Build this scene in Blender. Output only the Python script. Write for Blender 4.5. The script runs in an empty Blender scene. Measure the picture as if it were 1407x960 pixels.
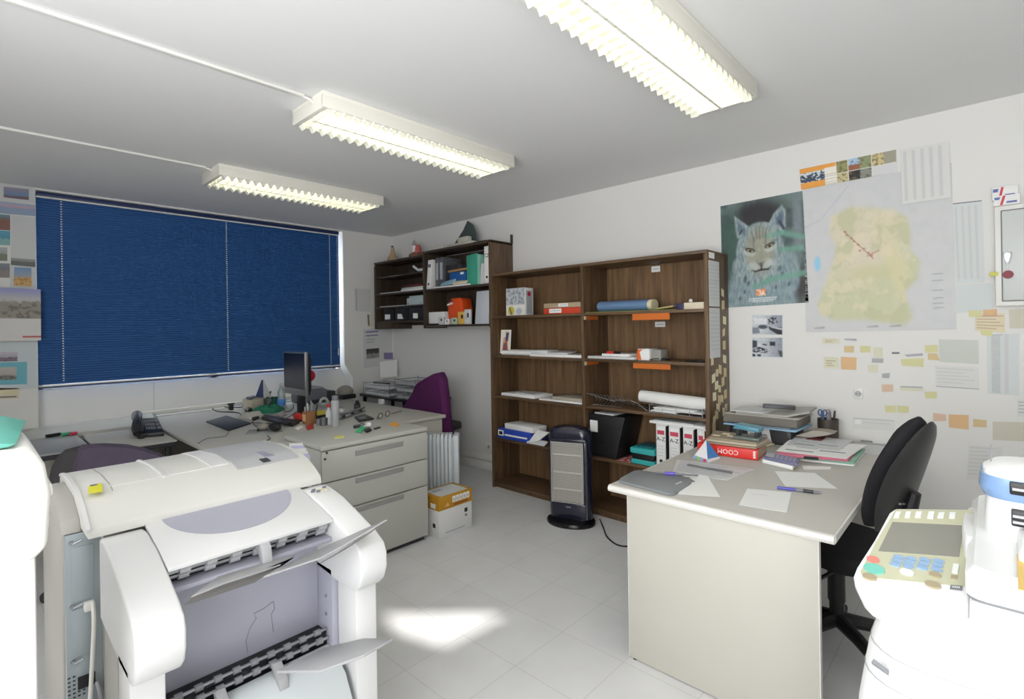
import bpy, bmesh, math, random
from mathutils import Vector, Matrix, noise
random.seed(7)
SC = bpy.context.scene
COL = SC.collection
PI = math.pi

# ---------------------------------------------------------------- materials
def lin(c):
    if isinstance(c, str):
        c = c.lstrip('#'); c = tuple(int(c[i:i+2], 16) for i in (0, 2, 4))
    c = [v / 255.0 for v in c]
    return tuple((v / 12.92 if v <= .04045 else ((v + .055) / 1.055) ** 2.4) for v in c)

MATS = {}
def mat(name, col, rough=.5, metal=0.0, var=.06, scale=6.0, bump=0.0, bscale=60.0, stretch=None, emit=0.0, spec=.5, trans=0.0, coat=0.0):
    if name in MATS: return MATS[name]
    m = bpy.data.materials.new(name); m.use_nodes = True
    nt = m.node_tree; n = nt.nodes; bs = n['Principled BSDF']
    c = lin(col)
    bs.inputs['Roughness'].default_value = rough
    bs.inputs['Metallic'].default_value = metal
    bs.inputs['Specular IOR Level'].default_value = spec
    bs.inputs['Coat Weight'].default_value = coat
    bs.inputs['Transmission Weight'].default_value = trans
    tc = n.new('ShaderNodeTexCoord')
    vec = tc.outputs['Object']
    if stretch:
        mp = n.new('ShaderNodeMapping'); mp.inputs['Scale'].default_value = stretch
        nt.links.new(vec, mp.inputs['Vector']); vec = mp.outputs['Vector']
    if var > 0:
        tx = n.new('ShaderNodeTexNoise'); tx.inputs['Scale'].default_value = scale; tx.inputs['Detail'].default_value = 4
        nt.links.new(vec, tx.inputs['Vector'])
        mx = n.new('ShaderNodeMix'); mx.data_type = 'RGBA'
        lo = tuple(v * (1 - var) for v in c); hi = tuple(min(1, v * (1 + var)) for v in c)
        mx.inputs[6].default_value = (*lo, 1); mx.inputs[7].default_value = (*hi, 1)
        nt.links.new(tx.outputs['Fac'], mx.inputs[0]); nt.links.new(mx.outputs[2], bs.inputs['Base Color'])
    else:
        bs.inputs['Base Color'].default_value = (*c, 1)
    if bump > 0:
        t2 = n.new('ShaderNodeTexNoise'); t2.inputs['Scale'].default_value = bscale; t2.inputs['Detail'].default_value = 3
        nt.links.new(vec, t2.inputs['Vector'])
        bp = n.new('ShaderNodeBump'); bp.inputs['Strength'].default_value = bump; bp.inputs['Distance'].default_value = .004
        nt.links.new(t2.outputs['Fac'], bp.inputs['Height']); nt.links.new(bp.outputs['Normal'], bs.inputs['Normal'])
    if emit > 0:
        bs.inputs['Emission Color'].default_value = (*c, 1); bs.inputs['Emission Strength'].default_value = emit
    MATS[name] = m
    return m

def wood_mat(name, dark, light, rough=.45, axis='z'):
    m = bpy.data.materials.new(name); m.use_nodes = True
    nt = m.node_tree; n = nt.nodes; bs = n['Principled BSDF']; bs.inputs['Roughness'].default_value = rough
    tc = n.new('ShaderNodeTexCoord'); mp = n.new('ShaderNodeMapping')
    mp.inputs['Scale'].default_value = {'z': (14, 14, .9), 'x': (.9, 14, 14), 'y': (14, .9, 14)}[axis]
    nt.links.new(tc.outputs['Object'], mp.inputs['Vector'])
    tx = n.new('ShaderNodeTexNoise'); tx.inputs['Scale'].default_value = 2.2; tx.inputs['Detail'].default_value = 8; tx.inputs['Roughness'].default_value = .6; tx.inputs['Distortion'].default_value = .6
    nt.links.new(mp.outputs['Vector'], tx.inputs['Vector'])
    cr = n.new('ShaderNodeValToRGB'); e = cr.color_ramp.elements
    e[0].position = .3; e[0].color = (*lin(dark), 1); e[1].position = .75; e[1].color = (*lin(light), 1)
    nt.links.new(tx.outputs['Fac'], cr.inputs['Fac']); nt.links.new(cr.outputs['Color'], bs.inputs['Base Color'])
    MATS[name] = m
    return m

def print_mat():
    m = bpy.data.materials.new('printed_picture'); m.use_nodes = True
    nt = m.node_tree; n = nt.nodes; bs = n['Principled BSDF']; bs.inputs['Roughness'].default_value = .55
    at = n.new('ShaderNodeAttribute'); at.attribute_name = 'Col'
    nt.links.new(at.outputs['Color'], bs.inputs['Base Color'])
    return m

# ---------------------------------------------------------------- mesh builder
class B:
    def __init__(s):
        s.bm = bmesh.new(); s.mats = []; s.T = Matrix.Identity(4); s.m = None
    def mi(s, m):
        m = m or s.m
        if m is None: return 0
        if m not in s.mats: s.mats.append(m)
        return s.mats.index(m)
    def _v(s, p): return s.bm.verts.new(s.T @ Vector(p))
    def face(s, pts, m=None):
        f = s.bm.faces.new([s._v(p) for p in pts]); f.material_index = s.mi(m); return f
    def mesh(s, verts, faces, m=None, bev=0, seg=2):
        k = s.mi(m); vs = [s._v(p) for p in verts]; fs = []
        for f in faces:
            try:
                g = s.bm.faces.new([vs[i] for i in f]); g.material_index = k; fs.append(g)
            except ValueError: pass
        bmesh.ops.recalc_face_normals(s.bm, faces=fs)
        if bev > 0:
            es = set(e for f in fs for e in f.edges if len(e.link_faces) == 2 and e.calc_face_angle(0) > .5)
            r = bmesh.ops.bevel(s.bm, geom=list(es), offset=bev, segments=seg, affect='EDGES', profile=.5, clamp_overlap=True)
            for g in r['faces']: g.material_index = k
        return s
    def box(s, x0, x1, y0, y1, z0, z1, m=None, bev=0, seg=2):
        if x0 > x1: x0, x1 = x1, x0
        if y0 > y1: y0, y1 = y1, y0
        if z0 > z1: z0, z1 = z1, z0
        v = [(x0,y0,z0),(x1,y0,z0),(x1,y1,z0),(x0,y1,z0),(x0,y0,z1),(x1,y0,z1),(x1,y1,z1),(x0,y1,z1)]
        return s.mesh(v, [(0,3,2,1),(4,5,6,7),(0,1,5,4),(1,2,6,5),(2,3,7,6),(3,0,4,7)], m, bev, seg)
    def cbox(s, c, d, m=None, bev=0, seg=2):
        return s.box(c[0]-d[0]/2, c[0]+d[0]/2, c[1]-d[1]/2, c[1]+d[1]/2, c[2]-d[2]/2, c[2]+d[2]/2, m, bev, seg)
    def prism(s, poly, axis, a0, a1, m=None, bev=0, seg=2):
        n = len(poly)
        def P(p, a): return {'x': (a, p[0], p[1]), 'y': (p[0], a, p[1]), 'z': (p[0], p[1], a)}[axis]
        v = [P(p, a0) for p in poly] + [P(p, a1) for p in poly]
        fs = [tuple(range(n))[::-1], tuple(range(n, 2*n))] + [(i, (i+1) % n, n+(i+1) % n, n+i) for i in range(n)]
        return s.mesh(v, fs, m, bev, seg)
    def slab(s, pts, h, m=None, bev=0, seg=2, d=None):
        d = Vector(d) if d else Vector((0, 0, 1)); n = len(pts)
        v = [Vector(p) for p in pts] + [Vector(p) + d*h for p in pts]
        fs = [tuple(range(n))[::-1], tuple(range(n, 2*n))] + [(i, (i+1) % n, n+(i+1) % n, n+i) for i in range(n)]
        return s.mesh(v, fs, m, bev, seg)
    def loft(s, rings, m=None, cap=True, closed=True, bev=0):
        n = len(rings[0]); v = [p for r in rings for p in r]; fs = []
        for k in range(len(rings)-1):
            for i in range(n if closed else n-1):
                j = (i+1) % n
                fs.append((k*n+i, k*n+j, (k+1)*n+j, (k+1)*n+i))
        if cap and closed:
            fs.append(tuple(range(n))[::-1]); o = (len(rings)-1)*n; fs.append(tuple(range(o, o+n)))
        return s.mesh(v, fs, m, bev)
    def cyl(s, p0, p1, r, r2=None, n=16, m=None, bev=0):
        p0, p1 = Vector(p0), Vector(p1); r2 = r if r2 is None else r2
        q = (p1-p0).to_track_quat('Z', 'Y')
        def ring(p, r): return [p + q @ Vector((r*math.cos(2*PI*i/n), r*math.sin(2*PI*i/n), 0)) for i in range(n)]
        return s.loft([ring(p0, r), ring(p1, r2)], m, bev=bev)
    def lathe(s, prof, c=(0,0,0), n=24, m=None, sx=1, sy=1):
        rings = [[(c[0]+r*sx*math.cos(2*PI*i/n), c[1]+r*sy*math.sin(2*PI*i/n), c[2]+z) for i in range(n)] for r, z in prof]
        return s.loft(rings, m)
    def tube(s, pts, r, n=8, m=None, closed=False):
        pts = [Vector(p) for p in pts]; rings = []; up = None; L = len(pts)
        for i, p in enumerate(pts):
            a = pts[i-1] if (i > 0 or closed) else p
            b = pts[(i+1) % L] if (i < L-1 or closed) else p
            t = (b-a)
            if t.length < 1e-9: t = Vector((0, 0, 1))
            t.normalize()
            if up is None:
                up = Vector((0, 0, 1)) if abs(t.z) < .9 else Vector((1, 0, 0))
            x = up.cross(t)
            if x.length < 1e-6: x = Vector((1, 0, 0)).cross(t)
            x.normalize(); up = t.cross(x).normalized()
            rr = r[i] if isinstance(r, (list, tuple)) else r
            rings.append([p + x*rr*math.cos(2*PI*k/n) + up*rr*math.sin(2*PI*k/n) for k in range(n)])
        if closed: rings.append(rings[0])
        return s.loft(rings, m, cap=not closed)
    def sphere(s, c, r, m=None, n=16, sx=1, sy=1, sz=1):
        k = max(6, n//2)
        prof = [(r*math.sin(PI*i/k), -r*sz*math.cos(PI*i/k)) for i in range(k+1)]
        prof[0] = (r*.02, -r*sz); prof[-1] = (r*.02, r*sz)
        return s.lathe(prof, c, n, m, sx, sy)
    def build(s, name, m=None, parent=None, local=False, sharp=.62):
        if m is not None and not s.mats: s.mats = [m]
        for f in s.bm.faces: f.smooth = True
        for e in s.bm.edges:
            e.smooth = len(e.link_faces) == 2 and e.calc_face_angle(0) < sharp
        me = bpy.data.meshes.new(name); s.bm.to_mesh(me); s.bm.free()
        for q in s.mats: me.materials.append(q)
        o = bpy.data.objects.new(name, me); COL.objects.link(o)
        if parent is not None:
            o.parent = parent
            if not local:
                r = parent
                while r.parent is not None: r = r.parent
                M = Matrix.Translation(r.location) @ r.rotation_euler.to_matrix().to_4x4()
                me.transform(M.inverted())
        elif not local and me.vertices:
            xs = [v.co.x for v in me.vertices]; ys = [v.co.y for v in me.vertices]; zs = [v.co.z for v in me.vertices]
            c = Vector(((min(xs)+max(xs))/2, (min(ys)+max(ys))/2, min(zs)))
            me.transform(Matrix.Translation(-c)); o.location = c
        return o

def smooth_path(pts, k=6):
    pts = [Vector(p) for p in pts]; out = []
    for i in range(len(pts)-1):
        p0 = pts[max(i-1, 0)]; p1 = pts[i]; p2 = pts[i+1]; p3 = pts[min(i+2, len(pts)-1)]
        for j in range(k):
            t = j/k
            out.append(.5*((2*p1) + (p2-p0)*t + (2*p0-5*p1+4*p2-p3)*t*t + (3*p1-p0-3*p2+p3)*t**3))
    out.append(pts[-1]); return out

def tag(o, label, cat, group=None, kind=None):
    o['label'] = label; o['category'] = cat
    if group: o['group'] = group
    if kind: o['kind'] = kind
    return o
def thing(name, label, cat, loc=(0, 0, 0), rz=0, group=None):
    o = bpy.data.objects.new(name, None); COL.objects.link(o); o.empty_display_size = .1
    o.location = loc; o.rotation_euler = (0, 0, rz)
    return tag(o, label, cat, group)
def struct(b, name, m=None, label=None):
    o = b.build(name, m); o['kind'] = 'structure'
    if label: o['label'] = label
    return o
def copy_tree(o, loc=None, rz=None, label=None, parent=None):
    c = o.copy(); COL.objects.link(c)
    if parent is not None: c.parent = parent
    if loc is not None: c.location = loc
    if rz is not None: c.rotation_euler = (0, 0, rz)
    if label: c['label'] = label
    for ch in list(o.children): copy_tree(ch, parent=c)
    return c

def text(name, body, size, o, ux, uy, m, parent, thick=.0006, align='CENTER'):
    # real lettering: o = centre, ux = reading direction, uy = up direction
    cu = bpy.data.curves.new(name, 'FONT'); cu.body = body; cu.size = size; cu.extrude = thick; cu.align_x = align; cu.align_y = 'CENTER'; cu.resolution_u = 2
    t = bpy.data.objects.new(name, cu); COL.objects.link(t)
    bpy.context.view_layer.update()
    me = bpy.data.meshes.new_from_object(t.evaluated_get(bpy.context.evaluated_depsgraph_get()))
    bpy.data.objects.remove(t); bpy.data.curves.remove(cu)
    ux = Vector(ux).normalized(); uy = Vector(uy); uy = (uy - ux*uy.dot(ux)).normalized(); uz = ux.cross(uy)
    M = Matrix((( ux.x, uy.x, uz.x, o[0]), (ux.y, uy.y, uz.y, o[1]), (ux.z, uy.z, uz.z, o[2]), (0, 0, 0, 1)))
    me.transform(M); me.materials.clear(); me.materials.append(m); me.name = name
    ob = bpy.data.objects.new(name, me); COL.objects.link(ob)
    if parent is not None:
        r = parent
        while r.parent is not None: r = r.parent
        me.transform((Matrix.Translation(r.location) @ r.rotation_euler.to_matrix().to_4x4()).inverted()); ob.parent = parent
    return ob

def quad_at(q, u, v):
    a, b, c, d = [Vector(p) for p in q]                     # tl, tr, br, bl
    t = a.lerp(b, u); w = d.lerp(c, u)
    return t.lerp(w, v)
def quad_n(q, toward):
    a, b, c, d = [Vector(p) for p in q]
    n = (b-a).cross(d-a).normalized()
    return n if n.dot(Vector(toward)) > 0 else -n
def sheet(q, toward, m, marks=(), off=.001, th=.0012, b=None, curl=0):
    # a sheet of paper with printed marks: q = tl, tr, br, bl; marks = (u0, v0, u1, v1, material)
    b = b or B(); n = quad_n(q, toward)
    N = 6 if curl else 1
    rows = []
    for k in range(N+1):
        u = k/N; lift = curl*(2*u-1)**2
        rows.append([quad_at(q, u, 0)+n*(off+lift), quad_at(q, u, 1)+n*(off+lift), quad_at(q, u, 1)+n*(off+th+lift), quad_at(q, u, 0)+n*(off+th+lift)])
    b.loft(rows, m)
    for k, (u0, v0, u1, v1, mm) in enumerate(marks):
        o = n*(off+th+.0005+.0002*(k % 5))
        ln = lambda u: o + n*(curl*(2*u-1)**2)
        b.face([quad_at(q, u0, v0)+ln(u0), quad_at(q, u1, v0)+ln(u1), quad_at(q, u1, v1)+ln(u1), quad_at(q, u0, v1)+ln(u0)], mm)
    return b
def painted(name, q, toward, nx, ny, fn, off=.001, parent=None, back=None, lift=None):
    # a printed picture: a fine grid whose vertices carry the ink colour
    n = quad_n(q, toward); me = bpy.data.meshes.new(name); vs = []; cs = []
    for j in range(ny+1):
        for i in range(nx+1):
            u, v = i/nx, j/ny
            vs.append(quad_at(q, u, v)+n*(off+.0012+(lift(u, v) if lift else 0))); cs.append(fn(u, v))
    fs = [(j*(nx+1)+i, j*(nx+1)+i+1, (j+1)*(nx+1)+i+1, (j+1)*(nx+1)+i) for j in range(ny) for i in range(nx)]
    k = len(vs)
    for u, v in ((0, 0), (1, 0), (1, 1), (0, 1)):
        vs.append(quad_at(q, u, v)+n*off); cs.append(lin((200, 200, 200)))
    # rim and back so that the sheet has thickness
    c = [0, nx, ny*(nx+1)+nx, ny*(nx+1)]
    fs += [(k+3, k+2, k+1, k)]
    top = list(range(0, nx+1)); rgt = [j*(nx+1)+nx for j in range(ny+1)]; bot = [ny*(nx+1)+i for i in range(nx, -1, -1)]; lef = [j*(nx+1) for j in range(ny, -1, -1)]
    for run, a, b_ in ((top, k, k+1), (rgt, k+1, k+2), (bot, k+2, k+3), (lef, k+3, k)):
        fs.append(tuple(run[::-1] + [a, b_]))
    me.from_pydata([tuple(v) for v in vs], [], fs); me.update()
    at = me.color_attributes.new('Col', 'FLOAT_COLOR', 'POINT')
    for i, c3 in enumerate(cs): at.data[i].color = (*c3, 1)
    me.materials.append(PRINT)
    o = bpy.data.objects.new(name, me); COL.objects.link(o)
    bm = bmesh.new(); bm.from_mesh(me); bmesh.ops.recalc_face_normals(bm, faces=bm.faces); bm.to_mesh(me); bm.free()
    if parent is not None:
        r = parent; me.transform(Matrix.Translation(-Vector(r.location))); o.parent = parent
    else:
        x = sum((Vector(p) for p in q), Vector())/4; x.z = min(p[2] for p in q)
        me.transform(Matrix.Translation(-x)); o.location = x
    return o
PRINT = print_mat()
def mixc(a, b, t):
    t = max(0., min(1., t)); return tuple(x+(y-x)*t for x, y in zip(a, b))
def sm(e0, e1, x):
    if e0 == e1: return 1. if x > e0 else 0.
    t = max(0., min(1., (x-e0)/(e1-e0))); return t*t*(3-2*t)
def fbm(u, v, s, seed=0): return noise.fractal((u*s+seed*7.3, v*s-seed*3.1, seed*1.7), 1.0, 2.0, 4)
def ell(u, v, cx, cy, rx, ry, soft=.15, ang=0):
    c, s_ = math.cos(ang), math.sin(ang); x, y = u-cx, v-cy
    x, y = (x*c+y*s_)/rx, (-x*s_+y*c)/ry
    return 1-sm(1-soft, 1+soft, math.hypot(x, y))
def poly(u, v, pts, soft=.02):
    # soft polygon mask (convex or not): signed distance
    d = 1e9; ins = False; n = len(pts)
    for i in range(n):
        x0, y0 = pts[i]; x1, y1 = pts[(i+1) % n]
        ex, ey = x1-x0, y1-y0; t = max(0, min(1, ((u-x0)*ex+(v-y0)*ey)/(ex*ex+ey*ey+1e-12)))
        d = min(d, math.hypot(u-x0-ex*t, v-y0-ey*t))
        if (y0 > v) != (y1 > v) and u < (x1-x0)*(v-y0)/(y1-y0)+x0: ins = not ins
    return sm(-soft, soft, d if ins else -d)
def seg(u, v, x0, y0, x1, y1, w, soft=.008):
    ex, ey = x1-x0, y1-y0; t = max(0, min(1, ((u-x0)*ex+(v-y0)*ey)/(ex*ex+ey*ey+1e-12)))
    return 1-sm(w, w+soft, math.hypot(u-x0-ex*t, v-y0-ey*t))

# ---------------------------------------------------------------- the room
YN, XW, YS, XE, HC = 3.774, -5.6, -1.1, 1.15, 2.675
WALL = mat('wall_white_paint', (226, 225, 222), .75, var=.02, scale=1.5, bump=.05, bscale=120)
CEIL = mat('ceiling_white_paint', (226, 226, 226), .85, var=.02, scale=1.2)
WHITE = mat('white_lacquer', (232, 231, 226), .4, var=.02)
IVORY = mat('ivory_plastic', (226, 221, 205), .45, var=.03)
BLACK = mat('black_plastic', (22, 22, 25), .4, var=.1)
DARK = mat('dark_grey_plastic', (52, 52, 56), .45, var=.08)
GREY = mat('mid_grey_plastic', (128, 130, 134), .5, var=.05)
LGREY = mat('light_grey_plastic', (176, 177, 180), .45, var=.04)
CHROME = mat('chrome', (200, 200, 205), .25, metal=1, var=.03)
STEEL = mat('brushed_steel', (165, 168, 172), .35, metal=.9, var=.05)
PAPER = mat('white_paper', (236, 236, 234), .8, var=.015)
PAPER2 = mat('grey_paper', (206, 208, 208), .8, var=.03)
CREAM = mat('cream_paper', (222, 212, 180), .8, var=.04)
INK = mat('printed_grey_ink', (120, 122, 128), .8, var=.05)
PALEINK = mat('pale_grey_ink', (176, 180, 184), .8, var=.05)
DARKINK = mat('black_ink', (40, 40, 44), .7, var=.1)
RED = mat('red_card', (222, 48, 40), .45, var=.06)
ORANGE = mat('orange_card', (226, 108, 42), .55, var=.06)
BLUE = mat('blue_card', (38, 96, 176), .5, var=.06)

def floor_mat():
    m = bpy.data.materials.new('pale_vinyl_tiles'); m.use_nodes = True
    nt = m.node_tree; n = nt.nodes; bs = n['Principled BSDF']; bs.inputs['Roughness'].default_value = .38
    tc = n.new('ShaderNodeTexCoord'); mp = n.new('ShaderNodeMapping'); mp.inputs['Location'].default_value = (1.56, -1.66, 0)
    nt.links.new(tc.outputs['Object'], mp.inputs['Vector'])
    br = n.new('ShaderNodeTexBrick'); br.offset = 0; br.squash = 1
    br.inputs['Scale'].default_value = 1; br.inputs['Brick Width'].default_value = .342; br.inputs['Row Height'].default_value = .342
    br.inputs['Mortar Size'].default_value = .0016; br.inputs['Mortar Smooth'].default_value = .3
    br.inputs['Color1'].default_value = (*lin((214, 215, 219)), 1); br.inputs['Color2'].default_value = (*lin((217, 218, 221)), 1); br.inputs['Mortar'].default_value = (*lin((192, 192, 194)), 1)
    nt.links.new(mp.outputs['Vector'], br.inputs['Vector'])
    tx = n.new('ShaderNodeTexNoise'); tx.inputs['Scale'].default_value = 5; tx.inputs['Detail'].default_value = 6
    nt.links.new(tc.outputs['Object'], tx.inputs['Vector'])
    mx = n.new('ShaderNodeMix'); mx.data_type = 'RGBA'; mx.blend_type = 'MULTIPLY'; mx.inputs[0].default_value = .16
    nt.links.new(br.outputs['Color'], mx.inputs[6]); nt.links.new(tx.outputs['Color'], mx.inputs[7])
    hs = n.new('ShaderNodeHueSaturation'); hs.inputs['Saturation'].default_value = .05; hs.inputs['Value'].default_value = 1.12
    nt.links.new(mx.outputs[2], hs.inputs['Color']); nt.links.new(hs.outputs['Color'], bs.inputs['Base Color'])
    return m
b = B(); b.box(XW-.3, XE+.2, YS-.2, YN+.2, -.12, 0); o = struct(b, 'floor', floor_mat())
o.data.transform(Matrix.Translation(o.location)); o.location = (0, 0, 0)
b = B(); b.box(XW-.3, XE+.2, YS-.2, YN+.2, HC, HC+.12); struct(b, 'ceiling', CEIL)
b = B(); b.box(XW-.3, XE+.2, YN, YN+.15, 0, HC); struct(b, 'wall_north', WALL)
# west wall: window recess from desk height to the ceiling, splayed at its lower right corner
b = B()
b.box(XW-.3, XW, YS, .42, 0, HC); b.box(XW-.3, XW, .42, 3.195, 0, .735); b.box(XW-.3, XW, .42, 3.095, 2.66, HC)
b.prism([(3.095, HC), (YN, HC), (YN, 0), (3.195, 0), (3.195, .93), (3.095, 1.09)], 'x', XW-.3, XW)
struct(b, 'wall_west', WALL)
b = B(); b.box(XW-.3, XW-.17, .42, 3.195, .735, 1.03, WHITE); b.box(XW-.171, XW-.169, 1.232, 1.236, .74, 1.03, LGREY)
struct(b, 'trim_1')
b = B()
for y0, y1 in ((.42, .47), (1.73, 1.79), (3.05, 3.095)): b.box(XW-.27, XW-.21, y0, y1, 1.03, 2.66, WHITE, .004)
for z0, z1 in ((1.03, 1.08), (2.6, 2.66)): b.box(XW-.27, XW-.21, .42, 3.095, z0, z1, WHITE, .004)
GLASS = mat('window_glass', (245, 250, 252), .02, var=0, trans=1.0)
b.box(XW-.243, XW-.237, .47, 3.05, 1.08, 2.6, GLASS)
struct(b, 'window_1')
# south wall with window added for fill light; east hole shaped for sun patch
b = B(); wx0, wx1, wz0, wz1 = -1.75, .95, .85, 2.45
b.box(XW-.3, wx0, YS-.15, YS, 0, HC); b.box(wx1, XE+.2, YS-.15, YS, 0, HC); b.box(wx0, wx1, YS-.15, YS, 0, wz0); b.box(wx0, wx1, YS-.15, YS, wz1, HC)
struct(b, 'wall_south', WALL)
b = B()
for x in (wx0, -.42, wx1-.05): b.box(x, x+.05, YS-.13, YS-.08, wz0, wz1, WHITE)
for z in (wz0, wz1-.05): b.box(wx0, wx1, YS-.13, YS-.08, z, z+.05, WHITE)
struct(b, 'window_2_added')  # unseen frame, added around the fill light opening
b = B(); hole = [(.40, 2.42), (.42, 2.29), (.58, 2.11), (1.02, 2.08)]
b.box(XE, XE+.03, YS, .40, 0, HC); b.box(XE, XE+.03, 1.02, YN, 0, HC); b.box(XE, XE+.03, .4, 1.02, 2.45, HC)
b.prism([(.4, 2.42), (1.02, 2.08), (1.02, 2.45), (.4, 2.45)], 'x', XE, XE+.03)
b.prism([(.4, 0), (1.02, 0), (1.02, 2.08), (.58, 2.11), (.42, 2.29), (.4, 2.42)], 'x', XE, XE+.03)
struct(b, 'wall_east', WALL)
b = B(); b.box(-5.59, -3.44, YN-.012, YN, 0, .085, WHITE, .003); b.box(XE, -1.39, YN-.012, YN, 0, .085, WHITE, .003); struct(b, 'baseboard_north')
b = B(); b.box(-5.59, -3.5, YN-.03, YN, .112, .172, WHITE, .004); struct(b, 'trim_2')
b = B(); b.box(XW, XW+.035, 1.05, 2.6, .752, .79, WHITE, .004); struct(b, 'trim_3')

# ---------------------------------------------------------------- camera
cam = bpy.data.cameras.new('camera'); co = bpy.data.objects.new('camera', cam); COL.objects.link(co)
yaw, roll = .7508, -.01495
f = Vector((-math.sin(yaw), math.cos(yaw), 0)); r = Vector((math.cos(yaw), math.sin(yaw), 0)); u = Vector((0, 0, 1))
r2 = r*math.cos(roll)+u*math.sin(roll); u2 = -r*math.sin(roll)+u*math.cos(roll)
co.matrix_world = Matrix(((r2.x, u2.x, -f.x, 0), (r2.y, u2.y, -f.y, 0), (r2.z, u2.z, -f.z, 1.5), (0, 0, 0, 1)))
cam.sensor_width = 36; cam.lens = 707.0/1407*36; cam.shift_y = -(480-449.25)/1407; cam.clip_start = .02
SC.camera = co

# ---------------------------------------------------------------- daylight and added fill lights
W = bpy.data.worlds.new('sky'); SC.world = W; W.use_nodes = True
bg = W.node_tree.nodes['Background']; bg.inputs['Color'].default_value = (.86, .93, 1, 1); bg.inputs['Strength'].default_value = 1.2
L = bpy.data.lights.new('south_fill_light', 'AREA'); L.shape = 'RECTANGLE'; L.size = 2.6; L.size_y = 1.5; L.energy = 58; L.color = (1, .995, .99)  # added area fill behind the camera, for flash-like frontal light
lo = bpy.data.objects.new('south_fill_light', L); COL.objects.link(lo); lo.location = (-.4, YS-.05, 1.65); lo.rotation_euler = (PI/2+.3, 0, .25)
L = bpy.data.lights.new('ceiling_fill_light', 'AREA'); L.shape = 'RECTANGLE'; L.size = 2.5; L.size_y = .5; L.energy = 26; L.color = (1, .995, .99)  # added upward fill, brightens the ceiling like bounced flash
lo = bpy.data.objects.new('ceiling_fill_light', L); COL.objects.link(lo); lo.location = (-.4, YS-.02, 1.15); lo.rotation_euler = (PI/2+1.05, 0, .25)
L = bpy.data.lights.new('daylight_behind_blind', 'AREA'); L.shape = 'RECTANGLE'; L.size = 2.6; L.size_y = 1.5; L.energy = 90; L.color = (.93, .97, 1)
lo = bpy.data.objects.new('daylight_behind_blind', L); COL.objects.link(lo); lo.location = (XW-.6, 1.75, 1.85); lo.rotation_euler = (PI/2, 0, -PI/2)
L = bpy.data.lights.new('sun', 'SUN'); L.energy = 7; L.angle = math.radians(1.6); L.color = (1, .97, .92)
lo = bpy.data.objects.new('sun', L); COL.objects.link(lo)
lo.rotation_euler = Vector((-.8, .25, -.55)).to_track_quat('-Z', 'Y').to_euler()
SC.view_settings.view_transform = 'Standard'; SC.view_settings.look = 'None'; SC.view_settings.gamma = 1; SC.view_settings.exposure = .37
SC.view_settings.use_curve_mapping = False
SC.cycles.use_denoising = True; SC.cycles.max_bounces = 8; SC.cycles.diffuse_bounces = 5

# ---------------------------------------------------------------- window blind
BLIND = mat('blue_blind_slats', (40, 88, 148), .5, var=.05, scale=1.5)
NAVY = mat('navy_rail', (30, 48, 92), .4, var=.05)
t = thing('window_blind', 'wide closed blue slatted blind over the window', 'blind', (XW-.03, 1.74, 1.05))
xb = XW-.045; y0, y1 = .425, 3.058; zt, zb0, zb1 = 2.61, 1.085, 1.1
b = B(); NS = 74
for k in range(NS):
    z = zb0+.015+(zt-zb0-.02)*k/(NS-1)
    pr = [(-.004, -.0125), (.0015, -.006), (.0035, 0), (.0015, .006), (-.004, .0125)]
    rings = [[(xb+dx, y, z+dz) for dx, dz in pr]+[(xb+dx-.0008, y, z+dz) for dx, dz in pr[::-1]] for y in (y0, y1)]
    b.loft(rings, BLIND)
b.build('slats', None, t)
b = B(); b.box(xb-.02, xb+.02, y0, y1, zt+.006, zt+.045, NAVY, .003); b.box(xb+.019, xb+.022, y0, y1, zt-.004, zt+.008, WHITE); b.build('head_rail', None, t)
b = B(); b.box(xb-.014, xb+.012, y0, y1, 1.058, 1.07, NAVY, .003); b.box(xb-.012, xb+.013, y0, y1, 1.071, 1.083, WHITE, .002); b.build('bottom_rail', None, t)
CORD_AND_DOTS = mat('white_cord_and_light_dots', (225, 230, 238), .7, var=.02)
for y in (.58, 1.84, 2.945):
    b = B()
    for k in range(NS):
        z = zb0+.015+(zt-zb0-.02)*k/(NS-1); b.box(xb+.003, xb+.007, y-.005, y+.005, z+.007, z+.0155, CORD_AND_DOTS)  # white boxes stand in for daylight showing through the slat holes
    b.box(xb+.002, xb+.0035, y-.0006, y+.0006, zb0, zt, NAVY); b.build('ladder_cord_light_dots', None, t)
b = B(); b.box(xb+.006, xb+.014, 3.03, 3.04, 1.2, 1.28, WHITE, .002); b.tube([(xb+.01, 3.035, 2.6), (xb+.01, 3.035, 1.24)], .0015, 6, CORD_AND_DOTS); b.build('pull_cord', None, t)

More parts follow.
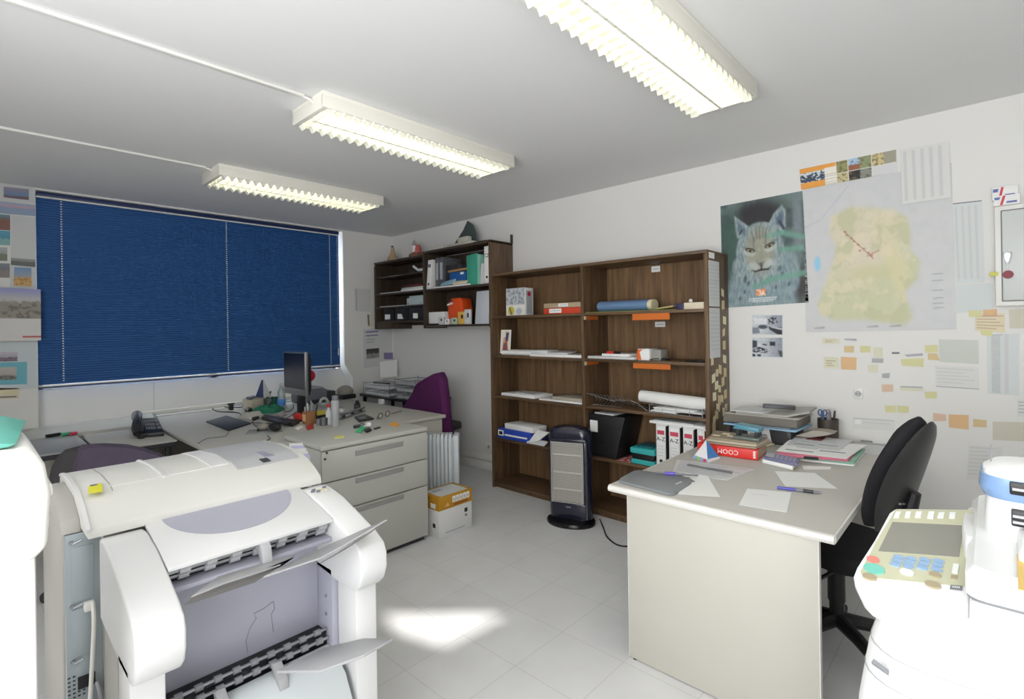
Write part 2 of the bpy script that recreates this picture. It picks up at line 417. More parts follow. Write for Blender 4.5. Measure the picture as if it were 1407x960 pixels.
# ---------------------------------------------------------------- ceiling lights
LAMPW = mat('lamp_housing_white', (228, 226, 216), .45, var=.02)
TUBE = mat('fluorescent_tube', (255, 253, 238), .4, var=0, emit=4)
LOUV = mat('lamp_louvre', (240, 240, 226), .3, var=.02)
def ceiling_lamp(x0, x1, y0, y1, label):
    zt, zb = HC, HC-.085
    t = thing('ceiling_light', label, 'ceiling light', ((x0+x1)/2, (y0+y1)/2, zb), 0, 'fluorescent ceiling lights')
    b = B()
    b.box(x0, x1, y0, y1, zt-.018, zt, LAMPW, .003)
    for x, s in ((x0, 1), (x1, -1)): b.prism([(x, zt-.017), (x+s*.012, zt-.017), (x+s*.012, zb+.004), (x, zb+.004)], 'y', y0, y1, LAMPW, .002)
    b.build('housing', None, t)
    for y, s in ((y0, 1), (y1, -1)):
        b = B(); b.box(x0+.001, x1-.001, y, y+s*.03, zb+.002, zt-.016, LAMPW, .006); b.build('end_cap', None, t)
    w = (x1-x0)
    for k in (.3, .7):
        b = B(); b.cyl((x0+w*k, y0+.035, zb+.05), (x0+w*k, y1-.035, zb+.05), .013, n=12, m=TUBE); b.build('tube', None, t)
    b = B(); N = 24
    b.box(x0+w*.5-.006, x0+w*.5+.006, y0+.03, y1-.03, zb-.012, zb+.03, LOUV)
    for k in range(N):
        y = y0+.045+(y1-y0-.09)*k/(N-1); h = .03
        b.prism([(y-.02, zb+.012), (y, zb-.018), (y+.02, zb+.012), (y, zb+.006)], 'x', x0+.012, x0+.05, LOUV)
        b.prism([(y-.02, zb+.012), (y, zb-.018), (y+.02, zb+.012), (y, zb+.006)], 'x', x1-.05, x1-.012, LOUV)
        b.box(x0+.05, x1-.05, y-.0015, y+.0015, zb-.012, zb+.014, LOUV)
    b.build('louvre', None, t)
    return t
ceiling_lamp(-1.145, -.82, 1.15, 2.65, 'nearest ceiling fluorescent light, glaring white, its end cut by the photo top')
ceiling_lamp(-2.72, -2.38, 1.22, 2.60, 'middle ceiling fluorescent light with sawtooth louvre, fed by the longer cable duct')
ceiling_lamp(-4.3, -3.93, 1.24, 2.57, 'far ceiling fluorescent light nearest the blue blind')
for p, q, lab in (((-2.5, YS+.02), (-2.52, 1.23), 'white cable duct along the ceiling to the middle light'), ((-4.08, YS+.02), (-4.08, 1.25), 'white cable duct along the ceiling to the far light')):
    b = B(); b.box(p[0]-.012, p[0]+.012, p[1], q[1]-.05, HC-.014, HC, WHITE, .003); b.tube(smooth_path([(p[0], q[1]-.06, HC-.008), (p[0]+.01, q[1]-.02, HC-.02), (p[0]+.01, q[1]+.002, HC-.04)]), .006, 8, WHITE)
    tag(b.build('cable_duct'), lab, 'cable duct', 'ceiling cable ducts')

# ---------------------------------------------------------------- floor-standing printer, left foreground
PB = mat('printer_offwhite', (214, 213, 208), .45, var=.02)
PBS = mat('printer_grey_beige', (176, 174, 168), .5, var=.03)
PWH = mat('printer_white', (222, 222, 222), .4, var=.015)
PLAV = mat('printer_lavender_grey', (170, 171, 184), .4, var=.02)
ZINC = mat('zinc_plate', (176, 186, 192), .4, metal=.35, var=.06)
TRAYG = mat('tray_grey', (168, 168, 170), .4, var=.03)
t = thing('office_printer', 'bulky off-white floor-standing printer with curved lid and open front paper flaps', 'printer', (-1.9, .56, 0))
y0, y1 = .19, .93
b = B()
b.box(-2.45, -1.97, y0, y1, .06, .93, PBS, .012)
b.box(-1.97, -1.74, .28, .9, .06, .90, PBS, .004)
b.box(-1.96, -1.78, y0+.005, .29, .05, .36, PWH, .01)
b.build('body', None, t)
# curved lid
prof = [(-2.43, .925), (-2.43, .995), (-2.37, 1.014), (-2.2, 1.026), (-2.04, 1.022), (-1.95, 1.0), (-1.885, .972), (-1.852, .95), (-1.845, .925)]
def pz(x):
    p = prof[1:-1]
    for (a, c), (d, e) in zip(p, p[1:]):
        if a <= x <= d: return c+(e-c)*(x-a)/(d-a)
    return p[-1][1]
b = B(); b.prism([(x, z) for x, z in prof], 'y', .235, .92, PB, .005); lid = b.build('lid', None, t)
def lid_strip(ya, yb, xa, xb, h, m, n=14):
    b = B(); rings = []
    for k in range(n+1):
        x = xa+(xb-xa)*k/n; z = pz(x)
        rings.append([(x, ya, z-.002), (x, yb, z-.002), (x, yb, z+h), (x, ya, z+h)])
    b.loft(rings, m); return b
LINE = mat('panel_gap', (168, 165, 156), .6, var=.02)
lid_strip(.232, .242, -2.42, -1.846, .004, PWH).build('lid_rib', None, lid)
lid_strip(.452, .46, -2.4, -2.02, .006, PWH).build('lid_rib', None, lid)
lid_strip(.60, .66, -2.42, -2.03, .004, PWH).build('lid_band', None, lid)
b = lid_strip(.315, .318, -2.42, -2.0, .0012, LINE); b.T = Matrix.Identity(4)
for ya, yb in ((.315, .445), (.45, .6)):
    x = -2.03; b.loft([[(x-.003, ya, pz(x-.003)-.001), (x+.003, ya, pz(x+.003)-.001), (x+.003, ya, pz(x)+.002), (x-.003, ya, pz(x)+.002)], [(x-.003, yb, pz(x)-.001), (x+.003, yb, pz(x)-.001), (x+.003, yb, pz(x)+.002), (x-.003, yb, pz(x)+.002)]], PWH)
b.build('hatch_seam', None, lid)
b = B(); b.loft([[(x, ya, z) for x, z in ((-2.43, .92), (-2.43, .97), (-2.3, 1.0), (-2.1, .995), (-1.98, .955), (-1.955, .92))] for ya in (y0, .236)], PBS, bev=.006); b.build('left_shoulder', None, t)
b = B(); b.loft([[(x, ya, z) for x, z in ((-2.43, .92), (-2.43, 1.0), (-2.15, 1.0), (-2.0, .975), (-1.95, .92))] for ya in (.70, .935)], PB, bev=.01); rs = b.build('control_ledge', None, t)
b = B(); b.slab([(-2.0914,0.7717,1.0275), (-2.0843,0.8016,1.0272), (-2.0149,0.8150,1.0195), (-2.0177,0.7810,1.020)], .004, mat('display_lilac', (150, 150, 168), .3)); b.slab([(-2.0093,0.7566,1.018), (-2.0060,0.7843,1.0175), (-1.9806,0.7875,1.0115), (-1.9804,0.7611,1.0115)], .004, DARK); b.build('display', None, rs)
b = B(); q = lid_strip(.67, .89, -2.40, -1.97, .004, LGREY); q.build('control_plate', None, rs)
# zinc connector plate facing forward at the left
zp = B(); zp.box(-1.972, -1.955, y0+.008, .28, .37, .918, ZINC, .002)
for za, zb in ((.72, .88), (.56, .70)): zp.box(-1.956, -1.951, y0+.02, .262, za, zb, ZINC, .003)
zp = zp.build('connector_plate', None, t)
for z in (.895, .71, .55):
    b = B(); b.cyl((-1.955, .212, z), (-1.945, .212, z), .006, n=10, m=STEEL); b.tube([(-1.946, .215, z-.003), (-1.94, .235, z+.006)], .003, 6, STEEL); b.build('thumb_screw', None, zp)
b = B(); b.box(-1.956, -1.950, .222, .262, .465, .50, BLACK, .001); b.build('socket', None, zp)
b = B()
for i in range(4):
    for k in range(6):
        if k > 3 or i < 2: b.box(-1.956, -1.9535, .2+.011*i, .206+.011*i, .445+.012*(5-k), .449+.012*(5-k), DARK)
b.build('vent', None, zp)
b = B(); b.box(-1.955, -1.93, .236, .262, .69, .715, WHITE, .004); b.tube(smooth_path([(-1.935, .255, .715), (-1.925, .257, .66), (-1.93, .25, .5), (-1.92, .242, .36), (-1.91, .245, .1)], 8), .0055, 8, WHITE); b.build('power_cable', None, zp)
b = B(); b.tube(smooth_path([(-1.95, .265, .47), (-1.93, .27, .42), (-1.93, .26, .36), (-1.92, .262, .3)], 6), .005, 8, LGREY)
b.tube([(-1.915+.004*k, .262+.018*math.cos(k*.7), .34+.012*math.sin(k*.7)-.002*k) for k in range(24)], .004, 6, WHITE); b.build('signal_cable', None, zp)
# the two protruding side arms
def arm(ya, yb, name):
    b = B()
    pr = [(-1.86, .918), (-1.80, .922), (-1.70, .905), (-1.58, .868), (-1.49, .838), (-1.445, .815), (-1.43, .785), (-1.43, .74), (-1.445, .70), (-1.475, .672), (-1.60, .672), (-1.86, .69)]
    b.prism(pr, 'y', ya, yb, PWH, .008, 3); return b.build(name, None, t)
arm(.262, .366, 'side_arm'); ra = arm(.836, .93, 'side_arm')
b = B()
for k, (x, y) in enumerate(((-1.80, .865), (-1.79, .885), (-1.80, .905), (-1.775, .87), (-1.77, .895), (-1.785, .855))):
    b.box(x-.004, x+.004, y-.006, y+.006, .9195, .925, (INK, CREAM, INK)[k % 3])
b.build('printed_marks', None, ra)
# sloping front cover with the blue-grey half oval
b = B(); cov = [(.368, -1.848, .932), (.834, -1.848, .932), (.834, -1.60, .876), (.368, -1.60, .876)]
q = [(x, y, z) for y, x, z in cov]
b.slab(q, -.012, PWH, .002); fc = b.build('front_cover', None, t)
b = B(); pts = [(-1.846, .40)]
for k in range(25):
    a = PI*k/24; pts.append((-1.846+.168*math.sin(a), .60-.19*math.cos(a)))
b.slab([(x, y, .9322-(x+1.848)*.2258+.0008) for x, y in pts[1:]], .0008, PLAV); b.build('half_oval_panel', None, fc)
# output slot with rollers
b = B(); b.box(-1.74, -1.72, .366, .836, .47, .90, PLAV, .002); ip = b.build('inner_panel', None, t)
b = B()
pts = [(.685, .62), (.66, .61), (.625, .605), (.632, .588), (.612, .565), (.60, .53), (.605, .49)]; pts2 = [(.685, .62), (.689, .595), (.678, .58), (.684, .52)]
for P in (pts, pts2): b.tube([(-1.7195, y, z) for y, z in P], .0012, 5, GREY)
b.build('moulded_outline', None, ip)
b = B(); b.box(-1.72, -1.61, .368, .834, .80, .812, PLAV, .002); b.build('slot_floor', None, t)
for x, z in ((-1.63, .851), (-1.645, .832)):
    b = B(); b.cyl((x, .37, z), (x, .832, z), .006, n=10, m=STEEL)
    for k in range(7): y = .40+.066*k; b.cyl((x, y, z), (x, y+.026, z), .0125, n=14, m=LGREY)
    b.build('roller_shaft', None, t)
b = B(); b.box(-1.70, -1.66, .37, .832, .815, .872, BLACK); b.build('slot_recess', None, t)
b = B(); b.prism([(-1.615, .872), (-1.585, .86), (-1.57, .80), (-1.585, .795), (-1.62, .84)], 'y', .60, .628, LGREY, .002); b.build('paper_stop', None, t)
# two loose output flaps
def plate(name, pts, h, m):
    b = B(); b.slab(pts, h, m, .0015); return b.build(name, None, t)
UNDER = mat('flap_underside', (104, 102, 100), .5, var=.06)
def flap(top, lip, drop):                                   # a bent flap: pale top plate and a dark turned-down front
    b = B(); n = len(top)
    b.slab(top, .005, TRAYG, .001); o = b.build('output_flap', None, t)
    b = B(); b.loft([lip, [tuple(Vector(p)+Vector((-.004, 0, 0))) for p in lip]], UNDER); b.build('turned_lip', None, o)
flap([(-1.46,0.3824,0.8394), (-1.585,0.4833,0.8127), (-1.585,0.6982,0.8037), (-1.5,0.6184,0.8239), (-1.47,0.4565,0.8407)], [(-1.45,0.3656,0.8318), (-1.455,0.3827,0.8411), (-1.465,0.4549,0.841), (-1.495,0.6163,0.8241), (-1.52,0.6673,0.8266), (-1.47,0.5374,0.8181)], 0)
flap([(-1.44,0.5489,0.8353), (-1.585,0.7093,0.7864), (-1.585,0.8777,0.8046), (-1.36,0.8847,0.9139), (-1.4,0.7563,0.8617), (-1.42,0.6989,0.8412)], [(-1.415,0.6962,0.831), (-1.395,0.7534,0.8556), (-1.356,0.8795,0.913), (-1.37,0.8226,0.8857), (-1.39,0.7507,0.8547)], 0)
# right column, leg and lower unit
b = B(); b.box(-1.74, -1.62, .836, .862, .10, .70, PLAV, .003); rc = b.build('right_column', None, t)
for z in (.60, .54, .47, .42):
    b = B(); b.cyl((-1.66, .8365, z), (-1.66, .833, z), .006, n=10, m=GREY); b.build('screw', None, rc)
b = B(); b.box(-1.62, -1.50, .855, .932, 0, .70, PWH, .008); b.build('leg', None, t)
b = B(); b.box(-1.62, -1.50, .262, .338, 0, .70, PWH, .008); b.build('leg', None, t)
b = B(); b.box(-1.73, -1.66, .368, .836, .40, .478, BLACK); b.build('lower_slot', None, t)
for x, z in ((-1.655, .492), (-1.64, .47)):
    b = B(); b.cyl((x, .37, z), (x, .832, z), .005, n=10, m=STEEL)
    for k in range(9): y = .39+.05*k; b.cyl((x, y, z), (x, y+.02, z), .010, n=12, m=GREY)
    b.build('roller_shaft', None, t)
b = B(); b.loft([[(-1.65, y, .445), (-1.60, y, .44), (-1.53, y, .40), (-1.48, y, .32), (-1.46, y, .18), (-1.65, y, .18)] for y in (.368, .834)], mat('lower_cover_white', (212, 218, 220), .35, var=.03), bev=.004); lc = b.build('lower_cover', None, t)
for y in (.48, .64):
    b = B(); b.prism([(-1.64, .475), (-1.62, .48), (-1.575, .45), (-1.555, .38), (-1.57, .385), (-1.60, .43)], 'y', y, y+.028, TRAYG, .002); b.build('guide_hook', None, lc)
plate('lower_wing', [(-1.46,0.5876,0.5505), (-1.48,0.7356,0.5373), (-1.4,0.8229,0.5583), (-1.28,0.8462,0.5963), (-1.28,0.7516,0.5931), (-1.34,0.6547,0.5706)], .008, TRAYG)
b = B(); b.box(-1.52, -1.42, .60, .78, .12, .2, DARK, .004); b.build('lower_latch', None, t)
b = B(); b.box(-2.43, -1.60, y0+.01, y1-.01, 0, .06, DARK); b.build('plinth', None, t)
# things lying on and tucked behind it
b = B(); b.slab([(-2.0663,0.268,1.023), (-1.9744,0.2542,1.023), (-1.9667,0.2873,1.023), (-2.0731,0.3014,1.023)], .002, mat('yellow_note', (226, 222, 60), .7, var=.08)); b.slab([(-2.0711,0.2722,1.0256), (-2.0514,0.2696,1.0256), (-2.053,0.2876,1.0256), (-2.0678,0.2897,1.0256)], .0006, INK); tag(b.build('sticky_note'), 'bright yellow sticky note on the lid of the office printer', 'sticky note')

# ---------------------------------------------------------------- white machine cut by the left edge
t = thing('machine_cabinet', 'tall white machine cabinet with overhanging rounded top at the far left edge', 'cabinet', (-1.5, -.15, 0))
HW = mat('cabinet_white', (240, 240, 234), .45, var=.015)
b = B(); b.prism([(-.45, 1.082), (.085, 1.078), (.108, 1.10), (.114, 1.2), (.106, 1.255), (.092, 1.283), (-.45, 1.287)], 'x', -1.62, -1.3, HW, .012, 3); b.build('top_housing', None, t)
b = B(); b.box(-1.62, -1.34, -.45, .094, 0, 1.08, HW, .008); b.build('body', None, t)
b = B(); b.prism([(.09, 1.225), (.118, 1.21), (.12, 1.19), (.10, 1.18)], 'x', -1.42, -1.33, HW, .003); b.build('latch', None, t)
TEAL = mat('teal_folder', (98, 172, 158), .55, var=.08)
b = B(); b.loft([[(-1.60, -.2, 1.287), (-1.60, .075, 1.287), (-1.60, .10, 1.305), (-1.60, .06, 1.322), (-1.60, -.2, 1.33)], [(-1.36, -.2, 1.287), (-1.36, .06, 1.287), (-1.36, .07, 1.292), (-1.36, .05, 1.296), (-1.36, -.2, 1.30)]], TEAL, bev=.002)
tag(b.build('teal_folder'), 'teal green folder lying on top of the white machine cabinet', 'folder')

# ---------------------------------------------------------------- photocopier, right foreground
CW = mat('copier_white', (238, 239, 238), .35, var=.012)
CG = mat('copier_panel_cream', (196, 196, 168), .4, var=.02)
CB = mat('copier_blue_grey', (128, 158, 200), .3, var=.03)
t = thing('photocopier', 'large white photocopier with tilted cream control panel at the right foreground', 'photocopier', (.25, 1.55, 0))
def rr(x0, x1, y0, y1, r, z, n=6):
    P = []
    for cx, cy, a0 in ((x0+r, y0+r, PI), (x1-r, y0+r, 1.5*PI), (x1-r, y1-r, 0), (x0+r, y1-r, .5*PI)):
        for k in range(n+1): a = a0+.5*PI*k/n; P.append((cx+r*math.cos(a), cy+r*math.sin(a), z))
    return P
b = B(); b.loft([rr(-.215+dx, .55, 1.19+dy, 1.92, .09, z) for z, dx, dy in ((.0, .02, .02), (.06, -.005, 0), (.5, -.005, -.01), (.72, .002, 0), (.84, .02, .01), (.93, .045, .02))], CW); body = b.build('body', None, t)
b = B()
for z, dx, dy in ((.855, .0242, .0117), (.80, .0142, .0067)): b.loft([rr(-.2165+dx, .5515, 1.1885+dy, 1.9215, .09, z+dz) for dz in (-.0009, .0009)], LGREY)
b.build('door_seam', None, body)
b = B()
for k in range(16): b.box(.0+.018*k, .012+.018*k, 1.176, 1.186, .742, .745, GREY); b.box(.0+.018*k, .012+.018*k, 1.176, 1.186, .732, .735, GREY)
b.build('vent', None, body)
b = B(); b.box(-.03, .5, 1.168, 1.19, .2, .79, IVORY, .01); b.build('front_door', None, body)
b = B(); b.loft([[(-.175, 1.205, .842), (-.15, 1.195, .836), (-.15, 1.19, .83), (-.178, 1.2, .836)], [(-.175, 1.20, .848), (-.15, 1.19, .842), (-.15, 1.184, .836), (-.178, 1.195, .842)]], GREY); b.build('badge', None, body)
# control panel: a sloping slab with rounded outline
out = [(-0.1836,1.5890,1.0347), (-0.1067,1.6212,1.0428), (-0.0343,1.6482,1.0496), (-0.0385,1.4639,1.0035), (-0.0385,1.3063,0.9641), (-0.0808,1.2790,0.9573), (-0.1345,1.2542,0.9511), (-0.1795,1.2388,0.9472), (-0.2024,1.2448,0.9487), (-0.2170,1.2655,0.9539), (-0.2239,1.2917,0.9604), (-0.2225,1.3235,0.9684), (-0.2063,1.4355,0.9964), (-0.1926,1.5641,1.0285)]
b = B(); low = [(p[0]+(.02 if p[0] < -.1 else 0), p[1]+.01, .90) for p in out]
b.loft([low, out], CW, bev=.008)
cp = b.build('control_panel', None, t)
nrm = Vector((0, -.25, 1)).normalized()
def onpanel(pts, h, m, name, parent=None):
    b = B(); b.slab([Vector(p)+nrm*.0005 for p in pts], h, m, d=nrm); return b.build(name, None, parent or cp)
onpanel([(-0.1797,1.5802,1.0325), (-0.0393,1.6393,1.0473), (-0.0430,1.4616,1.0029), (-0.0426,1.3483,0.9746), (-0.1175,1.3227,0.9682), (-0.2048,1.2941,0.9610), (-0.2121,1.3080,0.9645), (-0.1996,1.4268,0.9942)], .001, CG, 'face_plate')
SCR = mat('copier_screen', (142, 141, 132), .25, var=.02)
onpanel([(-0.1796,1.5198,1.0174), (-0.0529,1.5628,1.0282), (-0.0564,1.4390,0.9973), (-0.1912,1.3936,0.9859)], .002, SCR, 'screen')
def disc(cx, cy, w, h, m, name, n=16, lift=.004):
    return None
KEYB = mat('key_blue', (146, 176, 208), .4, var=.05); KEYG = mat('key_teal', (120, 198, 182), .4, var=.05); KEYR = mat('key_red', (220, 134, 122), .4, var=.05); KEYT = mat('key_tan', (168, 156, 128), .5, var=.05); KEYW = mat('key_white', (235, 240, 236), .4, var=.02)
def key(c, rx, ry, m, name='key'):
    c = Vector(c); ux = Vector((1, 0, 0)); uy = Vector((0, 1, .25)).normalized()
    b = B(); P = [c+ux*rx*math.cos(2*PI*k/16)+uy*ry*math.sin(2*PI*k/16)+nrm*.001 for k in range(16)]
    b.slab(P, .004, m, d=nrm); return b.build(name, None, cp)
key((-0.1964,1.3580,0.9770), .0115, .010, KEYR); key((-0.1902,1.3269,0.9692), .019, .016, KEYG, 'start_key'); key((-0.1938,1.2973,0.9618), .013, .010, KEYT); key((-0.0923,1.3242,0.9686), .013, .010, KEYT); key((-0.1360,1.3435,0.9734), .012, .009, KEYW); key((-0.0910,1.3582,0.9771), .010, .009, KEYT)
for c in ((-0.1540,1.3874,0.9844), (-0.1551,1.3735,0.9809), (-0.1573,1.3593,0.9773), (-0.1331,1.3926,0.9856), (-0.1343,1.3788,0.9822), (-0.1354,1.3640,0.9785), (-0.1103,1.4001,0.9875), (-0.1116,1.3851,0.9838), (-0.1130,1.3704,0.9801), (-0.0879,1.4062,0.9891), (-0.0894,1.3914,0.9853), (-0.0897,1.3761,0.9815)): key(c, .0095, .0062, KEYB, 'number_key')
b = B(); b.slab([(-0.0646,1.4091,0.9898), (-0.0555,1.4112,0.9903), (-0.0567,1.3808,0.9827), (-0.0657,1.3787,0.9822)], .004, KEYW, d=nrm); b.build('status_lamp', None, cp)
onpanel([(-0.0665,1.3709,0.9802), (-0.0565,1.3737,0.9809), (-0.0572,1.3615,0.9779), (-0.0671,1.3587,0.9772)], .003, KEYT, 'power_lamp')
for a in (((-0.1783,1.5670,1.0293), (-0.1687,1.5713,1.0303), (-0.1702,1.5438,1.0234), (-0.1796,1.5394,1.0224)), ((-0.1591,1.5756,1.0314), (-0.1496,1.5799,1.0325), (-0.1500,1.5530,1.0257), (-0.1594,1.5487,1.0247)), ((-0.1401,1.5841,1.0335), (-0.1294,1.5890,1.0347), (-0.1301,1.5621,1.0280), (-0.1407,1.5572,1.0268)), ((-0.1173,1.5944,1.0361), (-0.1067,1.5991,1.0373), (-0.1074,1.5659,1.0290), (-0.1180,1.5643,1.0286)), ((-0.0986,1.5994,1.0374), (-0.0881,1.6042,1.0385), (-0.0894,1.5774,1.0318), (-0.0999,1.5758,1.0315)), ((-0.0790,1.6083,1.0396), (-0.0686,1.6129,1.0407), (-0.0689,1.5867,1.0342), (-0.0791,1.5821,1.0330))):
    onpanel(a, .003, KEYW, 'function_key')
pl = [(-0.0663,1.3392,0.9723), (-0.0479,1.3455,0.9739), (-0.0486,1.3315,0.9704), (-0.0668,1.3263,0.9691)]
pp_ = onpanel(pl, .002, GREY, 'model_plate')
b = B()
for k in range(4): q0 = [Vector(v)+nrm*.0028 for v in (pl[0], pl[1], pl[2], pl[3])]; b.slab([quad_at(q0, .2+.16*k, .35), quad_at(q0, .3+.16*k, .35), quad_at(q0, .3+.16*k, .65), quad_at(q0, .2+.16*k, .65)], .0006, KEYW, d=nrm)
b.build('printed_mark', None, pp_)
b = B()
for x, z in ((-.09, .80), (.0, .835), (.06, .79), (.12, .80), (-.09, .73)): b.cyl((x, 1.1895, z), (x, 1.184, z), .0022, n=8, m=DARK)
b.build('screw_hole', None, body)
# scanner deck and document feeder
b = B(); b.box(-.036, .55, 1.24, 1.92, .90, .995, CW, .01); b.build('scanner_deck', None, t)
b = B(); b.loft([rr(-.0405, .54, 1.2375, 1.79, .03, z, 4) for z in (.9945, 1.0005)], GREY); b.build('platen_gap', None, t)
b = B(); b.loft([rr(-.042, .55, 1.236, 1.80, .03, z, 4) for z in (1.0, 1.035)] + [rr(-.03, .55, 1.252, 1.80, .03, 1.05, 4)], CW); b.build('platen_cover', None, t)
b = B(); b.loft([[(-.040+.015*r_*math.cos(w), 1.56+.14*r_*math.sin(w), z) for w in [2*PI*i/28 for i in range(28)]] for z, r_ in ((1.0, 1), (1.034, 1), (1.044, .85))], CW); b.build('hinge_cover', None, t)
b = B(); b.loft([rr(-.016+dx, .52, 1.45+dy, 1.60, .05, z) for z, dx, dy in ((1.05, 0, 0), (1.09, 0, 0), (1.131, .003, .0))], CW); df = b.build('document_feeder', None, t)
b = B(); b.loft([rr(-.022+dx, .52, 1.444+dy, 1.60, .05, z) for z, dx, dy in ((1.131, .004, .004), (1.15, -.003, -.003), (1.176, 0, 0))], CB); b.build('blue_band', None, df)
b = B(); b.loft([rr(-.018+dx, .52, 1.446+dy, 1.58, .05, z) for z, dx, dy in ((1.176, 0, 0), (1.187, 0, 0), (1.199, .016, .02))], CW); b.build('feeder_lid', None, df)
b = B(); b.box(.022, .42, 1.438, 1.47, 1.148, 1.174, BLACK, .003); b.box(.024, .42, 1.438, 1.47, 1.085, 1.118, BLACK, .003)
for z in (1.092, 1.104, 1.158): b.box(.026, .42, 1.434, 1.44, z, z+.005, LGREY)
b.build('feeder_slot', None, df)
b = B(); b.prism([(.035, 1.083), (.42, 1.083), (.42, 1.05), (.03, 1.05)], 'y', 1.33, 1.45, CW, .006); b.build('feeder_tray', None, df)
b = B(); b.tube([(-.005, 1.50, 1.198), (-.005, 1.50, 1.235)], .0012, 6, GREY); b.build('antenna_pin', None, df)
b = B(); b.slab([(0.0295,1.3683,1.052), (0.0814,1.3892,1.052), (0.0739,1.2032,1.052), (0.0268,1.1923,1.052)], .0015, mat('amber_label', (226, 190, 110), .6, var=.05)); b.build('amber_label', None, t)

# ---------------------------------------------------------------- bookcase on the north wall
WOOD = wood_mat('brown_wood', (64, 47, 32), (124, 97, 69)); WOODX = wood_mat('brown_wood_across', (64, 47, 32), (124, 97, 69), axis='x')
BACKW = wood_mat('brown_back_board', (94, 70, 46), (142, 111, 78), .6)
def one(b, name, label, cat, group=None, m=None): return tag(b.build(name, m), label, cat, group)
def fbox(b, tl, br, depth, m, bev=.002):                     # a box whose front face has these two corners
    b.box(tl[0], br[0], tl[1], tl[1]+depth, br[2], tl[2], m, bev); return b
bx0, bx1, by0, by1, BH = -3.46, -1.385, 3.404, YN-.004, 2.0
SH = (1.605, 1.24, .865, .468, .06)                           # shelf tops
t = thing('bookcase', 'tall brown wooden bookcase with two open bays against the right-hand wall', 'bookcase', ((bx0+bx1)/2, (by0+by1)/2, 0))
div = -2.405
for xa in (bx0, div-.014, bx1-.028):
    b = B(); b.box(xa, xa+.028, by0, by1, 0, BH-.022, WOOD, .002); o = b.build('side_panel', None, t)
side = o
b = B(); b.box(bx0, bx1, by0-.002, by1, BH-.022, BH, WOODX, .002); b.build('top_board', None, t)
b = B(); b.box(bx0+.028, bx1-.028, by1-.012, by1, .04, BH-.022, BACKW); bk = b.build('back_board', None, t)
for xa, xb in ((bx0+.028, div-.014), (div+.014, bx1-.028)):
    for z in SH:
        b = B(); b.box(xa, xb, by0+.004, by1-.012, z-.022, z, WOODX, .0015); b.build('shelf', None, t)
    b = B(); b.box(xa, xb, by0+.03, by0+.045, 0, SH[-1]-.022, WOOD); b.build('plinth', None, t)
for q in (((-1.9778,3.756,1.9656), (-1.9036,3.756,1.9188)), ((-1.9535,3.756,1.5249), (-1.8677,3.756,1.4835))):
    b = B(); b.box(q[0][0], q[1][0], by1-.0145, by1-.012, q[1][2], q[0][2], PAPER); b.box(q[0][0]+.015, q[1][0]-.015, by1-.0152, by1-.0145, (q[0][2]+q[1][2])/2-.003, (q[0][2]+q[1][2])/2+.003, PALEINK); b.build('shelf_label', None, bk)
OT = mat('orange_tape', (206, 108, 36), .55, var=.05)
for z, w in ((SH[0], .045), (SH[1], .036)):
    b = B(); b.box(-1.955, -1.66, by0+.004, by0+.0065, z-.022-w, z-.021, OT); b.build('orange_label', None, t)
    b = B(); b.box(div+.0145, div+.017, by0+.02, by0+.2, z-.055, z-.026, OT); b.box(div+.0145, div+.0175, by0+.004, by0+.03, z-.055, z-.026, CREAM); b.build('orange_label', None, t)
# sheets and small tags on the right side of the bookcase
xs = bx1
b = B(); sheet([(xs, 3.42, 1.93), (xs, 3.60, 1.93), (xs, 3.60, 1.62), (xs, 3.42, 1.62)], (1, 0, 0), PAPER2, [(.08, .1+.08*k, .9, .11+.08*k, PALEINK) for k in range(10)], b=b)
one(b, 'paper_sheet', 'upper grey sheet taped to the right side of the bookcase', 'paper sheet')
b = B(); sheet([(xs, 3.42, 1.61), (xs, 3.60, 1.61), (xs, 3.60, 1.27), (xs, 3.42, 1.27)], (1, 0, 0), PAPER2, [(.08, .1+.08*k, .9, .11+.08*k, PALEINK) for k in range(10)], b=b)
one(b, 'paper_sheet', 'lower grey sheet taped to the right side of the bookcase', 'paper sheet')
b = B(); b.box(xs, xs+.002, 3.43, 3.52, 1.945, 1.985, PAPER); one(b, 'paper_label', 'small white label at the top of the right side of the bookcase', 'label')
TAGM = [mat('tag_cream_%d' % k, c, .8, var=.04) for k, c in enumerate(((214, 202, 164), (206, 190, 146), (222, 214, 184)))]
spots = [(3.64, 1.70), (3.642, 1.60), (3.66, 1.50), (3.65, 1.41), (3.65, 1.32), (3.65, 1.23), (3.44, 1.22), (3.66, 1.13), (3.45, 1.10), (3.52, 1.14), (3.57, 1.16), (3.50, 1.05), (3.56, 1.03), (3.62, 1.06), (3.46, .98), (3.60, .96), (3.66, .97), (3.52, .90), (3.46, .82), (3.50, .85), (3.63, .86), (3.67, .88), (3.45, .77), (3.68, .80), (3.48, .70), (3.55, .95)]
for k, (y, z) in enumerate(spots):
    b = B(); w = .042+.016*((k*7) % 3)/2; h = .05+.012*((k*5) % 3)/2; s = .006*((k*3) % 5-2)
    b.slab([(xs+.0004, y, z), (xs+.0004, y+w, z+s), (xs+.0004, y+w, z+h+s), (xs+.0004, y, z+h)], .0012, TAGM[k % 3], d=(1, 0, 0))
    one(b, 'sticky_tag', 'small cream sticky tag stuck on the right side of the brown bookcase', 'sticky note', 'cream tags on the bookcase side')
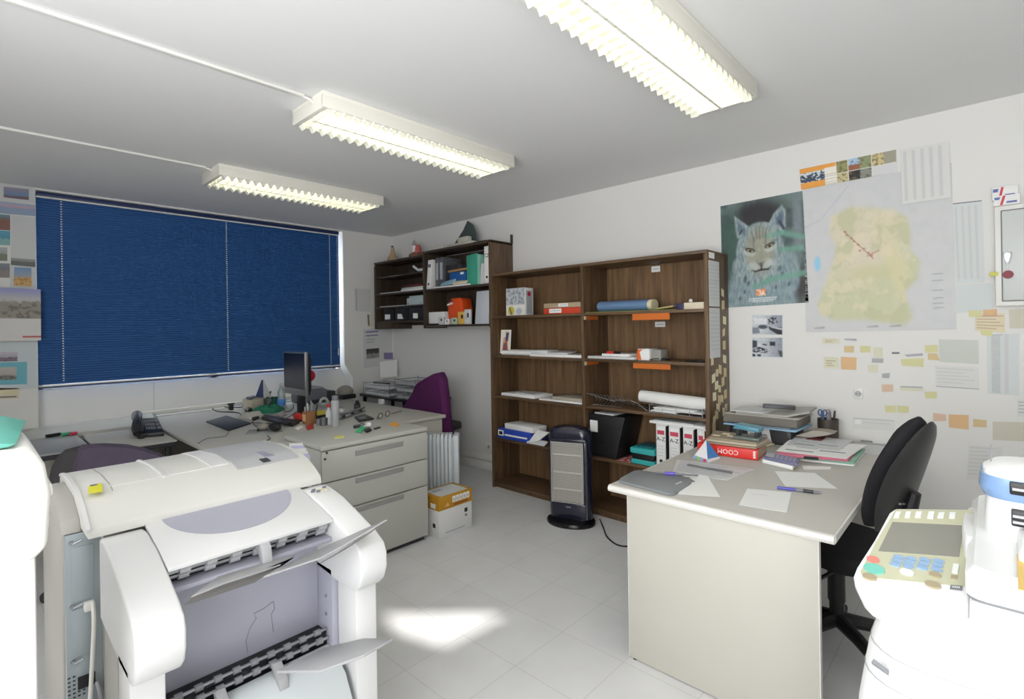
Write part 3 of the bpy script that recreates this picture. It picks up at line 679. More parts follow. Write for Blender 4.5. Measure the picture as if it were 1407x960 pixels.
# --- left bay, top shelf
def painted_box(name, label, cat, x0, x1, y0, y1, z0, z1, m, fn=None, nx=40, ny=40):
    t = thing(name, label, cat, ((x0+x1)/2, (y0+y1)/2, z0))
    b = B(); b.box(x0, x1, y0, y1, z0, z1, m, .002); b.build('body', None, t)
    if fn: painted('printed_front', [(x0+.002, y0, z1-.002), (x1-.002, y0, z1-.002), (x1-.002, y0, z0+.002), (x0+.002, y0, z0+.002)], (0, -1, 0), nx, ny, fn, .0004, t)
    return t
def fn_box(u, v):
    c = lin((196, 200, 204)); c = mixc(c, lin((128, 136, 146)), .8*sm(-.05, .25, fbm(u, v, 9, 3))*(v < .58))
    if v > .6:
        c = lin((232, 232, 226)); c = mixc(c, lin((206, 190, 60)), ell(u, v, .28, .82, .17, .16, .2)); c = mixc(c, lin((110, 104, 60)), seg(u, v, .2, .72, .3, .95, .03)); c = mixc(c, lin((190, 196, 206)), ell(u, v, .7, .85, .16, .12, .3))
    return c
p0, p1 = (-3.3192,3.5,1.8571), (-3.105,3.5,1.619)
t = painted_box('game_box', 'grey and white boxed set standing on the top left shelf of the bookcase', 'box', p0[0], p1[0]+.02, 3.48, 3.60, 1.606, p0[2], PAPER, fn_box)
b = B(); b.box(p1[0]+.02, p1[0]+.0212, 3.50, 3.58, 1.62, 1.83, PALEINK); b.cyl((p1[0]+.02, 3.54, 1.80), (p1[0]+.0215, 3.54, 1.80), .022, n=16, m=mat('crimson_dot', (196, 40, 72), .5)); b.build('spine_print', None, t)
p0, p1 = (-2.8228,3.44,1.7298), (-2.4421,3.44,1.6617)
for nm, lab, z0, z1, m, px in (('file_box', 'orange-red flat file box with white label, lying under the beige one', 1.606, 1.656, mat('file_red', (206, 66, 38), .55, var=.05), (.06, .19)), ('file_box', 'beige flat file box lying on the orange-red one on the top shelf', 1.657, 1.697, mat('file_beige', (178, 160, 130), .6, var=.05), (.16, .26))):
    t = thing(nm, lab, 'file box', (-2.62, 3.58, z0), 0, 'flat file boxes on the top shelf')
    b = B(); b.box(p0[0], -2.425, 3.43, 3.72, z0, z1, m, .003); b.build('body', None, t)
    b = B(); b.box(p0[0]+px[0], p0[0]+px[1], 3.4285, 3.43, z0+.008, z1-.006, PAPER); b.box(p0[0]+px[0]+.01, p0[0]+px[1]-.01, 3.4278, 3.4285, (z0+z1)/2, (z0+z1)/2+.004, PALEINK); b.build('label', None, t)
# --- second shelf
def fn_card(u, v):
    c = lin((226, 216, 200)); c = mixc(c, lin((140, 74, 74)), poly(u, v, [(.3, .35), (.6, .3), (.75, .9), (.2, .92)], .05)); c = mixc(c, lin((60, 66, 104)), poly(u, v, [(.5, .1), (.8, .12), (.72, .5), (.46, .45)], .04)); c = mixc(c, lin((214, 150, 130)), ell(u, v, .38, .45, .1, .12, .3)); return mixc(lin((236, 232, 224)), c, min(sm(.06, .1, u), sm(.06, .1, 1-u), sm(.03, .06, v), sm(.03, .06, 1-v)))
o = painted('postcard', [(-3.425, 3.52, 1.475), (-3.33, 3.56, 1.475), (-3.33, 3.54, 1.252), (-3.425, 3.50, 1.252)], (0, -1, 0), 30, 50, fn_card); tag(o, 'small upright pinkish picture card on the left end of a bookcase shelf', 'postcard')
b = B()
for k, (x, y, r, l) in enumerate(((-3.36, 3.47, .022, .36), (-3.34, 3.52, .02, .34), (-3.37, 3.57, .024, .33))): b.cyl((x, y, 1.241+r), (x+l, y+.015, 1.241+r), r, n=16, m=PAPER)
one(b, 'rolled_papers', 'white rolled papers on the second left shelf below the game box', 'paper roll')
b = B(); b.slab([(-2.985, 3.44, 1.264), (-2.80, 3.44, 1.264), (-2.82, 3.62, 1.264), (-2.985, 3.63, 1.264)], .03, PAPER2, .002); b.slab([(-2.98, 3.42, 1.241), (-2.43, 3.42, 1.241), (-2.43, 3.66, 1.241), (-2.9, 3.66, 1.241)], .022, PAPER, .001); b.slab([(-2.9, 3.44, 1.264), (-2.6, 3.46, 1.264), (-2.62, 3.62, 1.275), (-2.88, 3.6, 1.275)], .012, PAPER2, .001)
one(b, 'paper_stack', 'loose white paper stack beside the rolled papers on the second shelf', 'paper stack')
b = B(); b.slab([(-3.36, 3.44, .866), (-2.95, 3.43, .866), (-2.92, 3.66, .866), (-3.3, 3.68, .866)], .026, PAPER, .002); b.slab([(-3.2, 3.46, .893), (-2.98, 3.45, .893), (-2.95, 3.62, .893), (-3.15, 3.63, .893)], .008, PAPER2); one(b, 'paper_stack', 'flat white paper stack at the left of the third bookcase shelf', 'paper stack')
b = B(); b.slab([(-2.88, 3.415, .866), (-2.43, 3.415, .866), (-2.43, 3.66, .866), (-2.84, 3.66, .866)], .014, PAPER, .001); b.slab([(-2.74, 3.43, .881), (-2.43, 3.43, .881), (-2.43, 3.66, .881), (-2.7, 3.66, .881)], .026, mat('taupe_folder', (170, 162, 148), .7, var=.05), .002); one(b, 'folder', 'taupe folder on white sheets at the right of the third bookcase shelf', 'folder')
t = thing('paper_packet', 'blue printed paper packet torn open on the fourth bookcase shelf', 'paper packet', (-3.2, 3.55, .469))
p0, p1 = (-3.3921,3.42,0.5572), (-3.0482,3.42,0.4764)
b = B(); b.box(p0[0], p1[0]+.06, 3.42, 3.66, .469, .56, mat('packet_blue', (44, 74, 176), .5, var=.06), .004); b.box(p0[0]+.005, p0[0]+.075, 3.418, 3.42, .495, .545, PAPER); b.box(p0[0]+.018, p0[0]+.062, 3.417, 3.418, .505, .535, DARKINK); b.box(p0[0]+.09, p1[0]+.02, 3.418, 3.42, .50, .515, PAPER); b.build('wrapper', None, t)
b = B(); b.slab([(p0[0]+.07, 3.44, .561), (p1[0]+.08, 3.43, .561), (p1[0]+.1, 3.6, .561), (p0[0]+.1, 3.62, .561)], .05, PAPER, .004); b.slab([(p1[0]+.03, 3.415, .472), (p1[0]+.16, 3.405, .51), (p1[0]+.26, 3.42, .59), (p1[0]+.13, 3.43, .60)], .03, PAPER, .003, d=(0, 1, 0)); b.slab([(p1[0]+.02, 3.41, .47), (p1[0]+.22, 3.41, .47), (p1[0]+.24, 3.44, .5), (p1[0]+.05, 3.44, .5)], .012, PAPER2, .002); b.build('paper_sheets', None, t)
# --- right bay
t = thing('drawing_roll', 'blue rolled-up drawing lying on the top right shelf of the bookcase', 'paper roll', (-2.05, 3.55, 1.606))
b = B(); b.lathe([(.001, 0), (.001, .01)], (0, 0, 0)); b = B()
p0, p1 = (-2.3066,3.5,1.6839), (-1.8711,3.5,1.6652)
rings = [[(p0[0]+(p1[0]-p0[0])*k/4, 3.53+.062*math.cos(a), 1.6525+.042*math.sin(a)) for a in [2*PI*i/20 for i in range(20)]] for k in range(5)]
b.loft(rings, mat('drawing_blue', (104, 134, 172), .6, var=.08)); b.build('sheet', None, t)
b = B(); b.loft([[(p1[0]+dx, 3.53+.06*math.cos(a), 1.6525+.04*math.sin(a)) for a in [2*PI*i/20 for i in range(20)]] for dx in (.001, .035)], CREAM); b.build('rolled_end', None, t)
b = B(); b.slab([(-2.38, 3.42, 1.606), (-2.1, 3.41, 1.606), (-1.8, 3.43, 1.606), (-1.6, 3.45, 1.606), (-1.62, 3.6, 1.606), (-2.37, 3.6, 1.606)], .003, mat('green_yellow_map', (150, 168, 96), .7, var=.15, scale=14)); one(b, 'folded_map', 'thin green-yellow printed sheet under the blue roll', 'paper sheet')
b = B(); b.slab([(-1.78, 3.43, 1.61), (-1.64, 3.42, 1.625), (-1.64, 3.55, 1.625), (-1.78, 3.56, 1.61)], .012, mat('fawn_strap', (176, 160, 110), .6), .003); one(b, 'folded_strap', 'fawn folded strip beside the blue roll on the top right shelf', 'strap')
p0, p1 = (-1.6198,3.44,1.6734), (-1.4135,3.44,1.6145)
t = thing('book', 'cream book with dark spine lying flat at the right end of the top shelf', 'book', (-1.5, 3.55, 1.606))
b = B(); b.box(p0[0]+.05, -1.42, 3.44, 3.66, 1.606, 1.652, mat('book_cream', (226, 214, 190), .7, var=.04), .003); b.build('pages', None, t)
b = B(); b.box(p0[0]-.01, p0[0]+.05, 3.435, 3.66, 1.606, 1.648, mat('book_dark_blue', (50, 48, 84), .5, var=.08), .003); b.build('spine', None, t)
b = B(); b.sphere((-1.545, 3.5, 1.6665), .014, WHITE); one(b, 'white_ball', 'tiny white ball resting on the cream book', 'ball')
b = B(); b.slab([(-2.37, 3.42, 1.241), (-1.95, 3.42, 1.241), (-1.93, 3.66, 1.241), (-2.34, 3.66, 1.241)], .02, PAPER2, .004); b.slab([(-2.25, 3.44, 1.262), (-2.0, 3.43, 1.262), (-2.0, 3.62, 1.262), (-2.22, 3.63, 1.262)], .02, PAPER, .004); one(b, 'paper_stack', 'greyish paper pile on the second right shelf beside a small carton', 'paper stack')
b = B(); b.cyl((-2.2, 3.44, 1.292), (-2.14, 3.445, 1.292), .009, n=10, m=RED); b.cyl((-2.14, 3.445, 1.292), (-2.09, 3.45, 1.292), .01, n=10, m=BLACK); one(b, 'marker_pen', 'red and black marker lying on the greyish paper pile', 'pen')
p0, p1 = (-1.9463,3.43,1.3194), (-1.8519,3.43,1.2625)
t = thing('carton', 'small white and orange carton on the second right shelf of the bookcase', 'box', (-1.9, 3.5, 1.241))
b = B(); b.box(p0[0]+.02, p1[0]+.02, 3.43, 3.56, 1.241, 1.325, PAPER, .003); b.build('body', None, t)
b = B(); b.slab([(p0[0]+.021, 3.4292, 1.245), (p0[0]+.05, 3.4292, 1.245), (p0[0]+.035, 3.4292, 1.30), (p0[0]+.06, 3.4292, 1.32), (p0[0]+.021, 3.4292, 1.32)], .0006, ORANGE, d=(0, -1, 0)); b.box(p0[0]+.005, p0[0]+.02, 3.44, 3.55, 1.245, 1.31, ORANGE, .002); b.build('orange_flap', None, t)
b = B(); b.box(p1[0]+.025, p1[0]+.10, 3.45, 3.56, 1.241, 1.32, mat('grey_carton', (150, 148, 142), .6, var=.08), .003); one(b, 'carton', 'small grey carton standing beside the white and orange one', 'box')
b = B(); b.tube(smooth_path([(p1[0]+.1, 3.44, 1.247), (p1[0]+.14, 3.43, 1.262), (p1[0]+.17, 3.45, 1.247), (p1[0]+.12, 3.47, 1.25), (p1[0]+.06, 3.435, 1.255), (p1[0]+.02, 3.43, 1.245)], 5), .003, 6, BLACK); one(b, 'cable', 'short black cable coiled beside the grey carton', 'cable')
b = B(); b.cyl((-1.56, 3.43, 1.248), (-1.44, 3.42, 1.248), .006, n=10, m=BLACK); b.cyl((-1.44, 3.42, 1.248), (-1.42, 3.419, 1.248), .009, n=10, m=BLACK); one(b, 'pen', 'black pen at the right end of the second right shelf', 'pen')
# third right shelf: wire rack, paper, plan roll
t = thing('wire_rack', 'folding chrome wire rack lying at the left of the third right shelf', 'wire rack', (-2.2, 3.5, .866))
b = B(); R_ = .0028
for k in range(9):
    x = -2.38+.032*k; b.tube([(x, 3.42, .96-.006*k), (x+.012, 3.50, .95), (x+.03, 3.52, .90), (x+.035, 3.45, .872)], R_, 6, STEEL)
b.tube([(-2.38, 3.42, .962), (-2.12, 3.42, .915)], R_, 6, STEEL); b.tube([(-2.35, 3.45, .872), (-2.09, 3.45, .872)], R_, 6, STEEL); b.build('upright_grid', None, t)
b = B(); b.tube(smooth_path([(-2.12, 3.42, .93), (-2.0, 3.42, .935), (-1.92, 3.42, .915), (-1.84, 3.42, .872), (-1.86, 3.60, .872), (-2.05, 3.62, .872), (-2.12, 3.6, .93)], 5), R_, 6, STEEL)
for k in range(6): b.tube([(-2.1+.045*k, 3.42, .932-.008*k), (-2.1+.045*k, 3.6, .874)], R_, 6, STEEL)
b.build('folded_grid', None, t)
t = thing('plan_roll', 'thick white roll of plans lying on the third right shelf', 'paper roll', (-1.68, 3.45, .88))
p0, p1 = (-1.9417,3.4,0.9381), (-1.4174,3.4,0.9203)
b = B(); b.cyl((p0[0], 3.50, .967), (p1[0], 3.48, .952), .044, n=24, m=PAPER); b.build('sheet', None, t)
b = B(); b.cyl((p1[0], 3.48, .952), (p1[0]+.003, 3.48, .952), .03, n=20, m=DARK); b.build('hollow_end', None, t)
b = B()
for k, (x0_, x1_, h, m) in enumerate(((-1.82, -1.62, .010, PAPER), (-1.80, -1.44, .010, PAPER2), (-1.81, -1.50, .008, PAPER))): b.slab([(x0_, 3.41+.01*k, .8755+.0102*k), (x1_, 3.405+.01*k, .8755+.0102*k), (x1_, 3.62, .8755+.0102*k), (x0_+.05, 3.63, .8755+.0102*k)], h, m, .002)
one(b, 'paper_stack', 'creased white papers under the thick roll of plans', 'paper stack')
t = thing('letter_tray', 'chrome wire letter tray holding the roll of plans', 'letter tray', (-1.6, 3.42, .866))
b = B()
for z in (.872, .925): b.tube([(-1.82, 3.395, z), (-1.43, 3.395, z), (-1.43, 3.65, z), (-1.82, 3.65, z)], .0025, 6, STEEL, closed=True)
for x in (-1.82, -1.72, -1.62, -1.52, -1.43): b.tube([(x, 3.395, .925), (x, 3.395, .872), (x, 3.65, .872)], .002, 6, STEEL)
b.build('wire_frame', None, t)
# fourth right shelf
t = thing('archive_box', 'black archive box with white label standing behind the heater', 'archive box', (-2.2, 3.5, .469))
b = B(); b.prism([(-2.375, .469), (-2.13, .469), (-2.045, .80), (-2.375, .80)], 'y', 3.43, 3.72, mat('archive_black', (24, 24, 26), .5, var=.1), .006); b.build('body', None, t)
b = B(); b.box(-2.36, -2.29, 3.428, 3.43, .66, .75, PAPER); b.build('label', None, t)
for z in (.66, .58):
    b = B(); b.cyl((-2.25, 3.43, z), (-2.25, 3.426, z), .009, n=12, m=CHROME); b.build('rivet', None, t)
b = B(); b.slab([(-2.33, 3.45, .801), (-2.15, 3.44, .801), (-2.14, 3.6, .801), (-2.3, 3.62, .801)], .012, PAPER2, .002); one(b, 'paper_stack', 'grey papers lying on top of the black archive box', 'paper stack')
def fn_mag(u, v):
    c = lin((196, 60, 72)); c = mixc(c, lin((232, 214, 206)), sm(.0, .4, fbm(u, v, 4, 9))); c = mixc(c, lin((90, 40, 48)), sm(.2, .5, fbm(u, v, 6, 5))); return c
o = painted('magazine', [(-2.10, 3.60, .47), (-2.0, 3.60, .47), (-2.0, 3.412, .47), (-2.115, 3.412, .47)], (0, 0, 1), 24, 24, fn_mag); tag(o, 'red glossy magazine lying on the shelf in front of the archive box', 'magazine')
t = thing('cash_box', 'teal and black storage box on the fourth right shelf beside the white binders', 'box', (-1.9, 3.5, .469))
TL = mat('teal_box', (58, 176, 176), .4, var=.05)
b = B(); b.box(-1.99, -1.80, 3.42, 3.62, .469, .505, TL, .006); b.box(-1.995, -1.795, 3.415, 3.625, .548, .59, TL, .006); b.build('body', None, t)
b = B(); b.box(-1.985, -1.805, 3.425, 3.615, .505, .55, BLACK, .003); b.box(-1.96, -1.83, 3.45, 3.6, .588, .605, mat('dark_teal', (24, 92, 98), .4), .006); b.build('black_band', None, t)
# four lever-arch binders marked A-Z
pinks = mat('binder_pink', (206, 74, 98), .5, var=.04); BW = mat('binder_white', (226, 226, 224), .5, var=.02)
labs = ('leftmost white A-Z binder, next to the teal box', 'second white A-Z binder, one from the teal box', 'third white A-Z binder from the teal box', 'rightmost white A-Z binder, against the bookcase side')
for k, (pa, pb_) in enumerate((((-1.7846,3.42,0.8075), (-1.6974,3.42,0.8173)), ((-1.6865,3.42,0.8134), (-1.5917,3.42,0.8243)), ((-1.5813,3.42,0.8103), (-1.4928,3.42,0.8206)), ((-1.4803,3.42,0.8022), (-1.3976,3.42,0.8122)))):
    x0, x1 = pa[0], pb_[0]; x1 = min(x1, -1.416); zb, zt = .469, .789
    t = thing('binder', labs[k], 'binder', ((x0+x1)/2, 3.55, zb), 0, 'white A-Z binders on the fourth shelf')
    b = B(); b.box(x0, x1, 3.42, 3.72, zb, zt, BW, .004); b.build('cover', None, t)
    b = B(); b.box(x1-.012, x1+.0005, 3.4195, 3.722, zb+.002, zt-.01, BLACK); b.build('edge', None, t)
    b = B(); b.box(x0+.012, x1-.022, 3.418, 3.42, zb+.02, zt-.02, PAPER); b.box(x0+.012, x1-.022, 3.4172, 3.418, zt-.075, zt-.045, pinks)
    for q in range(4): b.box(x0+.016, x1-.03, 3.4174, 3.418, zt-.16-.022*q, zt-.158-.022*q, PALEINK)
    lb = b.build('spine_label', None, t)
    text('lettering', 'A-Z', .040, ((x0+x1)/2-.005, 3.4168, zt-.108), (1, 0, 0), (0, 0, 1), DARKINK, lb)
    b = B(); b.cyl(((x0+x1)/2-.005, 3.42, zb+.055), ((x0+x1)/2-.005, 3.4165, zb+.055), .013, n=16, m=DARK); b.build('finger_hole', None, t)
b = B(); b.slab([(-1.83, 3.41, .79), (-1.42, 3.41, .79), (-1.42, 3.68, .79), (-1.8, 3.68, .79)], .018, PAPER, .002); b.slab([(-1.8, 3.405, .809), (-1.5, 3.41, .809), (-1.5, 3.66, .809), (-1.78, 3.66, .809)], .008, PAPER2); one(b, 'paper_stack', 'white paper stack lying across the tops of the A-Z binders', 'paper stack')

# ---------------------------------------------------------------- wall cabinet in the far corner
DW = wood_mat('dark_brown_wood', (46, 37, 30), (84, 69, 55)); DWX = wood_mat('dark_brown_wood_across', (46, 37, 30), (84, 69, 55), axis='x')
t = thing('wall_shelf', 'dark brown open wall cabinet hung in the far corner, left of the bookcase', 'wall shelf', (-4.5, 3.6, 1.5))
ua, ub, uc, uy, yb_ = -5.52, -4.535, -3.492, 3.455, YN-.004
b = B(); b.prism([(uy, 1.50), (yb_, 1.50), (yb_, 2.30), (uy+.05, 2.30), (uy+.015, 2.285), (uy, 2.25)], 'x', ua, ua+.03, DW, .003); b.build('side_panel', None, t)
b = B(); b.box(ub-.014, ub+.014, uy, yb_, 1.50, 2.34, DW, .002); b.build('side_panel', None, t)
b = B(); b.box(uc-.028, uc, uy, yb_, 1.50, 2.33, WOOD, .002); b.build('side_panel', None, t)
b = B(); b.box(ua, ub, uy, yb_, 2.285, 2.31, DWX, .004); b.build('top_board', None, t)
b = B(); b.box(ub, uc, uy, yb_, 2.315, 2.34, DWX, .002); b.build('top_board', None, t)
b = B(); b.box(ua+.02, uc-.02, yb_-.01, yb_, 1.54, 2.31, DW); b.build('back_board', None, t)
for z in (2.13, 1.925, 1.765, 1.595):
    b = B(); b.box(ua+.03, ub-.014, uy+.01, yb_-.01, z-.018, z, DWX, .0015); b.build('shelf', None, t)
b = B(); b.box(ua+.03, ua+.34, uy+.005, yb_-.01, 1.50, 1.575, DWX, .002); b.build('lower_box', None, t)
for z in (1.925, 1.535):
    b = B(); b.box(ub+.014, uc-.028, uy+.005, yb_-.01, z-.02, z, DWX, .0015); b.build('shelf', None, t)
b = B(); b.box(uc-.004, uc+.004, yb_-.03, yb_, 2.33, 2.42, DW); b.build('end_bracket', None, t)
# contents, left half
b = B(); b.box(-4.86, -4.70, 3.5, 3.62, 2.131, 2.165, BLACK, .01); one(b, 'camera_pouch', 'small black pouch on the upper left shelf of the wall cabinet', 'pouch')
b = B(); b.cyl((-4.76, 3.49, 2.20), (-4.66, 3.48, 2.15), .014, n=12, m=PAPER); b.cyl((-4.655, 3.48, 2.15), (-4.57, 3.48, 2.15), .016, n=12, m=PAPER2); one(b, 'glue_tube', 'pale tube leaning on the upper left shelf of the wall cabinet', 'tube')
b = B()
for k, (a, c, h, m) in enumerate(((-5.0, -4.56, .025, PAPER), (-4.98, -4.57, .018, PAPER2), (-4.95, -4.6, .016, mat('dark_red_folder', (112, 36, 40), .6, var=.06)))): b.slab([(a, 3.48, 1.926+.026*k), (c, 3.475, 1.926+.026*k), (c, 3.7, 1.926+.026*k), (a, 3.7, 1.926+.026*k)], h, m, .002)
one(b, 'paper_stack', 'papers with a dark red folder on the second left shelf of the wall cabinet', 'paper stack')
b = B(); b.slab([(-5.42, 3.47, 1.926), (-5.02, 3.47, 1.926), (-5.02, 3.68, 1.926), (-5.38, 3.68, 1.926)], .008, PAPER2); one(b, 'paper_sheet', 'thin pale papers at the left end of the second wall-cabinet shelf', 'paper sheet')
b = B(); b.slab([(-5.42, 3.47, 1.766), (-4.92, 3.47, 1.766), (-4.92, 3.68, 1.766), (-5.38, 3.68, 1.766)], .007, PAPER2); one(b, 'paper_sheet', 'thin pale papers at the left end of the third wall-cabinet shelf', 'paper sheet')
t = thing('document_case', 'pale blue-white flat case on the third left shelf of the wall cabinet', 'case', (-4.72, 3.58, 1.766))
PBL = mat('pale_blue_plastic', (176, 190, 192), .45, var=.03)
b = B(); b.box(-4.88, -4.56, 3.475, 3.70, 1.766, 1.845, PBL, .006); b.build('body', None, t)
b = B(); b.box(-4.84, -4.56, 3.48, 3.70, 1.846, 1.868, PBL, .004)
b.build('lid', None, t)
for x in (-4.85, -4.61):
    b = B(); b.cyl((x, 3.475, 1.785), (x, 3.471, 1.785), .008, n=10, m=GREY); b.build('stud', None, t)
for k, (x0, x1, lab, w) in enumerate(((-5.36, -5.15, 'black box file with white label, leftmost in the bottom of the wall cabinet', .11), (-5.12, -4.87, 'black box file with torn label, middle of the bottom of the wall cabinet', .11), (-4.85, -4.56, 'black box file with square label, rightmost in the bottom of the wall cabinet', .085))):
    z0 = 1.596; t = thing('box_file', lab, 'box file', ((x0+x1)/2, 3.6, z0), 0, 'black box files in the wall cabinet')
    b = B(); b.box(x0, x1, 3.48, 3.74, z0, 1.742, mat('box_file_black', (20, 20, 22), .55, var=.08), .004); b.build('body', None, t)
    cx = (x0+x1)/2-.02; b = B()
    b.slab([(cx-w/2, 3.48, z0+.02), (cx+w/2, 3.48, z0+.018), (cx+w/2-(.03 if k == 1 else 0), 3.48, z0+.075), (cx-w/2, 3.48, z0+.078)], .0015, PAPER, d=(0, -1, 0)); b.build('label', None, t)
# contents, right half
def binder(loc_x, w, h, z0, lean, label, mark):
    t = thing('binder', label, 'binder', (loc_x, 3.58, z0)); s = math.tan(lean)*h
    M = [(loc_x, 0), (loc_x+w, 0), (loc_x+w+s, h), (loc_x+s, h)]
    b = B(); b.prism([(x, z0+z) for x, z in M], 'y', 3.475, 3.74, BW, .004); b.build('cover', None, t)
    b = B(); b.prism([(x, z0+z) for x, z in ((loc_x+.01+s*.06, h*.06), (loc_x+w-.01+s*.06, h*.06), (loc_x+w-.01+s*.94, h*.94), (loc_x+.01+s*.94, h*.94))], 'y', 3.473, 3.475, PAPER); sl = b.build('spine_label', None, t)
    b = B(); b.cyl((loc_x+w/2+s*.2, 3.474, z0+h*.17), (loc_x+w/2+s*.2, 3.470, z0+h*.17), .013, n=14, m=DARK); b.build('finger_hole', None, t)
    if len(mark) < 2:
        b = B(); zz = z0+h*.74
        for q in range(3): b.slab([(loc_x+w/2+s*.74-.022+.016*q, 3.4722, zz), (loc_x+w/2+s*.74-.010+.016*q, 3.4722, zz), (loc_x+w/2+s*.74-.010+.016*q, 3.4722, zz+.035), (loc_x+w/2+s*.74-.022+.016*q, 3.4722, zz+.035)], .0006, DARKINK, d=(0, -1, 0))
        b.build('printed_mark', None, sl)
    else: text('lettering', mark, .05, (loc_x+w/2+s*.72, 3.4722, z0+h*.74), (1, 0, 0), (0, 0, 1), DARKINK, sl)
binder(-4.515, .075, .315, 1.926, .12, 'white lever-arch binder leaning at the left in the wall cabinet', 'A')
binder(-3.60, .075, .36, 1.926, 0, 'white lever-arch binder upright at the right end of the wall cabinet', 'CZ')
MARB = mat('marbled_grey', (96, 98, 102), .6, var=.6, scale=55)
for k, (x, w, h) in enumerate(((-4.385, .06, .33), (-4.315, .06, .33))):
    t = thing('marbled_binder', ('grey marbled binder next to the leaning white one', 'grey marbled binder, second from the leaning white one')[k], 'binder', (x, 3.6, 1.926), 0, 'marbled binders in the wall cabinet')
    b = B(); b.box(x, x+w, 3.50, 3.75, 1.926, 1.926+h, MARB, .004); b.build('cover', None, t)
    b = B(); b.box(x+.012, x+w-.012, 3.498, 3.50, 2.02, 2.2, PALEINK); b.build('spine_label', None, t)
b = B(); b.box(-4.24, -3.98, 3.52, 3.74, 1.95, 2.16, mat('dark_marbled', (58, 58, 62), .6, var=.4, scale=40), .004); one(b, 'box_file', 'dark marbled box file behind the blue box in the wall cabinet', 'box file')
b = B(); b.box(-4.13, -3.88, 3.485, 3.515, 1.975, 2.075, mat('box_blue', (34, 92, 160), .5, var=.05), .003); b.box(-3.96, -3.91, 3.483, 3.485, 2.045, 2.068, PAPER); one(b, 'flat_box', 'bright blue flat box with small white label in the wall cabinet', 'box')
b = B(); b.slab([(-4.15, 3.478, 2.077), (-3.86, 3.478, 2.085), (-3.86, 3.515, 2.085), (-4.15, 3.515, 2.077)], .022, mat('tan_folder', (168, 130, 92), .6, var=.06), .002); one(b, 'folder', 'tan folder lying on the bright blue box', 'folder')
PALEB = mat('pale_blue_paper', (140, 180, 200), .7, var=.06)
b = B(); b.slab([(-4.36, 3.46, 1.926), (-3.80, 3.458, 1.926), (-3.80, 3.478, 1.926), (-4.33, 3.478, 1.926)], .016, PAPER, .001); b.slab([(-4.25, 3.458, 1.943), (-4.05, 3.456, 1.95), (-4.02, 3.477, 1.99), (-4.2, 3.477, 1.97)], .02, PALEB, .003); b.slab([(-4.05, 3.456, 1.943), (-3.84, 3.456, 1.943), (-3.84, 3.477, 1.96), (-4.03, 3.477, 1.965)], .02, CREAM, .003); one(b, 'paper_stack', 'white and pale blue papers spilling before the blue box', 'paper stack')
b = B(); b.slab([(-3.86, 3.48, 1.926), (-3.70, 3.47, 1.926), (-3.70, 3.47, 2.235), (-3.86, 3.48, 2.225)], .03, mat('teal_green', (66, 164, 138), .55, var=.05), .003, d=(0, 1, 0)); one(b, 'ring_folder', 'teal green folder standing in the wall cabinet', 'folder')
b = B(); b.box(-3.70, -3.665, 3.475, 3.70, 1.926, 2.22, mat('pale_teal', (140, 196, 180), .55, var=.05), .003); one(b, 'ring_folder', 'pale teal folder between the teal folder and the white binder', 'folder')
b = B(); b.slab([(-3.66, 3.47, 1.926), (-3.61, 3.47, 1.926), (-3.605, 3.47, 2.12), (-3.64, 3.47, 2.13)], .2, PAPER2, .003, d=(0, 1, 0)); one(b, 'brochure', 'grey-white brochure beside the upright white binder', 'brochure')
t = thing('paper_bag', 'bright orange bag standing in the lower right of the wall cabinet', 'bag', (-4.1, 3.58, 1.536))
p0, p1 = (-4.2105,3.5,1.8119), (-3.9491,3.5,1.6357)
b = B(); b.loft([[(x0_, 3.50, z), (x1_, 3.50, z), (x1_-.02, 3.66, z), (x0_+.02, 3.66, z)] for z, x0_, x1_ in ((1.536, -4.17, -3.97), (1.66, -4.19, -3.94), (1.76, -4.18, -3.96), (1.80, -4.15, -3.97), (1.81, -4.12, -3.99))], mat('orange_bag', (226, 82, 24), .5, var=.1, scale=14), bev=.01); b.build('body', None, t)
b = B(); b.slab([(-4.19, 3.497, 1.735), (-4.10, 3.497, 1.748), (-4.10, 3.497, 1.765), (-4.19, 3.497, 1.752)], .002, PAPER, d=(0, -1, 0)); b.slab([(-4.18, 3.497, 1.77), (-4.11, 3.497, 1.78), (-4.11, 3.497, 1.795), (-4.18, 3.497, 1.787)], .002, DARK, d=(0, -1, 0)); b.build('printed_band', None, t)
b = B(); fbox(b, (-4.5109,3.5,1.6751), (-4.2405,3.5,1.5511), .2, PAPER, .004); one(b, 'carton', 'white carton at the lower left of the wall cabinet beside the orange bag', 'box')
def fn_small(u, v): return mixc(lin((216, 212, 200)), lin((70, 74, 80)), sm(.1, .3, fbm(u, v, 5, 12)))
for k, (xa, w, h, lab, m) in enumerate(((-4.30, .075, .085, 'small white dispenser with a dark spot beside the white carton', PAPER2), (-4.20, .06, .06, 'small pale dish at the foot of the orange bag', PAPER), (-4.10, .09, .07, 'small pale green carton at the foot of the orange bag', mat('pale_green_carton', (170, 196, 172), .6)), (-3.99, .10, .13, 'small yellow and white carton right of the orange bag', mat('yellow_carton', (222, 178, 84), .6, var=.08)), (-3.89, .085, .15, 'small pale tin with dark patches beside the white board', PAPER2))):
    t = thing('small_box', lab, 'box', (xa, 3.48, 1.536)); b = B(); b.box(xa, xa+w, 3.462, 3.497, 1.536, 1.536+h, m, .008); b.build('body', None, t)
    b = B(); b.box(xa+w*.55, xa+w*.85, 3.461, 3.462, 1.536+h*.45, 1.536+h*.75, DARK); b.build('mark', None, t)
b = B(); b.slab([(-3.76, 3.49, 1.536), (-3.545, 3.47, 1.536), (-3.545, 3.49, 1.86), (-3.76, 3.52, 1.86)], .008, mat('white_board', (206, 210, 218), .5, var=.02), .002, d=(0, 1, 0)); one(b, 'white_board', 'white panel leaning in the lower right corner of the wall cabinet', 'panel')
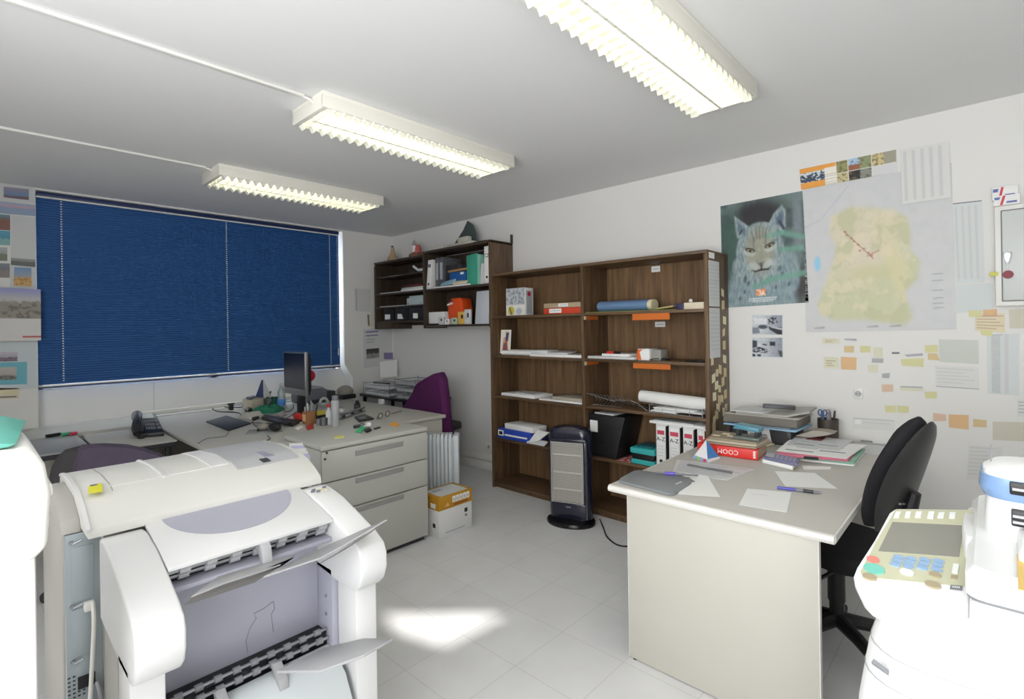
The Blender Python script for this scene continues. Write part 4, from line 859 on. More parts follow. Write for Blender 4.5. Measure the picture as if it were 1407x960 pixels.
# ornaments on top
t = thing('figurine', 'tan tapering ornament with dark tip on top of the wall cabinet', 'ornament', (-5.27, 3.56, 2.31))
b = B(); b.lathe([(.001, 0), (.07, 0), (.062, .04), (.035, .09), (.022, .13), (.018, .17), (.001, .172)], (-5.27, 3.56, 2.31), 16, mat('ornament_tan', (176, 150, 116), .6, var=.2, scale=20)); b.build('body', None, t)
b = B(); b.sphere((-5.275, 3.56, 2.488), .016, DARK); b.build('tip', None, t)
b = B(); b.slab([(-5.22, 3.5, 2.311), (-5.08, 3.49, 2.311), (-5.08, 3.6, 2.311), (-5.2, 3.6, 2.311)], .014, CREAM, .004); b.build('base', None, t)
t = thing('figurine', 'red and white seated toy figure on top of the wall cabinet', 'ornament', (-4.80, 3.56, 2.31))
b = B(); b.lathe([(.001, 0), (.085, 0), (.085, .03), (.06, .05), (.001, .052)], (-4.80, 3.56, 2.31), 16, mat('ornament_brown', (120, 84, 68), .6, var=.2)); b.build('base', None, t)
b = B(); b.lathe([(.001, .05), (.05, .05), (.045, .10), (.03, .14), (.001, .15)], (-4.78, 3.56, 2.31), 14, mat('toy_dull_red', (186, 92, 86), .6, var=.2)); b.box(-4.80, -4.765, 3.50, 3.53, 2.37, 2.44, PAPER, .004); b.build('body', None, t)
b = B(); b.sphere((-4.82, 3.55, 2.465), .028, mat('ornament_grey', (170, 168, 160), .6)); b.sphere((-4.82, 3.55, 2.50), .012, mat('ornament_grey', (170, 168, 160), .6)); b.build('head', None, t)
t = thing('paper_sail_boat', 'dark green sail-shaped ornament standing on top of the wall cabinet', 'ornament', (-3.95, 3.6, 2.341))
p0, p1, p2 = (-4.2089,3.6,2.3832), (-3.8338,3.6,2.3681), (-3.972,3.6,2.6119)
b = B(); b.slab([(p0[0], 3.6, 2.375), (p1[0], 3.6, 2.375), (p1[0]-.01, 3.6, 2.46), (p1[0]-.06, 3.6, 2.56), (p2[0], 3.6, p2[2]), (p2[0]-.07, 3.6, 2.52)], .012, mat('sail_green', (68, 80, 78), .7, var=.1), .003, d=(0, 1, 0)); b.build('sail', None, t)
b = B(); b.box(-4.18, -3.80, 3.50, 3.72, 2.341, 2.376, mat('ornament_base', (190, 188, 176), .6, var=.06), .006); b.box(-4.02, -3.86, 3.50, 3.56, 2.376, 2.43, mat('ornament_base', (190, 188, 176), .6), .01); b.build('base', None, t)
b = B(); b.box(-4.48, -4.23, 3.47, 3.70, 2.341, 2.375, mat('flat_carton', (196, 194, 186), .6, var=.05), .003); one(b, 'flat_carton', 'flat pale carton lying on top of the wall cabinet beside the sail ornament', 'box')
b = B(); b.box(-3.78, -3.6, 3.5, 3.7, 2.341, 2.355, DARK, .003); one(b, 'dark_folder', 'thin dark folder on top of the wall cabinet right of the sail ornament', 'folder')

# ---------------------------------------------------------------- posters, lists and notes on the walls
def fn_lynx(u, v):
    n1 = fbm(u, v, 5, 1); n2 = fbm(u, v, 22, 2); n3 = fbm(u*1.0, v*.35, 45, 4)
    c = mixc(lin((74, 92, 92)), lin((108, 128, 124)), sm(-.3, .4, n1))
    c = mixc(c, lin((44, 42, 46)), ell(u, v, .48, .17, .34, .17, .5)); c = mixc(c, lin((64, 92, 84)), ell(u, v, .12, .38, .16, .25, .6))
    c = mixc(c, lin((120, 132, 138)), ell(u, v, .93, .25, .05, .3, .6)); c = mixc(c, lin((60, 56, 58)), ell(u, v, .9, .85, .18, .14, .6))
    fur = mixc(lin((112, 134, 140)), lin((164, 178, 180)), .5+.75*n3)
    body = max(ell(u, v, .45, .95, .42, .36, .12), ell(u, v, .78, .72, .14, .22, .2))
    c = mixc(c, mixc(fur, lin((118, 144, 152)), .4), body)
    head = max(ell(u, v, .475, .49, .285, .27, .06), ell(u, v, .44, .62, .30, .17, .08), ell(u, v, .50, .34, .20, .12, .1))
    earL = poly(u, v, [(.18, .12), (.37, .25), (.33, .36), (.21, .34), (.185, .24)], .012); earR = poly(u, v, [(.76, .09), (.80, .14), (.795, .3), (.76, .35), (.59, .26), (.66, .16)], .012)
    c = mixc(c, fur, max(head, earL, earR))
    c = mixc(c, lin((84, 100, 116)), .8*poly(u, v, [(.21, .17), (.32, .26), (.30, .32), (.225, .28)], .02)); c = mixc(c, lin((78, 92, 116)), .9*poly(u, v, [(.75, .15), (.775, .2), (.765, .29), (.68, .26), (.69, .2)], .02))
    c = mixc(c, lin((60, 66, 80)), .9*max(seg(u, v, .725, .24, .77, .31, .012), seg(u, v, .24, .30, .27, .27, .008)))
    face = ell(u, v, .48, .48, .17, .22, .35); c = mixc(c, lin((160, 154, 128)), .7*face)
    for (x0, y0, x1, y1, w) in ((.44, .27, .45, .36, .006), (.48, .26, .485, .37, .006), (.53, .27, .52, .36, .006), (.39, .30, .42, .38, .006), (.57, .29, .55, .36, .006), (.28, .43, .33, .455, .007), (.62, .42, .69, .40, .007), (.25, .5, .27, .56, .006), (.73, .48, .71, .56, .006), (.41, .36, .41, .45, .007), (.565, .34, .55, .43, .007)): c = mixc(c, lin((100, 110, 108)), .55*seg(u, v, x0, y0, x1, y1, w, .01))
    for ex, ey, a in ((.365, .475, .22), (.60, .452, -.25)):
        c = mixc(c, lin((206, 214, 210)), .4*ell(u, v, ex+(.01 if ex > .5 else -.01), ey+.018, .075, .032, .3, a)); c = mixc(c, lin((40, 42, 42)), ell(u, v, ex, ey-.006, .062, .021, .25, a)); c = mixc(c, lin((140, 136, 104)), ell(u, v, ex, ey, .044, .016, .25, a)); c = mixc(c, lin((14, 14, 14)), ell(u, v, ex, ey, .014, .013, .3))
    c = mixc(c, lin((150, 152, 134)), poly(u, v, [(.45, .49), (.53, .485), (.555, .58), (.49, .625), (.43, .59)], .02)); c = mixc(c, lin((70, 66, 62)), poly(u, v, [(.43, .585), (.475, .60), (.55, .58), (.515, .625), (.495, .64), (.465, .625)], .012))
    for s in ((.495, .63, .49, .665), (.49, .665, .42, .675), (.49, .665, .57, .665), (.42, .675, .38, .66), (.57, .665, .605, .64)): c = mixc(c, lin((46, 48, 50)), .95*seg(u, v, *s, .006, .008))
    c = mixc(c, lin((196, 206, 204)), .5*max(ell(u, v, .40, .625, .07, .04, .5), ell(u, v, .58, .61, .07, .04, .5)))
    for (x, y, r) in ((.29, .74, .035), (.33, .78, .025), (.70, .67, .03), (.73, .72, .02), (.56, .76, .018), (.60, .74, .016), (.28, .86, .022), (.22, .92, .02), (.65, .84, .02), (.80, .82, .02), (.36, .94, .02), (.53, .88, .014)): c = mixc(c, lin((66, 82, 92)), .75*ell(u, v, x, y, r*.7, r, .5, .5))
    for (x0, y0, x1, y1, w) in ((.58, .36, .75, .345, .022), (.75, .345, .98, .41, .022), (.72, .50, .99, .505, .018), (.55, .765, .99, .73, .025), (.4, .82, .6, .765, .018)): c = mixc(c, lin((110, 160, 142)), .75*seg(u, v, x0, y0, x1, y1, w*.4, .03))
    if .42 < u < .53 and .845 < v < .905: c = mixc(lin((232, 140, 86)), lin((236, 214, 196)), sm(.0, .25, fbm(u, v, 60, 8)))
    for (vv, a, b_) in ((.930, .33, .66), (.948, .33, .64), (.962, .36, .62)):
        if abs(v-vv) < .005 and a < u < b_: c = mixc(c, lin((226, 232, 232)), .8 if math.sin(u*420+vv*90) > -.5 else .15)
    return mixc(c, tuple(x*(1+.5*n2) for x in c), .2)
o = painted('wall_poster', [(-1.4327,3.774,2.3538), (-0.899,3.774,2.3637), (-0.8722,3.774,1.6317), (-1.4253,3.774,1.6157)], (0, -1, 0), 180, 230, fn_lynx); tag(o, 'teal-toned wildlife poster of a lynx looking straight ahead, right of the bookcase', 'poster')
def fn_map(u, v):
    n = fbm(u, v, 4, 2); n2 = fbm(u, v, 14, 6)
    c = mixc(lin((208, 208, 208)), lin((200, 202, 204)), .5+.5*n2)
    land = poly(u, v, [(.21, .22), (.36, .17), (.52, .20), (.66, .24), (.73, .30), (.745, .38), (.74, .50), (.80, .57), (.78, .68), (.70, .76), (.74, .92), (.70, .965), (.60, .955), (.44, .925), (.24, .925), (.11, .88), (.09, .82), (.14, .70), (.22, .52), (.24, .42), (.19, .33)], .02+.02*abs(n2))
    g = mixc(lin((212, 207, 180)), lin((200, 202, 168)), sm(-.3, .4, n+.8*(v-.5))); g = mixc(g, lin((217, 206, 186)), .7*ell(u, v, .38, .42, .2, .24, .6)); g = mixc(g, lin((216, 208, 166)), .7*ell(u, v, .66, .62, .06, .28, .5, -.35)); g = mixc(g, lin((196, 196, 140)), .5*ell(u, v, .48, .62, .12, .05, .6))
    g = mixc(g, lin((188, 190, 150)), .6*sm(.05, .4, fbm(u, v, 7, 11))); g = mixc(g, lin((224, 212, 186)), .6*sm(.08, .4, fbm(u, v, 9, 12))); c = mixc(c, g, land)
    for k in range(9):
        x, y = (.31, .32, .355, .37, .40, .41, .44, .47, .49)[k], (.335, .36, .385, .405, .43, .47, .46, .49, .51)[k]; c = mixc(c, lin((170, 100, 92)), .8*ell(u, v, x, y, .009, .006, .5))
    c = mixc(c, lin((160, 84, 78)), .5*seg(u, v, .3, .33, .50, .53, .003, .004)); c = mixc(c, lin((160, 84, 78)), .6*seg(u, v, .46, .51, .54, .48, .003, .004))
    c = mixc(c, lin((150, 200, 228)), ell(u, v, .10, .53, .025, .05, .4)); c = mixc(c, lin((164, 168, 196)), .45*max(seg(u, v, .01, .27, .12, .24, .001, .004), seg(u, v, .12, .24, .24, .13, .001, .004), seg(u, v, .24, .13, .34, .03, .001, .004)))
    for y in (.66, .70, .76, .81, .84, .87): c = mixc(c, lin((150, 150, 152)), .7*seg(u, v, .87, y, .93, y-.002, .002, .003))
    for x in (.07, .45, .6): c = mixc(c, lin((140, 140, 142)), .7*seg(u, v, x, .972, x+.07, .97, .003, .003))
    c = mixc(c, lin((196, 188, 140)), .35*land*(1 if abs(fbm(u, v, 9, 15)) < .03 else 0))
    return c
o = painted('wall_map', [(-0.8962,3.774,2.3761), (-0.1553,3.774,2.3762), (-0.1458,3.774,1.452), (-0.89,3.774,1.4367)], (0, -1, 0), 150, 150, fn_map, lift=lambda u, v: .004*sm(.9, 1, v)*sm(.5, 1, u)); tag(o, 'large pale green-yellow wall map beside the lynx poster', 'map')
def fn_strip(u, v):
    c = lin((206, 206, 196))
    if u < .40:
        c = lin((232, 160, 70)) if (v < .25 or v > .72) else lin((206, 216, 222))
        if u < .27 and .25 <= v <= .72: c = mixc(c, lin((60, 74, 92)), sm(-.05, .1, fbm(u*3, v, 9, 3)+.45-abs(v-.55)*2.2))
        if u > .27 and v > .18: c = mixc(lin((236, 232, 220)), lin((190, 186, 180)), 1 if (v*14) % 1 < .25 and v > .45 else 0)
    else:
        k = int((u-.40)/.12); j = int(v > .55); pal = [((150, 150, 96), (196, 186, 140)), ((170, 196, 222), (40, 36, 34)), ((140, 150, 110), (136, 140, 130)), ((206, 190, 140), (212, 212, 214)), ((160, 158, 140), (206, 206, 190))]
        c = mixc(lin(pal[min(k, 4)][j]), lin((110, 96, 70)), .8*sm(.05, .3, fbm(u*4, v, 7, k))*(k < 4))
        if k == 1 and .3 < v < .56: c = lin((150, 96, 70))
        if k >= 3 and j: c = lin((212, 212, 214))
        if ((u-.40) % .12) < .004 or abs(v-.55) < .015: c = lin((224, 222, 212))
    return c
o = painted('wall_poster', [(-0.9138,3.774,2.5063), (-0.4009,3.774,2.5112), (-0.3993,3.774,2.3804), (-0.9053,3.774,2.3707)], (0, -1, 0), 130, 36, fn_strip, off=.004); tag(o, 'narrow strip poster with orange left end and small landscape photos above the map', 'poster')
def fn_office(sd):
    def f(u, v):
        if min(u, 1-u) < .02 or min(v, 1-v) < .03: return lin((214, 218, 222))
        c = mixc(lin((206, 212, 218)), lin((150, 156, 170)), sm(.2, 1, u)); 
        if sd == 0:
            c = mixc(c, lin((226, 228, 232)), poly(u, v, [(.06, .15), (.5, .2), (.48, .45), (.08, .45)], .02)); c = mixc(c, lin((50, 54, 66)), poly(u, v, [(.52, .2), (.78, .05), (.84, .4), (.56, .5)], .03)*sm(-.3, .2, fbm(u, v, 14, 3))); c = mixc(c, lin((40, 42, 52)), poly(u, v, [(.55, .58), (1, .62), (1, 1), (.85, .98), (.57, .72)], .03)); c = mixc(c, lin((70, 74, 88)), ell(u, v, .36, .6, .16, .1, .3)); c = mixc(c, lin((130, 136, 150)), poly(u, v, [(0, .62), (.22, .64), (.28, .9), (0, .95)], .03)); c = mixc(c, lin((190, 194, 200)), seg(u, v, .66, .6, .95, .7, .03, .03))
        else:
            c = mixc(c, lin((60, 64, 78)), poly(u, v, [(0, .14), (.18, .18), (.18, .5), (0, .55)], .03)); c = mixc(c, lin((44, 48, 60)), poly(u, v, [(.58, .22), (.76, .22), (.76, .42), (.58, .42)], .02)); c = mixc(c, lin((70, 76, 90)), poly(u, v, [(.3, .22), (.5, .26), (.5, .5), (.32, .5)], .03)*sm(-.2, .2, fbm(u, v, 12, 5))); c = mixc(c, lin((46, 50, 62)), poly(u, v, [(0, .5), (.26, .48), (.52, .6), (.5, .8), (0, .75)], .03)*sm(-.5, .1, fbm(u, v, 10, 7))); c = mixc(c, lin((56, 60, 72)), max(ell(u, v, .06, .9, .07, .07, .3), ell(u, v, .24, .9, .07, .06, .3))); c = mixc(c, lin((70, 78, 78)), poly(u, v, [(.84, .62), (1, .7), (1, 1), (.88, .9)], .03))
        return mixc(c, lin((30, 32, 40)), .35*sm(.1, .5, fbm(u, v, 24, sd)))
    return f
for k, (q, lab) in enumerate((([(-1.2273,3.774,1.5627), (-1.0268,3.774,1.5572), (-1.0287,3.774,1.4177), (-1.2294,3.774,1.4202)], 'upper small black-and-white office photo under the lynx poster'), ([(-1.2296,3.774,1.405), (-1.0289,3.774,1.4054), (-1.0286,3.774,1.2659), (-1.2316,3.774,1.2649)], 'lower small black-and-white office photo under the lynx poster'))):
    tag(painted('office_photo', q, (0, -1, 0), 60, 44, fn_office(k)), lab, 'photo', 'black-and-white photos under the lynx poster')
def wall_sheet(name, q, m, label, marks=(), off=.001, group=None, cat='paper sheet', toward=(0, -1, 0), curl=0):
    b = B(); sheet(q, toward, m, marks, off, b=b, curl=curl); return tag(b.build(name), label, cat, group)
lines = lambda n, v0, dv, u0=.1, u1=.9, m=None: [(u0, v0+dv*k, u1-.12*((k*5) % 3), v0+dv*k+dv*.3, m or FAINT) for k in range(n)]
cols = lambda n, m=None: [(.06+.9*k/n, .05, .06+.9*k/n+.35/n, .95, m or PALEINK) for k in range(n)]
LIST = mat('list_paper', (219, 219, 216), .8, var=.015); FAINT = mat('faint_ink', (206, 207, 206), .8, var=.03); COLD = mat('bluish_list_paper', (211, 217, 217), .8, var=.015)
wall_sheet('printed_list', [(-0.383,3.774,2.5051), (-0.1647,3.774,2.5002), (-0.159,3.774,2.1864), (-0.3766,3.774,2.1835)], LIST, 'pale long list in columns overlapping the top right of the map', cols(5, FAINT), .006)
wall_sheet('printed_list', [(-0.1547,3.774,2.1507), (-0.0321,3.774,2.1474), (-0.0269,3.774,1.7025), (-0.1429,3.774,1.7065)], COLD, 'tall printed list between the map and the grey electrical box', [(.02, .0, .98, .012, INK)]+cols(4, FAINT), .002, curl=0)
wall_sheet('paper_sheet', [(-0.143,3.774,1.6985), (0.0075,3.774,1.6962), (0.0059,3.774,1.5521), (-0.1417,3.774,1.5408)], COLD, 'blank bluish sheet hanging below the tall list by the electrical box', (), .001)
Ysn = mat('note_yellow', (214, 211, 160), .75, var=.05); Osn = mat('note_orange', (222, 184, 140), .75, var=.05); Ssn = mat('note_salmon', (218, 190, 168), .75, var=.05); Csn = mat('note_cream', (218, 216, 194), .75, var=.04); Tsn = mat('note_tan', (214, 192, 148), .75, var=.05)
def note(x0, y0, x1, y1, m, label, q=None, mk=True, cat='sticky note', name='sticky_note'):
    return (q, m, label, mk, cat, name)
NOTES = [
 ([(-0.7976,3.774,1.4013), (-0.7034,3.774,1.397), (-0.7038,3.774,1.3649), (-0.796,3.774,1.3639)], Csn, 'narrow cream note with dark print, upper left of the notes below the map'),
 ([(-0.6786,3.774,1.3515), (-0.6266,3.774,1.3523), (-0.6271,3.774,1.3117), (-0.6791,3.774,1.3105)], Tsn, 'small orange-yellow note above the large orange note'),
 ([(-0.5945,3.774,1.3527), (-0.5425,3.774,1.3534), (-0.543,3.774,1.3136), (-0.595,3.774,1.3124)], Ysn, 'small yellow note right of the orange-yellow one in the top row'),
 ([(-0.528,3.774,1.3448), (-0.4811,3.774,1.3456), (-0.4818,3.774,1.2844), (-0.5269,3.774,1.2831)], Csn, 'pale beige note in the top row right of the small yellow one'),
 ([(-0.791,3.774,1.28), (-0.7108,3.774,1.2777), (-0.7117,3.774,1.2088), (-0.7899,3.774,1.2054)], Csn, 'cream handwritten note directly left of the large orange note'),
 ([(-0.697,3.774,1.2827), (-0.6142,3.774,1.2805), (-0.6171,3.774,1.2039), (-0.6961,3.774,1.2049)], Osn, 'large orange note on the wall above the pen cup'),
 ([(-0.5587,3.774,1.2377), (-0.5039,3.774,1.2399), (-0.5081,3.774,1.1914), (-0.5537,3.774,1.1935)], Csn, 'small cream-yellow note to the right of the large orange note'),
 ([(-0.4892,3.774,1.1223), (-0.4343,3.774,1.1259), (-0.4331,3.774,1.0827), (-0.4879,3.774,1.0786)], Ssn, 'salmon note beside the pale ruled strip, above a yellow pair'),
 ([(-0.3943,3.774,1.2784), (-0.2902,3.774,1.2858), (-0.2908,3.774,1.2356), (-0.3913,3.774,1.24)], Ysn, 'wide yellow note under the grey strip right of centre'),
 ([(-0.2828,3.774,1.3612), (-0.2264,3.774,1.362), (-0.2268,3.774,1.3228), (-0.2833,3.774,1.3195)], Ysn, 'upper yellow note of the stacked pair below the right map corner'),
 ([(-0.2703,3.774,1.3156), (-0.2301,3.774,1.3165), (-0.2194,3.774,1.2756), (-0.2708,3.774,1.2781)], Tsn, 'lower tan note of the stacked pair below the right map corner'),
 ([(-0.0932,3.774,1.5534), (-0.0416,3.774,1.5536), (-0.0419,3.774,1.5201), (-0.0936,3.774,1.5194)], Ysn, 'yellow note directly left of the orange one below the electrical box'),
 ([(-0.0343,3.774,1.5554), (0.0202,3.774,1.5574), (0.0198,3.774,1.5225), (-0.0347,3.774,1.5219)], Osn, 'orange note at the lower left corner of the electrical box'),
 ([(-0.0471,3.774,1.4472), (0.0005,3.774,1.4469), (-0.0013,3.774,1.4117), (-0.0445,3.774,1.4196)], Ysn, 'yellow note at the foot of the lined receipt'),
 ([(-0.2859,3.774,1.0937), (-0.2326,3.774,1.0977), (-0.2331,3.774,1.0605), (-0.2831,3.774,1.0563)], Ysn, 'lone yellow note above the black chair back'),
 ([(-0.4764,3.774,0.9966), (-0.4236,3.774,1.0015), (-0.4241,3.774,0.9605), (-0.4716,3.774,0.9578)], Ysn, 'left yellow note of the low pair left of the chair back'),
 ([(-0.4149,3.774,1.0023), (-0.3618,3.774,1.003), (-0.3623,3.774,0.9647), (-0.4154,3.774,0.9614)], Ysn, 'right yellow note of the low pair left of the chair back'),
 ([(-0.2516,3.774,0.976), (-0.1946,3.774,0.9737), (-0.195,3.774,0.9369), (-0.2506,3.774,0.9306)], Ssn, 'salmon note just right of the chair back top'),
 ([(-0.1836,3.774,0.9749), (-0.0996,3.774,0.9797), (-0.1005,3.774,0.8996), (-0.1829,3.774,0.9015)], Osn, 'big tan-orange note right of the chair back'),
 ([(-0.0819,3.774,0.9616), (-0.0278,3.774,0.9597), (-0.0282,3.774,0.9204), (-0.0824,3.774,0.9177)], Tsn, 'small tan-orange note right of the big tan-orange one'),
]
for k, (q, m, lab) in enumerate(NOTES):
    b = B(); sheet(q, (0, -1, 0), m, lines(3, .3, .2, .15, .8, mat('note_ink', (168, 148, 110), .8)) if k in (0, 4) else (), .0015+.0003*(k % 3), .0012, b, curl=.001 if k in (5, 10) else 0)
    tag(b.build('sticky_note'), lab, 'sticky note', 'sticky notes on the right-hand wall')
wall_sheet('receipt', [(-0.0667,3.774,1.5346), (0.0494,3.774,1.5352), (0.0496,3.774,1.4311), (-0.0677,3.774,1.4434)], CREAM, 'lined cream receipt below the electrical box', lines(5, .12, .17, .05, .95, mat('receipt_ink', (196, 168, 156), .8)), .001)
wall_sheet('paper_sheet', [(0.0662,3.774,1.5539), (0.1221,3.774,1.5558), (0.121,3.774,1.4536), (0.0665,3.774,1.4541)], mat('beige_paper', (206, 202, 186), .8, var=.03), 'beige sheet directly under the electrical box at the right photo edge')
wall_sheet('printed_list', [(-0.0213,3.774,1.4196), (0.1018,3.774,1.4271), (0.0984,3.774,1.1034), (-0.0219,3.774,1.1017)], COLD, 'tall dark-columned list below the receipt', [(.14, .02, .42, .98, mat('list_dark_ink', (196, 201, 201), .8, var=.12, scale=60)), (.55, .0, .68, .98, FAINT), (.0, .0, .5, .015, PALEINK)], .0008)
wall_sheet('printed_table', [(-0.2212,3.774,1.395), (-0.0565,3.774,1.3919), (-0.055,3.774,1.2613), (-0.2195,3.774,1.2674)], mat('greenish_paper', (204, 208, 200), .8, var=.03), 'faint greenish printed table beside the stacked yellow pair', lines(7, .08, .125, .06, .96, FAINT), .0007)
wall_sheet('printed_table', [(-0.2421,3.774,1.2459), (-0.0553,3.774,1.2415), (-0.0551,3.774,1.1228), (-0.2371,3.774,1.1263)], LIST, 'pale table with thin lines under the greenish one', lines(5, .1, .16, .04, .9, FAINT)+[(.0, .97, 1, .99, INK)], .0007)
wall_sheet('paper_strip', [(-0.4031,3.774,1.1193), (-0.2954,3.774,1.1223), (-0.2957,3.774,1.0951), (-0.4,3.774,1.0916)], Csn, 'pale ruled strip right of the salmon note', [(.05, .0, .98, .3, PALEINK)], .001)
wall_sheet('paper_strip', [(-0.3769,3.774,1.3045), (-0.2932,3.774,1.3151), (-0.2933,3.774,1.3004), (-0.3668,3.774,1.292)], mat('grey_strip', (178, 178, 182), .8), 'small grey strip above the wide yellow note')
wall_sheet('paper_strip', [(-0.678,3.774,1.3971), (-0.6128,3.774,1.3974), (-0.613,3.774,1.3817), (-0.6742,3.774,1.388)], mat('grey_strip', (178, 178, 182), .8), 'small grey strip at the top beside the narrow cream note')
wall_sheet('paper_strip', [(-0.5361,3.774,1.2784), (-0.4783,3.774,1.278), (-0.4804,3.774,1.2517), (-0.5365,3.774,1.2518)], mat('grey_strip', (178, 178, 182), .8), 'grey strip directly below the pale beige note')
wall_sheet('paper_strip', [(-0.4372,3.774,1.3181), (-0.4007,3.774,1.319), (-0.4008,3.774,1.3082), (-0.4373,3.774,1.3073)], INK, 'tiny dark strip at the centre of the notes')
wall_sheet('paper_strip', [(-0.4866,3.774,1.1881), (-0.4475,3.774,1.1944), (-0.4514,3.774,1.1616), (-0.4869,3.774,1.1618)], PALEINK, 'faint grey slip above the salmon note')
wall_sheet('paper_sheet', [(-0.0035,3.774,0.9547), (0.1158,3.774,0.9645), (0.1147,3.774,0.8658), (-0.0045,3.774,0.8568)], mat('beige_paper', (206, 202, 186), .8, var=.03), 'beige torn sheet right of the small tan-orange note')
wall_sheet('printed_sheet', [(-0.1015,3.774,0.8154), (0.0347,3.774,0.8236), (0.0271,3.774,0.6441), (-0.1126,3.774,0.6252)], LIST, 'pale printed sheet behind the photocopier feeder', lines(8, .05, .11, .04, .8, FAINT), .001)
wall_sheet('paper_sheet', [(-0.6379,3.774,0.9093), (-0.4264,3.774,0.915), (-0.4306,3.774,0.8497), (-0.6388,3.774,0.8414)], LIST, 'white sheet with a heading line, low behind the desk', [(.02, .05, .98, .1, PALEINK), (.05, .2, .2, .6, PAPER), (.25, .35, .9, .45, FAINT)], .001)
wall_sheet('printed_list', [(0.0927,3.774,1.0801), (0.1648,3.774,1.0825), (0.1639,3.774,0.9925), (0.0917,3.774,0.9922)], LIST, 'printed scrap cut off by the right photo edge', lines(4, .1, .2, .05, .95, PALEINK), .001)
# wall socket under the notes and one beside the bookcase
for q, lab in ((((-0.6318,3.774,1.0904), (-0.5836,3.774,1.0268)), 'white wall socket under the large orange note'), (((-3.9304,3.774,0.2904), (-3.8124,3.774,0.2085)), 'pale wall socket at the left foot of the bookcase')):
    a, c = q; t = thing('wall_socket', lab, 'socket', ((a[0]+c[0])/2, YN, c[2])); b = B(); b.box(a[0], c[0], YN-.01, YN, c[2], a[2], WHITE, .004); b.build('plate', None, t)
    m_ = ((a[0]+c[0])/2, (a[2]+c[2])/2); b = B(); b.cyl((m_[0], YN-.012, m_[1]), (m_[0], YN-.009, m_[1]), .018, n=20, m=LGREY)
    for s in (-.009, .009): b.cyl((m_[0]+s, YN-.0125, m_[1]), (m_[0]+s, YN-.0115, m_[1]), .003, n=8, m=DARK)
    b.build('outlet', None, t)
# electrical box
t = thing('electrical_box', 'light grey metal electrical box on the wall at the right photo edge', 'electrical box', (.2, YN-.05, 1.55))
a, c = (0.0147,3.774,2.0962), (0.0231,3.774,1.5709); x0 = a[0]; x1 = x0+.42; z0, z1 = c[2], a[2]
EB = mat('electrical_box_grey', (206, 210, 208), .4, var=.02)
b = B(); b.box(x0, x1, YN-.05, YN, z0, z1, WHITE, .006); b.build('frame', None, t)
b = B(); b.box(x0+.028, x1-.028, YN-.058, YN-.05, z0+.03, z1-.03, EB, .004); dr = b.build('door', None, t)
b = B(); g = mat('door_gap_grey', (110, 112, 114), .6)
for bx in ((x0+.024, x0+.029, z0+.026, z1-.026), (x1-.029, x1-.024, z0+.026, z1-.026)): b.box(bx[0], bx[1], YN-.0515, YN-.05, bx[2], bx[3], g)
for bx in (z0+.024, z1-.029): b.box(x0+.026, x1-.026, YN-.0515, YN-.05, bx, bx+.005, g)
b.build('door_gap', None, t)
p, q_ = (0.0613,3.71,1.8364), (0.063,3.71,1.7343)
t = thing('key_tag', 'dark red round key tag hanging from the electrical box lock', 'key tag', (p[0], 3.71, q_[2]))
b = B(); b.cyl((p[0], 3.716, p[2]), (p[0], 3.705, p[2]), .012, n=14, m=STEEL); b.slab([(p[0]-.018, 3.708, p[2]+.012), (p[0]+.018, 3.708, p[2]+.012), (p[0]+.006, 3.708, p[2]-.045), (p[0]-.006, 3.708, p[2]-.045)], .003, STEEL, .001, d=(0, 1, 0)); b.build('key', None, t)
b = B(); b.tube([(p[0], 3.709, p[2]-.045), (p[0], 3.709, q_[2]+.03)], .0025, 6, PAPER); b.build('string', None, t)
b = B(); b.lathe([(.001, -.004), (.021, -.004), (.021, .004), (.001, .004)], (0, 0, 0), 18, mat('tag_dark_red', (136, 44, 62), .5, var=.1)); b.bm.transform(Matrix.Translation((q_[0]-p[0]+p[0], 3.711, q_[2]))@Matrix.Rotation(PI/2, 4, 'X')); b.build('disc', None, t)
b = B(); b.box(x0-.022, x0+.012, YN-.053, YN-.0505, (0.0079,3.774,1.7312)[2], (0.0081,3.774,1.7526)[2], mat('lime_tag', (206, 206, 96), .6)); b.box(x0-.022, x0+.0, YN-.0505, YN, (0.0079,3.774,1.7351)[2], (0.008,3.774,1.7468)[2], GREY); one(b, 'latch_tag', 'small lime-yellow tag on the left edge of the electrical box', 'tag')
for k, (a, c, lab) in enumerate((((0.0073,3.73,2.1983), (0.1054,3.73,2.1303), 'upper blue-white-red card box above the electrical box'), ((0.0124,3.725,2.1503), (0.1126,3.725,2.0682), 'lower blue-white-red card box resting on the electrical box'))):
    if k == 1: c = (c[0], c[1], z1+.001)
    t = thing('card_box', lab, 'box', ((a[0]+c[0])/2, 3.75, c[2]), 0, 'card boxes on the electrical box')
    b = B(); b.box(a[0], c[0], a[1], YN-.002, c[2]+.0005, a[2], PAPER, .002); b.build('body', None, t)
    w, h = c[0]-a[0], a[2]-c[2]; b = B(); P = lambda u, v: (a[0]+w*u, a[1]-.0008, a[2]-h*v)
    b.slab([P(.36, .05), P(.46, .05), P(.34, .95), P(.24, .95)], .0007, mat('crimson', (206, 52, 74), .5), d=(0, -1, 0)); b.slab([P(.04, .15), P(.26, .15), P(.22, .4), P(.04, .4)], .0007, mat('print_blue', (96, 110, 170), .5), d=(0, -1, 0)); b.slab([P(.5, .62), P(.88, .62), P(.88, .8), P(.48, .8)], .0007, mat('print_blue', (96, 110, 170), .5), d=(0, -1, 0)); b.build('printed_front', None, t)

